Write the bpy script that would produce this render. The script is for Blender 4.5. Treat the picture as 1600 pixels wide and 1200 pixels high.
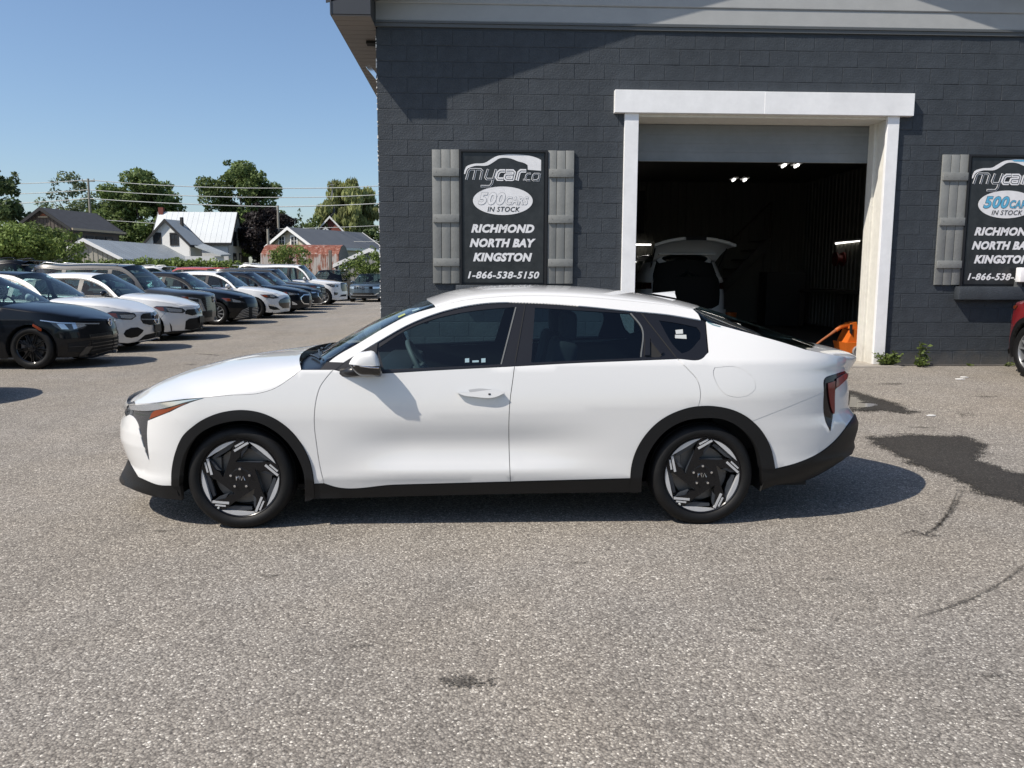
import bpy, bmesh, math, random
import numpy as np
from mathutils import Vector, Matrix
from mathutils.geometry import delaunay_2d_cdt
random.seed(7); RNG = np.random.default_rng(7)
for o in list(bpy.data.objects): bpy.data.objects.remove(o)
SC = bpy.context.scene; COL = SC.collection

# ------------------------------------------------------------------ camera, sky, sun, exposure
FPX = 1280.0; PITCH = math.atan(170/FPX); YAW = math.radians(2.4); ROLL = math.radians(0.2); CAMH = 1.49
cam = bpy.data.cameras.new('camera'); camo = bpy.data.objects.new('camera', cam); COL.objects.link(camo)
cam.sensor_width = 36.0; cam.lens = FPX/1600*36.0; cam.clip_start = 0.05; cam.clip_end = 3000
fw = np.array([math.sin(YAW)*math.cos(PITCH), math.cos(YAW)*math.cos(PITCH), -math.sin(PITCH)])
_r = np.array([math.cos(YAW), -math.sin(YAW), 0.]); _u = np.cross(_r, fw)
rt = _r*math.cos(ROLL)+_u*math.sin(ROLL); up = -_r*math.sin(ROLL)+_u*math.cos(ROLL)
CAMP = np.array([0, 0, CAMH])
camo.matrix_world = Matrix(((rt[0], up[0], -fw[0], 0), (rt[1], up[1], -fw[1], 0), (rt[2], up[2], -fw[2], CAMH), (0, 0, 0, 1)))
SC.camera = camo

SUN = Vector((0.79, 0.40, -1.0)).normalized()
w = bpy.data.worlds.new('World'); SC.world = w; w.use_nodes = True
nt = w.node_tree; nt.nodes.clear()
out = nt.nodes.new('ShaderNodeOutputWorld'); bg = nt.nodes.new('ShaderNodeBackground'); sky = nt.nodes.new('ShaderNodeTexSky')
sky.sky_type = 'NISHITA'; sky.sun_disc = False
sky.sun_elevation = math.asin(-SUN.z)
sky.sun_rotation = math.atan2(-SUN.x, -SUN.y)
sky.air_density = 1.0; sky.dust_density = 1.1; sky.ozone_density = 5.0; sky.altitude = 80
bg.inputs['Strength'].default_value = 0.122
tint = nt.nodes.new('ShaderNodeMix'); tint.data_type = 'RGBA'; tint.blend_type = 'MULTIPLY'; tint.inputs['Factor'].default_value = 1; tint.inputs['B'].default_value = (1.13, 1.09, 1.05, 1)
nt.links.new(sky.outputs[0], tint.inputs['A']); nt.links.new(tint.outputs['Result'], bg.inputs['Color']); nt.links.new(bg.outputs[0], out.inputs['Surface'])
sl = bpy.data.lights.new('sun', 'SUN'); slo = bpy.data.objects.new('sun', sl); COL.objects.link(slo)
sl.energy = 5.0; sl.angle = math.radians(0.53); sl.color = (1.0, 0.925, 0.82)
slo.rotation_euler = SUN.to_track_quat('-Z', 'Y').to_euler()
SC.view_settings.view_transform = 'Standard'; SC.view_settings.look = 'None'
SC.view_settings.exposure = 0.17; SC.view_settings.gamma = 1.0; SC.view_settings.use_curve_mapping = False
try:
    SC.cycles.max_bounces = 8; SC.cycles.transparent_max_bounces = 24
    SC.cycles.use_denoising = True
except Exception: pass

# ------------------------------------------------------------------ pixel rays (photo is 1600 x 1200) -> real points
def ray(px, py): return fw*FPX+rt*(px-800)-up*(py-600)
def on_z(px, py, z=0.):
    d = ray(px, py); return CAMP+d*((z-CAMH)/d[2])
def on_y(px, py, y):
    d = ray(px, py); return CAMP+d*(y/d[1])
def proj(P):
    v = np.asarray(P)-CAMP; q = v@fw; return 800+FPX*(v@rt)/q, 600-FPX*(v@up)/q

# ------------------------------------------------------------------ object helpers
def mesh_data(name, V, Fc, mats, smooth=False, normals=None, midx=None, uv=None):
    me = bpy.data.meshes.new(name)
    me.from_pydata([tuple(map(float, v)) for v in V], [], [tuple(int(i) for i in f) for f in Fc])
    if not isinstance(mats, (list, tuple)): mats = [mats]
    for m in mats: me.materials.append(m)
    if midx is not None: me.polygons.foreach_set('material_index', np.asarray(midx, dtype=np.int32))
    if smooth: me.polygons.foreach_set('use_smooth', np.ones(len(me.polygons), dtype=bool))
    me.update()
    if normals is not None: me.normals_split_custom_set_from_vertices([tuple(map(float, n)) for n in normals])
    return me
def obj(name, me, parent=None, loc=None):
    o = bpy.data.objects.new(name, me); COL.objects.link(o)
    if parent is not None: o.parent = parent
    if loc is not None: o.location = loc
    return o
def mesh(name, V, Fc, mats, parent=None, smooth=False, normals=None, midx=None, loc=None):
    return obj(name, mesh_data(name, V, Fc, mats, smooth, normals, midx), parent, loc)
def tag(o, label=None, cat=None, group=None, kind=None):
    if label: o['label'] = label
    if cat: o['category'] = cat
    if group: o['group'] = group
    if kind: o['kind'] = kind
    return o
def thing(name, label, cat, loc=(0, 0, 0), rz=0., group=None):
    o = bpy.data.objects.new(name, None); COL.objects.link(o)
    o.empty_display_size = 0.2; o.location = loc; o.rotation_euler = (0, 0, rz)
    return tag(o, label, cat, group)
def copy_tree(o, parent=None):
    c = o.copy(); COL.objects.link(c)
    if parent is not None: c.parent = parent
    for ch in list(o.children): copy_tree(ch, c)
    return c

class MB:
    """collects boxes, tubes, prisms into one mesh"""
    def __init__(s): s.V = []; s.F = []; s.M = []
    def add(s, V, F, m=0):
        n = len(s.V); s.V += [tuple(v) for v in V]; s.F += [tuple(i+n for i in f) for f in F]; s.M += [m]*len(F); return s
    def box(s, a, b, m=0, bev=0.0):
        (x0, y0, z0), (x1, y1, z1) = a, b
        if bev <= 0:
            V = [(x0, y0, z0), (x1, y0, z0), (x1, y1, z0), (x0, y1, z0), (x0, y0, z1), (x1, y0, z1), (x1, y1, z1), (x0, y1, z1)]
            return s.add(V, [(0, 3, 2, 1), (4, 5, 6, 7), (0, 1, 5, 4), (1, 2, 6, 5), (2, 3, 7, 6), (3, 0, 4, 7)], m)
        bm = bmesh.new(); bmesh.ops.create_cube(bm, size=1)
        for v in bm.verts: v.co = Vector(((x0+x1)/2+v.co.x*(x1-x0), (y0+y1)/2+v.co.y*(y1-y0), (z0+z1)/2+v.co.z*(z1-z0)))
        bmesh.ops.bevel(bm, geom=bm.edges[:], offset=bev, segments=2, affect='EDGES', profile=0.5)
        s.bm(bm, m); return s
    def bm(s, bm, m=0):
        bm.verts.index_update(); s.add([v.co[:] for v in bm.verts], [[v.index for v in f.verts] for f in bm.faces], m); bm.free()
    def tube(s, pts, r, n=8, m=0, cap=True):
        pts = [Vector(p) for p in pts]; rs = r if isinstance(r, (list, tuple)) else [r]*len(pts)
        rings = []; t0 = None; nrm = None
        for i, p in enumerate(pts):
            t = (pts[min(i+1, len(pts)-1)]-pts[max(i-1, 0)]).normalized()
            if nrm is None:
                nrm = t.orthogonal().normalized()
            else:
                nrm = (nrm-t*nrm.dot(t)).normalized()
            b = t.cross(nrm)
            rings.append([p+(nrm*math.cos(2*math.pi*k/n)+b*math.sin(2*math.pi*k/n))*rs[i] for k in range(n)])
        V = [v for q in rings for v in q]; F = []
        for i in range(len(pts)-1):
            for k in range(n):
                F.append((i*n+k, i*n+(k+1) % n, (i+1)*n+(k+1) % n, (i+1)*n+k))
        if cap: F.append(tuple(range(n-1, -1, -1))); F.append(tuple((len(pts)-1)*n+k for k in range(n)))
        return s.add(V, F, m)
    def lathe(s, prof, n=32, m=0, axis='y', c=(0, 0, 0), closed=False):
        """prof: (radius, height along axis)"""
        V = []; F = []
        for r, h in prof:
            for k in range(n):
                a = 2*math.pi*k/n; ca, sa = r*math.cos(a), r*math.sin(a)
                p = (ca, h, sa) if axis == 'y' else ((ca, sa, h) if axis == 'z' else (h, ca, sa))
                V.append((p[0]+c[0], p[1]+c[1], p[2]+c[2]))
        for i in range(len(prof)-1):
            for k in range(n): F.append((i*n+k, i*n+(k+1) % n, (i+1)*n+(k+1) % n, (i+1)*n+k))
        return s.add(V, F, m)
    def prism(s, poly, f0, f1, m=0):
        """poly 2D, f0/f1 map (a,b)->3D for the two caps"""
        n = len(poly); V = [f0(*p) for p in poly]+[f1(*p) for p in poly]
        F = [tuple(range(n-1, -1, -1)), tuple(range(n, 2*n))]+[(i, (i+1) % n, n+(i+1) % n, n+i) for i in range(n)]
        return s.add(V, F, m)
    def build(s, name, mats, parent=None, smooth=False, loc=None, sharp=None):
        me = mesh_data(name, s.V, s.F, mats, smooth, None, s.M)
        if sharp is not None:
            bm = bmesh.new(); bm.from_mesh(me)
            bmesh.ops.recalc_face_normals(bm, faces=bm.faces); bm.to_mesh(me); bm.free()
            me.polygons.foreach_set('use_smooth', np.ones(len(me.polygons), dtype=bool))
            me.set_sharp_from_angle(angle=math.radians(sharp))
        return obj(name, me, parent, loc)

def crom(pts, n):
    """centripetal-ish smooth resample of a polyline to n points"""
    P = np.asarray(pts, float)
    if len(P) == 2: return P[0]+(P[1]-P[0])*np.linspace(0, 1, n)[:, None]
    d = np.r_[0, np.cumsum(np.maximum(np.linalg.norm(np.diff(P, axis=0), axis=1), 1e-9))]
    m = np.zeros_like(P)
    for i in range(len(P)):
        if i == 0: m[i] = (P[1]-P[0])/(d[1]-d[0])
        elif i == len(P)-1: m[i] = (P[-1]-P[-2])/(d[-1]-d[-2])
        else:
            a = (P[i]-P[i-1])/(d[i]-d[i-1]); b = (P[i+1]-P[i])/(d[i+1]-d[i]); h0 = d[i]-d[i-1]; h1 = d[i+1]-d[i]
            m[i] = (a*h1+b*h0)/(h0+h1)
    u = np.linspace(0, d[-1], n); k = np.clip(np.searchsorted(d, u, 'right')-1, 0, len(P)-2)
    h = (d[k+1]-d[k]); t = (u-d[k])/h; t = t[:, None]; h = h[:, None]
    return (2*t**3-3*t**2+1)*P[k]+(t**3-2*t**2+t)*h*m[k]+(-2*t**3+3*t**2)*P[k+1]+(t**3-t**2)*h*m[k+1]
def seglen(P): return float(np.sum(np.linalg.norm(np.diff(np.asarray(P, float), axis=0), axis=1)))
def smoothpoly(segs, step):
    """closed outline from smooth segments; corners where segments meet"""
    out = []
    for i, sg in enumerate(segs):
        q = crom(sg, max(2, int(seglen(sg)/step)+1)); nxt = np.asarray(segs[(i+1) % len(segs)][0], float)
        out += list(q[:-1] if np.linalg.norm(q[-1]-nxt) < 1e-6 else q)
    return np.asarray(out)
def inside(poly, pts):
    x, y = pts[:, 0], pts[:, 1]; c = np.zeros(len(pts), bool); P = np.asarray(poly); n = len(P); j = n-1
    for i in range(n):
        xi, yi, xj, yj = P[i, 0], P[i, 1], P[j, 0], P[j, 1]
        if yi != yj: c ^= ((yi > y) != (yj > y)) & (x < (xj-xi)*(y-yi)/(yj-yi)+xi)
        j = i
    return c
def edist(poly, pts):
    P = np.asarray(poly); D = np.full(len(pts), 1e9)
    for i in range(len(P)):
        a = P[i]; b = P[(i+1) % len(P)]; ab = b-a; L = ab@ab
        if L < 1e-14: continue
        t = np.clip(((pts-a)@ab)/L, 0, 1); D = np.minimum(D, np.linalg.norm(pts-a-t[:, None]*ab, axis=1))
    return D
def fill(poly, h, holes=()):
    """triangulated fill of a 2D outline with regular interior points -> (V2, tris, nboundary)"""
    P = np.asarray(poly, float)
    a = np.roll(P, -1, 0); area = np.sum(P[:, 0]*a[:, 1]-a[:, 0]*P[:, 1])
    if area < 0: P = P[::-1]
    lo, hi = P.min(0), P.max(0)
    gx, gy = np.meshgrid(np.arange(lo[0]+h*.37, hi[0], h), np.arange(lo[1]+h*.41, hi[1], h)); G = np.c_[gx.ravel(), gy.ravel()]
    if len(G): G = G[inside(P, G)]
    if len(G): G = G[edist(P, G) > h*.45]
    hs = [np.asarray(q, float) for q in holes]
    for q in hs:
        if len(G): G = G[~inside(q, G)]
        if len(G): G = G[edist(q, G) > h*.45]
    pts = np.vstack([P]+hs+([G] if len(G) else [])); E = []; b = 0
    for q in [P]+hs:
        E += [(b+i, b+(i+1) % len(q)) for i in range(len(q))]; b += len(q)
    v, e, f, _, _, _ = delaunay_2d_cdt([Vector(p) for p in pts], E, [], 0, 1e-7)
    V = np.array([p[:] for p in v]); T = np.array([t for t in f if len(t) == 3]); c = V[T].mean(1); ok = inside(P, c)
    for q in hs: ok &= ~inside(q, c)
    return V, T[ok], P, hs

# ------------------------------------------------------------------ materials
MATS = {}
def mat(name, col, rough=.5, metal=0., coat=0., spec=.5, var=None, bump=None, emit=None, coat_r=.03, coords='Object'):
    """var=(scale, amount) mottles the colour; bump=(scale, strength)"""
    m = bpy.data.materials.new(name); m.use_nodes = True; N = m.node_tree.nodes; L = m.node_tree.links
    b = N['Principled BSDF']; b.inputs['Base Color'].default_value = (*col, 1); b.inputs['Roughness'].default_value = rough
    b.inputs['Metallic'].default_value = metal; b.inputs['Coat Weight'].default_value = coat; b.inputs['Coat Roughness'].default_value = coat_r
    b.inputs['Specular IOR Level'].default_value = spec
    if emit: b.inputs['Emission Color'].default_value = (*emit[0], 1); b.inputs['Emission Strength'].default_value = emit[1]
    if var or bump:
        tc = N.new('ShaderNodeTexCoord')
    if var:
        no = N.new('ShaderNodeTexNoise'); no.inputs['Scale'].default_value = var[0]; no.inputs['Detail'].default_value = 6; no.inputs['Roughness'].default_value = .65
        L.new(tc.outputs[coords], no.inputs['Vector'])
        mr = N.new('ShaderNodeMapRange'); mr.inputs['From Min'].default_value = .3; mr.inputs['From Max'].default_value = .7
        mr.inputs['To Min'].default_value = 1-var[1]; mr.inputs['To Max'].default_value = 1+var[1]; L.new(no.outputs['Fac'], mr.inputs['Value'])
        mx = N.new('ShaderNodeMix'); mx.data_type = 'RGBA'; mx.blend_type = 'MULTIPLY'; mx.inputs['Factor'].default_value = 1
        mx.inputs['A'].default_value = (*col, 1); L.new(mr.outputs[0], mx.inputs['B']); L.new(mx.outputs['Result'], b.inputs['Base Color'])
    if bump:
        n2 = N.new('ShaderNodeTexNoise'); n2.inputs['Scale'].default_value = bump[0]; n2.inputs['Detail'].default_value = 5; L.new(tc.outputs[coords], n2.inputs['Vector'])
        bp = N.new('ShaderNodeBump'); bp.inputs['Strength'].default_value = bump[1]; bp.inputs['Distance'].default_value = .01
        L.new(n2.outputs['Fac'], bp.inputs['Height']); L.new(bp.outputs[0], b.inputs['Normal'])
    MATS[name] = m; return m
def paint(name, col, rough=.4, spec=.5, metal=0., coat=1.): return mat(name, col, rough=rough, coat=coat, spec=spec, metal=metal)
def glass(name, tint, refl=1.0, ior=1.5):
    """thin car glass: tinted see-through sheet with a mirror-like skin"""
    m = bpy.data.materials.new(name); m.use_nodes = True; N = m.node_tree.nodes; L = m.node_tree.links; N.clear()
    o = N.new('ShaderNodeOutputMaterial'); tr = N.new('ShaderNodeBsdfTransparent'); gl = N.new('ShaderNodeBsdfGlossy'); mx = N.new('ShaderNodeMixShader'); fr = N.new('ShaderNodeFresnel')
    tr.inputs['Color'].default_value = (*tint, 1); gl.inputs['Roughness'].default_value = .01; gl.inputs['Color'].default_value = (refl, refl, refl, 1)
    ge = N.new('ShaderNodeNewGeometry'); mm = N.new('ShaderNodeMath'); mm.operation = 'MULTIPLY_ADD'; mm.inputs[1].default_value = 1/ior-ior; mm.inputs[2].default_value = ior; L.new(ge.outputs['Backfacing'], mm.inputs[0]); L.new(mm.outputs[0], fr.inputs['IOR'])
    L.new(fr.outputs[0], mx.inputs[0]); L.new(tr.outputs[0], mx.inputs[1]); L.new(gl.outputs[0], mx.inputs[2]); L.new(mx.outputs[0], o.inputs[0])
    MATS[name] = m; return m
def node(m, t): return m.node_tree.nodes.new(t)

WHITE = paint('pearl_white_paint', (.66, .655, .64), .42)
BLACKPL = mat('black_plastic', (.0065, .0065, .007), .45, spec=.3, bump=(220, .12))
GLOSSBLK = mat('gloss_black', (.008, .008, .009), .12, coat=.6)
FACET = mat('spoke_facet_sky_sheen', (.035, .04, .048), .3, spec=.5)  # blue-grey paints the sky's reflection onto the black spoke sides
SPOKE = mat('gloss_black_spokes', (.006, .006, .007), .22, spec=.35)
DARK = mat('dark_underbody', (.006, .006, .006), .8)
TRIM = mat('satin_black_trim', (.008, .008, .0095), .32)
RUBBER = mat('tyre_rubber', (.006, .006, .0063), .6, spec=.25, bump=(60, .1), var=(14, .3))
ALLOYD = mat('dull_grey_alloy', (.20, .205, .21), .35, metal=.4)
ALLOY = mat('machined_alloy', (.54, .55, .565), .32, metal=.4)
SILVER = mat('silver_wheel_paint', (.42, .43, .44), .32, metal=.6)
CHROME = mat('chrome', (.75, .76, .78), .08, metal=1.)
STEEL = mat('brake_steel', (.16, .15, .14), .5, metal=.6)
LAMP = mat('lamp_clear', (.55, .58, .62), .08, metal=.75, coat=1.)
LAMPDK = mat('lamp_smoked', (.035, .037, .042), .07, coat=1.)
AMBER = mat('amber_lens', (.20, .034, .006), .12, coat=1.)
REDL = mat('red_lens', (.17, .004, .005), .2, coat=.35, spec=.25); TAILDK = mat('smoked_tail_lens', (.012, .008, .009), .2, coat=.3, spec=.2)
REDDK = mat('dark_red_lens', (.035, .004, .005), .2, coat=.4, spec=.2)
ROSE = mat('pale_red_lens', (.24, .075, .06), .2, coat=.4, spec=.25)
SEAT = mat('seat_fabric', (.02, .02, .022), .85)
DASH = mat('dash_plastic', (.025, .025, .027), .6)
GREYINT = mat('grey_interior_trim', (.10, .105, .105), .6)
STICK = mat('white_sticker', (.42, .44, .43), .6)
STICKG = mat('green_sticker', (.32, .36, .12), .6)
STICKB = mat('pale_blue_sticker', (.22, .32, .36), .6)
GLASS = glass('tinted_side_glass', (.54, .69, .69))
GLASSP = glass('privacy_rear_glass', (.42, .57, .60))
GLASSQ = glass('dark_quarter_glass', (.10, .14, .15))
GLASSW = glass('windscreen_glass', (.50, .62, .63), ior=1.42)
# ------------------------------------------------------------------ car body surface
def sst(a, b, x):
    t = np.clip((np.asarray(x, float)-a)/(b-a), 0, 1); return t*t*(3-2*t)
def tab(xs, ys):
    xs = np.asarray(xs, float); ys = np.asarray(ys, float); return lambda z: np.interp(z, xs, ys)
class Body:
    """half car skin. local frame: x to the tail (0 = front axle), y<0 the near flank, z up. (s,z) unroll it from the nose centre round the flank to the tail centre"""
    def __init__(b, W, xa, xf, nf, xb, xr, nr, ins):
        b.W, b.xa, b.xf, b.nf, b.xb, b.xr, b.nr, b.ins = W, xa, xf, nf, xb, xr, nr, ins
        b.s1 = 1.45; b.s2 = b.s1+(xb-xa); b.s3 = b.s2+1.5
    def S(b, s, z):
        s = np.asarray(s, float); z = np.asarray(z, float); s, z = np.broadcast_arrays(s, z)
        tf = np.clip(s/b.s1, 0, 1)*math.pi/2; tr = np.clip((b.s3-s)/(b.s3-b.s2), 0, 1)*math.pi/2
        xf = b.xf(z); xr = b.xr(z)
        x = np.where(s < b.s1, b.xa-(b.xa-xf)*np.cos(tf)**(2/b.nf), np.where(s > b.s2, b.xb+(xr-b.xb)*np.cos(tr)**(2/b.nr), b.xa+s-b.s1))
        pl = np.where(s < b.s1, np.sin(tf)**(2/b.nf), np.where(s > b.s2, np.sin(tr)**(2/b.nr), 1.))
        return np.stack([x, -(b.W-b.ins(x, z))*pl, z], -1)
    def plan(b, x, z):
        tf = np.clip((b.xa-x)/(b.xa-b.xf(z)), 0, 1); tr = np.clip((x-b.xb)/(b.xr(z)-b.xb), 0, 1)
        return (1-tf**b.nf)**(1/b.nf)*(1-tr**b.nr)**(1/b.nr)
    def hw(b, x, z): return (b.W-b.ins(x, z))*b.plan(x, z)
    def s_x(b, x, z):
        x = np.asarray(x, float)
        cf = np.clip((b.xa-x)/(b.xa-b.xf(z)), 0, 1); cr = np.clip((x-b.xb)/(b.xr(z)-b.xb), 0, 1)
        tf = np.arccos(cf**(b.nf/2)); tr = np.arccos(cr**(b.nr/2))
        return np.where(x < b.xa, tf/(math.pi/2)*b.s1, np.where(x > b.xb, b.s3-tr/(math.pi/2)*(b.s3-b.s2), b.s1+x-b.xa))
    def s_y(b, y, z, front=True):
        y = np.abs(np.asarray(y, float)); s = np.full(np.broadcast(y, z).shape, .5 if front else b.s3-.5)
        for _ in range(12):
            P = b.S(s, z); x = P[..., 0]; q = np.clip(y/np.maximum(b.W-b.ins(x, z), .05), 0, .9999)
            s = np.arcsin(q**((b.nf if front else b.nr)/2))/(math.pi/2)*(b.s1 if front else b.s3-b.s2)
            if not front: s = b.s3-s
        return s
    def N(b, s, z):
        e = 1e-3; s = np.clip(s, 2e-3, b.s3-2e-3)
        a = b.S(s+e, z)-b.S(s-e, z); c = b.S(s, np.asarray(z)+e)-b.S(s, np.asarray(z)-e); n = np.cross(a, c)
        return n/np.maximum(np.linalg.norm(n, axis=-1, keepdims=True), 1e-9)
    def hit(b, px, py, org, sx=1.):
        """first point of the near flank met by the sight line through a photo pixel -> local point"""
        d = ray(px, py); y = np.linspace(-b.W-.02, 0, 480); t = (y+org[1])/d[1]
        x = sx*(CAMP[0]+d[0]*t-org[0]); z = CAMP[2]+d[2]*t-org[2]
        g = -y-np.where((x > b.xf(z)) & (x < b.xr(z)), b.hw(np.clip(x, b.xf(z)+1e-4, b.xr(z)-1e-4), z), 0.)
        k = np.argmax(g <= 0) if np.any(g <= 0) else int(np.argmin(g))
        if np.any(g <= 0) and k > 0:
            f = g[k-1]/(g[k-1]-g[k]+1e-12); yy = y[k-1]+(y[k]-y[k-1])*f
        else: yy = y[k]
        t = (yy+org[1])/d[1]; return np.array([sx*(CAMP[0]+d[0]*t-org[0]), yy, CAMP[2]+d[2]*t-org[2]])
    def px2sz(b, pts, org, sx=1.):
        o = []
        for p in pts:
            q = b.hit(p[0], p[1], org, sx); x = np.clip(q[0], b.xf(q[2])+1e-4, b.xr(q[2])-1e-4); o.append((float(b.s_x(x, q[2])), q[2]))
        return np.asarray(o)

def skin(name, B, poly, h, m, parent, off=0., inset=.002, flange=.014, holes=(), sides=(1, -1), label=None):
    """a body panel: the outline (s,z) filled, laid on the body surface, edges turned in"""
    P = np.asarray(poly, float); a = np.roll(P, -1, 0)
    if np.sum(P[:, 0]*a[:, 1]-a[:, 0]*P[:, 1]) < 0: P = P[::-1]
    if inset:
        t = np.roll(P, -1, 0)-np.roll(P, 1, 0); t /= np.maximum(np.linalg.norm(t, axis=1, keepdims=True), 1e-9); P = P+np.c_[-t[:, 1], t[:, 0]]*inset
    V2, T, P, hs = fill(P, h, holes); s = np.maximum(V2[:, 0], 0.); X = B.S(s, V2[:, 1]); Nn = B.N(s, V2[:, 1]); X = X+Nn*off
    F = [tuple(t) for t in T]; NV = list(Nn); XV = list(X)
    if flange:
        for ring in [P]+hs:
            idx = [int(np.argmin(np.sum((V2-p)**2, axis=1))) for p in ring]; base = len(XV)
            for i in idx: XV.append(X[i]-Nn[i]*flange); NV.append(Nn[i])
            n = len(idx)
            for i in range(n):
                j = (i+1) % n
                if idx[i] != idx[j]: F.append((idx[j], idx[i], base+i, base+j))
    XV = np.array(XV); NV = np.array(NV); res = []
    for sd in sides:
        V = XV.copy(); Q = NV.copy(); FF = F
        if sd < 0: V[:, 1] *= -1; Q[:, 1] *= -1; FF = [f[::-1] for f in F]
        o = mesh(name, V, FF, m, parent, True, Q); res.append(o)
        if label: o['label'] = label
    return res if len(res) > 1 else res[0]

def cloth(name, rows, m, parent, smooth=True, closed=False, flip=False, two=False):
    """grid surface from rows of points"""
    R = np.asarray(rows, float); n, k = R.shape[:2]; F = []
    for i in range(n-1):
        for j in range(k-1 if not closed else k):
            q = (i*k+j, i*k+(j+1) % k, (i+1)*k+(j+1) % k, (i+1)*k+j); F.append(q[::-1] if flip else q)
    return mesh(name, R.reshape(-1, 3), F, m, parent, smooth)
def span(E, C, e=2.0, nu=14, ex=2.0, lin=False):
    """full-width top surface between a flank edge E (y<0) and the centre line C, mirrored: rows of points"""
    rows = []
    for a, c in zip(E, C):
        u = 1-np.cos(np.linspace(0, math.pi/2, nu)) if not lin else np.linspace(0, 1, nu)
        g = (1-(1-u)**e)**(1/e) if e > 0 else u; hx = 1-(1-u)**ex
        half = np.stack([a[0]+(c[0]-a[0])*hx, a[1]*(1-u), a[2]+(c[2]-a[2])*g], -1)
        oth = half[:-1][::-1].copy(); oth[:, 1] *= -1; rows.append(np.vstack([half, oth]))
    return rows

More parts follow.
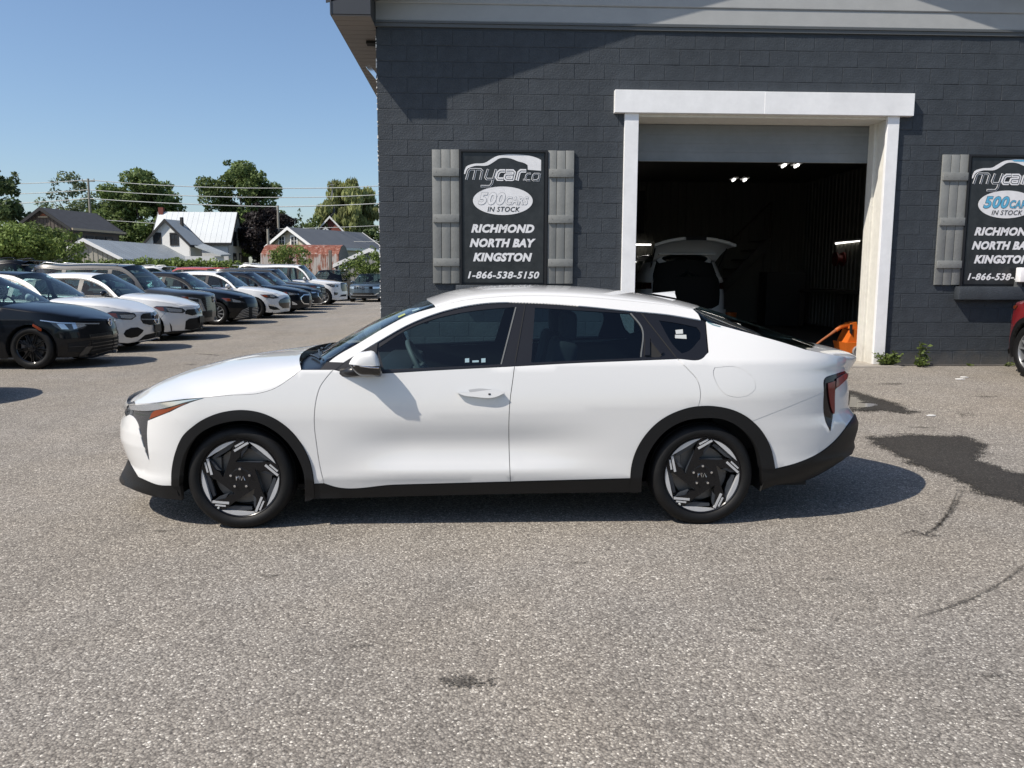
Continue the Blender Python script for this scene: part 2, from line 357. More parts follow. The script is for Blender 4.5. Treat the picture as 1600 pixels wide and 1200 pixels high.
def tyre_profile(r, rim, w):
    """(radius, y) closed section, outer face at y=-w/2"""
    h = w/2
    return [(rim, -h*.86), (rim+.012, -h*.97), (rim+(r-rim)*.45, -h*1.0), (r-.022, -h*.93), (r-.008, -h*.82), (r-.001, -h*.62), (r-.001, -h*.34), (r-.009, -h*.33), (r-.009, -h*.27), (r, -h*.26), (r, h*.26), (r-.009, h*.27),
            (r-.009, h*.33), (r-.001, h*.34), (r-.001, h*.62), (r-.008, h*.82), (r-.022, h*.93), (rim+(r-rim)*.45, h), (rim, h*.86)]
TYRES = {}
def make_wheel(r, rim, w, style, mats, parent, loc, side=-1):
    """wheel part with tyre, rim, spokes, disc as sub-parts. outer face towards local y*side"""
    key = (r, rim, w, style, mats)
    spoke_m, face_m = mats
    if key not in TYRES:
        d = {}
        t = MB(); t.lathe(tyre_profile(r, rim, w), 56)
        d['tyre'] = (t, RUBBER)
        q = MB(); h = w/2
        q.lathe([(rim+.004, -h*.80), (rim-.004, -h*.86), (rim-.014, -h*.80), (rim-.022, -h*.5), (rim-.03, h*.8)], 56); d['rim'] = (q, face_m if style != 'pin' else spoke_m)
        b = MB(); b.lathe([(.03, -h*.18), (rim*.70, -h*.18), (rim*.70, -h*.05), (.03, -h*.05)], 36); b.lathe([(.001, h*.7), (rim-.03, h*.7)], 36); d['brake_disc'] = (b, STEEL)
        ca = MB(); ca.box((-rim*.78, -h*.42, -.02), (-rim*.50, -h*.02, .12), 0, .01); d['brake_caliper'] = (ca, STEEL)
        sp = MB(); fc = MB(); R = rim-.012
        def pol(a, rr): a = math.radians(a); return (rr*math.cos(a), rr*math.sin(a))
        if style == 'pin':
            ft = MB()
            for k in range(5):
                ro = 72*k; c, s_ = math.cos(math.radians(ro)), math.sin(math.radians(ro))
                def tr(p): return (p[0]*c-p[1]*s_, p[0]*s_+p[1]*c)
                f = R/437.
                spk = [(108, 418), (60, 432), (0, 436), (-54, 432), (-110, 240), (-165, 95), (-196, -6), (-120, -60), (0, 0), (70, 60), (-10, 170), (-50, 195), (-4, 240), (8, 300), (70, 365)]
                spk = [tr((x*f, y*f)) for x, y in spk]
                yy = lambda x, y: -h*.80+max(0, .35-math.hypot(x, y)/R)*.03
                sp.prism(spk, lambda x, y: (x, yy(x, y), y), lambda x, y: (x, -h*.42, y))
                # inner stiffening facet along each spoke
                fac = [tr((x*f, y*f)) for x, y in [(-62, 195), (358, 175), (390, 165), (240, 140), (40, 165)]]
                ft.prism(fac, lambda x, y: (x, -h*.70, y), lambda x, y: (x, -h*.45, y)); fa2 = [tr((x*f, y*f)) for x, y in [(8, 300), (70, 365), (100, 400), (82, 340), (30, 270), (12, 235)]]; ft.prism(fa2, lambda x, y: (x, -h*.72, y), lambda x, y: (x, -h*.45, y)); fa3 = [tr((x*f, y*f)) for x, y in [(395, 160), (380, 205), (300, 262), (135, 372), (118, 345), (270, 215)]]; ft.prism(fa3, lambda x, y: (x, -h*.66, y), lambda x, y: (x, -h*.45, y))
                arc = [pol(22.5+53*i/10, R) for i in range(11)]; arc = [tr(p) for p in arc]
                fc.prism(arc[::-1], lambda x, y: (x, -h*.845, y), lambda x, y: (x, -h*.6, y))
                for (p, q2, wd) in [((104, 414), (-58, 318), 26), ((56, 426), (-46, 368), 19)]:
                    p, q2 = np.array(p)*f, np.array(q2)*f; dd = (q2-p)/np.linalg.norm(q2-p); nn = np.array([-dd[1], dd[0]])*wd*f/2
                    st = [tr(v) for v in (p-nn, p+nn, q2+nn, q2-nn)]
                    fc.prism(st, lambda x, y: (x, -h*.845, y), lambda x, y: (x, -h*.7, y))
            d['spoke_facet'] = (ft, FACET)
            sp.lathe([(0.001, -h*.80), (.055, -h*.80), (.075, -h*.76), (.098, -h*.55)], 30)
            for k in range(5):
                bl = MB(); x, y = pol(54+72*k+36, .057); bl.lathe([(.001, -h*.90), (.007, -h*.90), (.009, -h*.84), (.009, -h*.74)], 10, c=(x, 0, y)); d['lug_nut.%d' % k] = (bl, CHROME)
            lg = MB()
            for seg in ([(-.020, -.012), (-.020, .012)], [(-.020, -.002), (-.010, .012), (-.002, -.012), (-.002, .012)], [(.004, -.012), (.012, .012), (.020, -.012)]):
                lg.tube([(a*1.25, -h*.81, b_*1.1) for a, b_ in seg], .0022, 6)
            d['wheel_emblem'] = (lg, CHROME)
            va = MB(); va.lathe([(.001, -h*.93), (.006, -h*.93), (.006, -h*.8)], 8, c=pol(-127, R*.98)[:1]+(0,)+pol(-127, R*.98)[1:]); d['valve'] = (va, STICK)
        else:
            n = {'ten': 10, 'five': 5, 'mesh': 9, 'seven': 7, 'twin': 5}[style]
            for k in range(n):
                a0 = 360*k/n+90
                def sp1(a_in, a_out, wi, wo):
                    p = np.array(pol(a_in, .04)); q2 = np.array(pol(a_out, R+.008)); dd = (q2-p)/np.linalg.norm(q2-p); nn = np.array([-dd[1], dd[0]])
                    st = [tuple(p-nn*wi), tuple(q2-nn*wo), tuple(q2+nn*wo), tuple(p+nn*wi)]
                    mid = [tuple(p-nn*wi*.4), tuple(q2-nn*wo*.4), tuple(q2+nn*wo*.4), tuple(p+nn*wi*.4)]
                    fc.prism(st, lambda x, y: (x, -h*.66, y), lambda x, y: (x, -h*.4, y)); fc.prism(mid, lambda x, y: (x, -h*.80, y), lambda x, y: (x, -h*.6, y))
                if style == 'ten': sp1(a0, a0+7, .014, .019)
                elif style == 'seven': sp1(a0, a0+4, .018, .024)
                elif style == 'five': sp1(a0, a0, .035, .028)
                elif style == 'twin': sp1(a0-6, a0-13, .014, .012); sp1(a0+6, a0+13, .014, .012)
                else: sp1(a0, a0+16, .009, .010); sp1(a0, a0-16, .009, .010)
            fc.lathe([(.001, -h*.80), (.03, -h*.80), (.034, -h*.74), (.06, -h*.70), (.066, -h*.4)], 24)
        if sp.V: d['spoke_star'] = (sp, spoke_m)
        d['wheel_face'] = (fc, face_m)
        out_ = {}
        for kx, (mb_, mm) in d.items():
            me = mesh_data(kx.split('.')[0], mb_.V, mb_.F, mm, kx in ('tyre', 'rim'), None, None)
            if kx in ('tyre', 'rim'): me.set_sharp_from_angle(angle=math.radians(45))
            out_[kx] = me
        TYRES[key] = out_
    # the wheel part itself is the rim mesh; the rest are its sub-parts
    wh2 = obj('wheel', TYRES[key]['rim'], parent, loc)
    if side > 0: wh2.rotation_euler = (0, 0, math.pi)
    for kx, me in TYRES[key].items():
        if kx != 'rim': obj(kx.split('.')[0], me, wh2)
    return wh2

# ------------------------------------------------------------------ the white sedan
X0, YN = -1.393, 4.715
HALF = .925; ORG = np.array([X0, YN+HALF, 0.]); WB = 2.737
def ins_k4(x, z):
    x = np.asarray(x, float); z = np.asarray(z, float)
    zb = np.interp(x, [.3, 2.4, 3.6], [.93, .975, .99])
    zc = np.interp(x, [0, .9, 2.2, 3.4], [.66, .665, .72, .80])      # crease height
    a = .034*np.clip((z-zc)/(zb-zc), 0, None)**1.5*(z < 3)
    a = np.minimum(a, .034+.02*np.clip((z-zb)/.4, 0, 1))
    a = a+.50*np.clip(z-zb, 0, None)+.25*np.clip(z-zb, 0, None)**2
    a = a+.012*np.clip((zc-z)/.3, 0, 1)                                   # undercut below the crease
    door = sst(.50, 1.0, x)*(1-sst(1.6, 2.3, x))
    a = a+door*.027*np.exp(-((z-.50)/.10)**2)                            # scooped lower door
    a = a-door*.012*np.exp(-((z-.345)/.045)**2)
    a = a+.03*np.clip((.30-z)/.12, 0, 1)
    gh = np.clip((z-zb)/.35, 0, 1)
    a = a+gh*(.05*sst(2.0, 3.0, x)+.02*sst(.9, .3, x))
    return a
FRONT = [(196, 633), (191, 650), (187.3, 664), (187.3, 685), (194, 703), (200.7, 718.7), (193, 738), (184.7, 749.3), (186, 754.7), (210, 765), (260, 779)]
REAR = [(1325, 553), (1326, 562.8), (1322, 574), (1324, 588), (1326.5, 610), (1326, 636), (1334, 648), (1341, 655), (1340, 670), (1333, 692), (1337, 705), (1310, 722), (1285, 737.5), (1262, 749)]
def end_profile(samples, xk, n, front):
    zs, xs = [], []
    for px, py in samples:
        dc = .45; a = .9
        for _ in range(4):
            z = on_y(px, py, YN+dc)[2]
            lo, hi = .3, 1.9
            for _ in range(40):
                a = (lo+hi)/2; dd = np.linspace(.02, .925, 120); wv = 1-dd/.925; xx = a*(1-wv**n)**(1/n)
                X = X0+(xk-xx if front else xk+xx); Y = YN+dd
                v = np.stack([X, Y, np.full_like(X, z)], -1)-CAMP; q = 800+FPX*(v@rt)/(v@fw); k = np.argmin(q) if front else np.argmax(q)
                if (q[k] > px) == front: lo = a
                else: hi = a
            dc = dd[k]
        zs.append(z); xs.append(xk-a if front else xk+a)
    o = np.argsort(zs); return tab(np.array(zs)[o], np.array(xs)[o])
XFZ = end_profile(FRONT, -.20, 2.2, True); XRZ = end_profile(REAR, 2.75, 2.7, False)
K4 = Body(HALF, -.20, XFZ, 2.2, 2.75, XRZ, 2.7, ins_k4)
car = thing('sedan', 'clean white sedan with black wheel arch cladding parked side-on in the middle of the lot', 'car', tuple(ORG))
def kp(segs, step=5.): return K4.px2sz(smoothpoly(segs, step), ORG)
def k3(pts, n=None):
    p = crom(pts, n) if n else np.asarray(pts, float); return np.array([K4.hit(a, b, ORG) for a, b in p])
def kc(pts, n, y=0.):
    p = crom(pts, n); return np.array([on_y(a, b, ORG[1]+y)-ORG for a, b in p])

HS = .035
L_hood = [(199.3, 631.5), (242, 628.8), (287.3, 623.5), (320.7, 620.8)]
L_shut = [(320.7, 620.8), (356.7, 617.5), (410, 613), (426, 608), (450, 593.5), (470, 577.5)]
L_fender_top = [(470, 577.5), (521, 577.5)]
L_fdoor = [(521, 577.5), (510, 590), (500, 604.5), (494.5, 622), (491.3, 645), (491.5, 670), (494, 690), (499.4, 726), (506, 755.3)]
A_front_out = [(269.2, 758.7), (270, 733.3), (275.3, 706.7), (287.3, 680), (308.7, 661.3), (335.3, 648), (362, 642), (383.3, 641.2), (410, 646.2), (436.7, 659), (458, 677), (476.7, 704), (486, 727), (490.7, 756)]
A_front_in = [(281, 758.7), (283.3, 730.7), (291.3, 704), (306, 682.7), (330, 666.7), (356.7, 658.7), (378, 656.5), (404.7, 660), (428.7, 672), (450, 690.7), (466, 714.7), (475, 738.7), (477, 757)]
A_rear_out = [(985, 747.5), (987.5, 725), (997.5, 697.5), (1015, 672.5), (1035, 655), (1060, 642.5), (1090, 635), (1115, 635), (1145, 641), (1170, 653.8), (1190, 673.8), (1202.5, 697.5), (1208, 720), (1210, 732.5)]
A_rear_in = [(1001.5, 767.5), (1002.5, 745), (1007.5, 720), (1020, 695), (1040, 672.5), (1067.5, 657.5), (1100, 652.5), (1130, 655), (1155, 667.5), (1172.5, 685), (1182.5, 702.5), (1188.8, 731)]
# a split of the front arch line at the bumper/fender seam
sA = crom(A_front_out, 120); kS = int(np.argmin(np.hypot(sA[:, 0]-294, sA[:, 1]-672))); seamA = tuple(sA[kS])
arch_a = [tuple(p) for p in sA[:kS+1][::6]]+[seamA]; arch_b = [seamA]+[tuple(p) for p in sA[kS+5::6]]+[tuple(sA[-1])]
H_low = [(320.7, 621.2), (284.7, 633.5), (263.3, 644.5)]; H_low2 = [(263.3, 644.5), (231, 657.5)]
H_r = [(231, 657.5), (229.8, 675), (230.5, 693), (234, 722.7)]
H_l = [(234, 722.7), (224.7, 698.7), (219.3, 680), (214, 661), (207.3, 651), (202, 648), (196.7, 651), (193.5, 654)]
NOSE = [(193.5, 654), (187.3, 664), (187.3, 685), (194, 703), (200.7, 718.7)]
def to_nose(poly):
    """let outlines that reach the silhouette run on to the centre line"""
    return poly
# front bumper: flank part behind the lamp blade, and nose part ahead of it
skin('front_bumper', K4, kp([H_low2[::-1], [(263.3, 644.5), seamA], arch_a[::-1], [(269.2, 758.7), (250, 758), (216.7, 745.3)], [(216.7, 745.3), (234, 722.7)], H_r[::-1]]), HS, WHITE, car, inset=0)
z_hi = K4.hit(193.5, 654, ORG)[2]; z_lo = K4.hit(200.7, 718.7, ORG)[2]
bl = K4.px2sz(smoothpoly([H_l, [(193.5, 654), (193, 655)]], 5.), ORG); bl = bl[bl[:, 0] > .0]
lowr = K4.px2sz(crom([(216.7, 745.3), (208, 731), (203, 722)], 6), ORG); dn = K4.px2sz(crom([(216.7, 745.3), (234, 722.7)], 6), ORG)
nose_poly = list(bl[:-1])+[(0.0, bl[-2][1]+.005)]+[(0.0, z) for z in np.linspace(bl[-2][1]-.03, z_lo, 8)]+list(lowr[::-1])+list(dn[1:-1])
skin('nose_panel', K4, nose_poly, HS*.7, WHITE, car, inset=0, off=.0005, flange=.02)
# lamp cluster: dark blade housing, bright bar, amber marker
hz = [float(K4.hit(199.3, 632, ORG)[2]), float(K4.hit(195.3, 650, ORG)[2])]
up_l = K4.px2sz(crom([(201, 632.5), (242, 629.2), (287.3, 624), (320.7, 621)], 24), ORG)
lo_l = K4.px2sz(smoothpoly([H_low, H_low2, H_r, H_l[:-1], [(196.7, 651), (196, 652)]], 4.), ORG)
lamp = skin('headlight', K4, [(0.002, hz[0]-.012)]+list(up_l)+list(lo_l)+[(0.002, hz[1])], .03, LAMPDK, car, inset=0, off=-.004, flange=.02)
bar = skin('light_bar', K4, [(0.02, hz[0]-.018)]+list(K4.px2sz(crom([(202, 633.6), (242, 630.6), (287.3, 625.4), (316, 622)], 20), ORG))+list(K4.px2sz(crom([(316, 622.3), (287, 629), (262, 636.5), (236, 641.5), (215, 641.5), (201, 639.5)], 24), ORG))+[(0.02, hz[0]-.045)], .03, LAMP, lamp[0], inset=0, off=.002, flange=.004, sides=(1,))
skin('light_bar', K4, [(0.02, hz[0]-.018)]+list(K4.px2sz(crom([(202, 633.6), (242, 630.6), (287.3, 625.4), (316, 622)], 20), ORG))+list(K4.px2sz(crom([(316, 622.3), (287, 629), (262, 636.5), (236, 641.5), (215, 641.5), (201, 639.5)], 24), ORG))+[(0.02, hz[0]-.045)], .03, LAMP, lamp[1], inset=0, off=.002, flange=.004, sides=(-1,))
for k, sd in enumerate((1, -1)):
    skin('amber_marker', K4, kp([[(234, 654.5), (238.5, 644.5), (262, 638.5), (294, 629)], [(294, 629), (284.7, 632.8), (263, 643.2), (234, 654.5)]], 4), .03, AMBER, lamp[k], inset=0, off=.003, flange=.004, sides=(sd,))
# grille face between the lamps is body colour; black lower intake and lip
zi0, zi1 = z_lo-.0, z_lo-.10
lip_top = K4.px2sz(smoothpoly([[(269.2, 758.7), (250, 758.2), (216.7, 745.6)], [(216.7, 745.6), (206, 728), (201.5, 719.5)]], 5.), ORG)
lip_bot = K4.px2sz(crom([(187, 755), (210, 765.3), (250, 777.3), (284.7, 781.3)], 22), ORG)
zb0 = float(lip_bot[0][1])
skin('front_lip', K4, list(lip_top)+[(0.0, z_lo-.004), (0., z_lo-.05), (0., zb0+.03), (0.0, zb0)]+list(lip_bot)+list(K4.px2sz(np.array([(283.5, 770), (282, 758.7)]), ORG)), .04, BLACKPL, car, inset=0, off=.004, flange=.03)
# fender, doors, quarter, rear bumper
skin('front_fender', K4, kp([[(320.7, 620.8), (284.7, 633.5), (263.3, 644.5)], [(263.3, 644.5), seamA], arch_b, [(490.7, 756), (506, 755.3)], L_fdoor[::-1], L_fender_top[::-1], L_shut[::-1]]), HS, WHITE, car)
L_belt_f = [(521, 577.5), (560, 585), (598, 583.3), (680, 578.5), (760, 574.4), (804, 572.2)]
L_bseam = [(804, 572.2), (801.5, 592), (797, 626), (795.3, 656), (795.5, 700), (797.5, 752.6)]
L_fdoor_bot = [(797.5, 752.6), (617.5, 757.5), (520.8, 760.2), (506, 755.3)]
fdoor = skin('front_door', K4, kp([L_belt_f, L_bseam, L_fdoor_bot, L_fdoor[::-1]]), HS, WHITE, car)
L_belt_r = [(804, 572.2), (900, 567), (1000, 563), (1058.5, 560.6)]
L_qseam = [(1058.5, 560.6), (1076.5, 578.5), (1090, 594.5), (1093.6, 606), (1093.8, 625.8), (1091, 635)]
sR = crom(A_rear_out, 120); kR = int(np.argmin(np.hypot(sR[:, 0]-1091, sR[:, 1]-635))); rA = [tuple(p) for p in sR[:kR+1][::6]]+[(1091, 635)]; rB = [(1091, 635)]+[tuple(p) for p in sR[kR+5::6]]+[(1210, 732.5)]
rdoor = skin('rear_door', K4, kp([L_belt_r, L_qseam, rA[::-1], [(985, 747.5), (797.5, 752.6)], L_bseam[::-1]]), HS, WHITE, car)
kB = int(np.argmin(np.hypot(sR[:, 0]-1175.5, sR[:, 1]-657))); seamB = tuple(sR[kB]); rB1 = [(1091, 635)]+[tuple(p) for p in sR[kR+5:kB:6]]+[seamB]; rB2 = [seamB]+[tuple(p) for p in sR[kB+5::6]]+[(1210, 732.5)]
L_qtop = [(1102.4, 501.6), (1157.5, 516.6), (1225, 535.3), (1258.8, 546)]
L_lid = [(1258.8, 546), (1290, 552), (1320, 557.5)]
fuel = [(1117, 574), (1153, 574), (1166.5, 580.8), (1180, 596.5), (1180.5, 607.8), (1173, 615.6), (1132.8, 615.6), (1119, 597.6), (1114.8, 578.5)]
fuelp = K4.px2sz(smoothpoly([fuel+[fuel[0]]], 3.), ORG)
zt = float(K4.hit(1320, 557.5, ORG)[2]); tl_top = [(1289, 591.5), (1306, 584.8), (1323, 578.2)]
skin('quarter_panel', K4, list(kp([[(1058.5, 560.6), (1099, 558.5), (1106, 549.5)], [(1106, 549.5), (1102.4, 501.6)], L_qtop, L_lid]))+[(K4.s3-.45, zt)]+list(K4.px2sz(crom([(1322.5, 578.2), (1306, 584.6), (1289, 591.2), (1287.5, 613.4)], 14), ORG))+list(kp([[(1287.5, 613.4), (1230, 637), seamB], rB1[::-1], L_qseam[::-1]])), HS, WHITE, car, holes=[fuelp])
ctr = fuelp.mean(0); skin('fuel_door', K4, ctr+(fuelp-ctr)*.982, .03, WHITE, car, inset=0, sides=(1,))
skin('fuel_door_recess', K4, ctr+(fuelp-ctr)*1.05, .05, DARK, car, inset=0, off=-.012, flange=0, sides=(-1, 1))
TLo = [[(1289, 591.2), (1306, 584.6), (1323.5, 578.2)], [(1323.5, 578.2), (1324.5, 588.6)], [(1324.5, 588.6), (1314, 600), (1303.8, 610), (1302.5, 628), (1301, 648), (1297, 673.5)], [(1297, 673.5), (1290.5, 660), (1288, 650.5), (1287.2, 613.4), (1289, 591.2)]]
tail = skin('taillight', K4, kp(TLo, 4), .03, TAILDK, car, inset=0, off=.003, flange=.02)
for k, sd in enumerate((1, -1)):
    skin('red_lens', K4, kp([[(1291.5, 599), (1302.5, 595.5)], [(1302.5, 595.5), (1301.8, 620), (1300, 646), (1297.5, 640), (1293.5, 622), (1291.5, 599)]], 4), .03, REDL, tail[k], inset=0, off=.012, flange=.004, sides=(sd,))
    skin('rose_lens', K4, kp([[(1305, 592), (1323, 584.5), (1324, 588.6)], [(1324, 588.6), (1312, 600.5), (1305, 606), (1305, 592)]], 4), .03, ROSE, tail[k], inset=0, off=.012, flange=.004, sides=(sd,))
zq = float(K4.hit(1324, 590, ORG)[2]); zq2 = float(K4.hit(1335, 648, ORG)[2])
rb = list(kp([rB2[::-1]]))
rb_low = [(1210, 732.5), (1247.5, 722.5), (1280, 707.5), (1305, 687.5), (1325, 662.5), (1335, 648)]
skin('rear_bumper', K4, list(kp([[seamB, (1230, 637), (1287.2, 613.4)], [(1287.2, 613.4), (1288, 650.5), (1290.5, 660), (1297, 673.5)], [(1297, 673.5), (1301, 648), (1302.5, 628), (1303.8, 610), (1314, 600), (1324, 590)]]))+[(K4.s3-.02, zq), (K4.s3-.01, (zq+zq2)/2), (K4.s3-.02, zq2)]+list(K4.px2sz(crom(rb_low[::-1], 26), ORG))+list(kp([rB2[::-1]])), HS, WHITE, car, inset=.001)
skin('tail_lamp_strip', K4, [(K4.s3-.0, zq+.045), (K4.s3-.55, zq+.045), (K4.s3-.55, zq+.005), (K4.s3-.0, zq+.005)], .05, REDDK, car, inset=0, off=.004, flange=.02)
skin('trunk_face', K4, [(K4.s3, zq+.046), (K4.s3-.6, zq+.046), (K4.s3-.45, zt-.002), (K4.s3, zt-.002)], .05, WHITE, car, inset=0, off=0, flange=.01)
zd = float(K4.hit(1262, 749, ORG)[2])
dif = list(K4.px2sz(crom([(1189, 732.5), (1210, 733), (1247.5, 723), (1280, 708), (1305, 688), (1325, 663), (1336, 648.5)], 30), ORG))+[(K4.s3-.01, zq2-.004), (K4.s3-.01, zd+.1), (K4.s3-.01, zd+.03)]+list(K4.px2sz(crom([(1330, 709.5), (1310, 722), (1285, 737.5), (1260, 749), (1210, 757.5), (1190, 765)], 26), ORG))
skin('rear_diffuser', K4, dif, .04, BLACKPL, car, inset=0, off=.006, flange=.03)
# cladding
skin('wheel_arch_cladding', K4, kp([A_front_out, [(490.7, 756), (489, 779), (477, 783)], [(477, 783), (477, 757)], A_front_in[::-1], [(281, 758.7), (269.2, 758.7)]], 4), .03, BLACKPL, car, inset=0, off=.012, flange=.05)
skin('wheel_arch_cladding', K4, kp([A_rear_out, [(1210, 732.5), (1188.8, 732.5)], A_rear_in[::-1], [(1001.5, 767.5), (985, 768), (985, 747.5)]], 4), .03, BLACKPL, car, inset=0, off=.012, flange=.05)
skin('sill', K4, kp([[(490.9, 756.5), (506, 756), (520.8, 761), (617.5, 758.3), (797.5, 753.3), (985, 748)], [(985, 748), (985, 768.2)], [(985, 768.2), (820, 770.5), (640, 774.6), (489.2, 779)], [(489.2, 779), (490.9, 756.5)]]), .04, BLACKPL, car, inset=0, off=.006, flange=.04)
# dark inner shell, floor, wheel tubs
inner = kp([[(263, 690), (380, 630), (480, 590), (598, 581), (804, 571), (1058, 560), (1100, 552), (1230, 560), (1270, 600), (1270, 690), (1190, 735)], [(1190, 735)]+A_rear_in[::-1][1:]+[(985, 765)], [(985, 765), (477, 778)], [(477, 757)]+A_front_in[::-1][1:]], 8)
skin('inner_shell', K4, inner, .08, DARK, car, inset=0, off=-.030, flange=0)
mb = MB(); mb.box((-.55, -.70, .19), (3.45, .70, .22)); mb.box((.38, -.84, .19), (2.36, .84, .23)); mb.build('underbody', DARK, car)
for xw in (0., WB):
    for sd in (-1, 1):
        t = MB(); ar_ = [(xw+.385*math.cos(a), .33+.385*math.sin(a)) for a in np.linspace(-.35, math.pi+.35, 25)]; t.add([(x, sd*y, z) for x, z in ar_ for y in (.885, .58)], [(2*i, 2*i+1, 2*i+3, 2*i+2) for i in range(24)]); t.prism(ar_, lambda a, c: (a, sd*.58, c), lambda a, c: (a, sd*.56, c)); t.build('wheel_tub', DARK, car)
        make_wheel(.310, .2365, .225, 'pin', (SPOKE, ALLOY), car, (xw, sd*.795, .304), sd)
# ---- top surfaces
NH = 26
hoodE = np.vstack([k3(L_hood, 9)[:-1], k3(L_shut, NH-8)])
C_hood = [(199.3, 631), (218, 617.3), (250, 597.3), (290, 580), (330, 567.5), (383.3, 556), (436.7, 548.8), (484, 544)]
hoodC = kc(C_hood, NH); hoodC[0] = (float(XFZ(hoodE[0][2]))-.0, 0, hoodE[0][2]+.004)
cloth('hood', span(hoodE, hoodC, 2.3, 18), WHITE, car)
# cowl, wipers
cw0 = np.array([hoodE[-1]+[-.01, .01, -.02], hoodC[-1]+[-.02, 0, -.03]]); cw1 = np.array([k3([(500, 576)])[0], kc([(519, 538.5), (519, 538.6)], 2)[0]+[0, 0, -.01]])
wsE = k3([(500, 576), (520, 560.5), (560, 536.5), (600, 512.5), (640, 492.3), (680, 480)], 18); wsC = kc([(519, 539), (560, 515.5), (596, 496.5), (640, 477), (668, 466.5)], 18)
for q in wsE: q[1] += .012; q[2] -= .0
cloth('cowl', span([hoodE[-1]+[0, .02, -.03], wsE[0]+[.03, 0, -.012]], [hoodC[-1]+[.0, 0, -.045], wsC[0]+[.03, 0, -.02]], 2.3, 14), TRIM, car)
cloth('windscreen', span(wsE, wsC, 2.2, 18), GLASSW, car)
for yw, ln in ((-.36, .62), (.10, .52)):
    p0 = span([hoodE[-1]], [hoodC[-1]], 2.3, 14)[0]; f = lambda y: np.array([np.interp(y, p0[:, 1], p0[:, 0]), y, np.interp(y, p0[:, 1], p0[:, 2])])
    q = MB(); q.tube([f(yw)+[.06, 0, -.01], f(yw-.2)+[.10, 0, .006], f(yw-ln*.55)+[.125, 0, .012]], .009, 6); q.tube([f(yw+.1)+[.10, 0, .012], f(yw-.2)+[.125, 0, .012], f(yw-ln*.7)+[.14, 0, .02]], .007, 6); q.build('wiper', TRIM, car)
# side frame (A pillar to C pillar), roof, backlight, boot lid
R_out = [(534, 568), (590, 534), (640, 506), (680, 490), (720, 479.3), (760, 473.3), (790, 472), (821, 472.6), (860, 474.3), (920, 479), (980, 485.2), (1045, 491.5), (1095, 500)]
R_in = [(512, 567), (520, 560.5), (560, 536.5), (600, 512.5), (640, 492.3), (680, 480), (720, 470), (760, 465.4), (800, 462.6), (840, 462), (920, 465), (1000, 472), (1060, 479), (1083, 483.5)]
skin('side_frame', K4, kp([[(512, 567), (534, 568)], R_out, [(1095, 500), (1091, 491), (1083, 483.5)], R_in[::-1]]), .03, WHITE, car, inset=.0008, flange=.02)
NR = 30
rfE = k3([(680, 480), (720, 470), (760, 465.4), (800, 462.6), (840, 462), (920, 465), (1000, 472), (1060, 479), (1083, 483.5)], NR)
rfC = kc([(667.5, 466), (700, 455.8), (740, 448.8), (780, 446), (820, 445.2), (860, 445.8), (900, 447.3), (960, 453), (1000, 458.5), (1060, 469.5), (1080, 475)], NR)
cloth('roof', span(rfE, rfC, 2.2, 18), WHITE, car)
bgE = k3([(1085, 485), (1098, 497), (1102.4, 501.6), (1157.5, 516.2), (1225, 535), (1256, 545)], 20); bgC = kc([(1081, 475.5), (1112.5, 485), (1146, 496), (1202.5, 515), (1247.5, 530.5), (1262, 535)], 20)
cloth('backlight', span(bgE, bgC, 2.2, 14), GLASSP, car)
under = [r+np.array([0, 0, -.09]) for r in span(bgE, bgC, 2.2, 14)]
cloth('backlight_sun_block', under[5:]+[under[-1]+np.array([.10, 0, -.05])], DARK, car)  # dark sheet added under the rear glass to stop sun passing through
skin('quarter_sun_block', K4, kp([[(1108, 506), (1157.5, 518), (1225, 537), (1258.8, 548), (1300, 556)], [(1300, 556), (1280, 600), (1106, 556)], [(1106, 556), (1108, 506)]], 8), .08, DARK, car, inset=0, off=-.028, flange=.10)  # added dark skin closing the gap where sun leaks past the quarter
ldE = k3([(1257, 545.6), (1275, 549.3), (1295, 553.3), (1320, 557.5)], 12); ldC = kc([(1254, 533), (1281, 538.2), (1300, 543), (1315, 548), (1324, 553)], 12)
ldE[-1][0] = max(ldE[-1][0], ldE[-2][0]+.02)
cloth('trunk_lid', span(ldE, ldC, 2.0, 16), WHITE, car)
r = span(ldE, ldC, 2.0, 16)[-1]; r2 = r.copy(); r2[:, 2] -= .10; r2[:, 0] -= .05
cloth('trunk_edge', [r, r-[0, 0, .02], r2], WHITE, car)
# antenna fin
af = kc([(1017, 459.5), (1030, 457), (1048.4, 452), (1057.5, 452.5), (1055, 457), (1057.5, 467)], 6)
m_ = MB(); v = []
prof = [(-.0, .0), (.06, .014), (.13, .036), (.165, .046), (.165, .03), (.172, 0.)]
for sd in (-1, 1):
    for a, z in prof: v.append((a, sd*(.026 if z < .012 else .010), z))
base = af[0]; n = len(prof); Fq = [(i, i+1, n+i+1, n+i) for i in range(n-1)]+[tuple(range(n))[::-1], tuple(range(n, 2*n))]
slope = (af[-1]-af[0]); 
v = [(base[0]+a, y_, base[2]+z+.006+slope[2]*a/.172) for a, y_, z in v]
mesh('antenna_fin', v, Fq, WHITE, car)
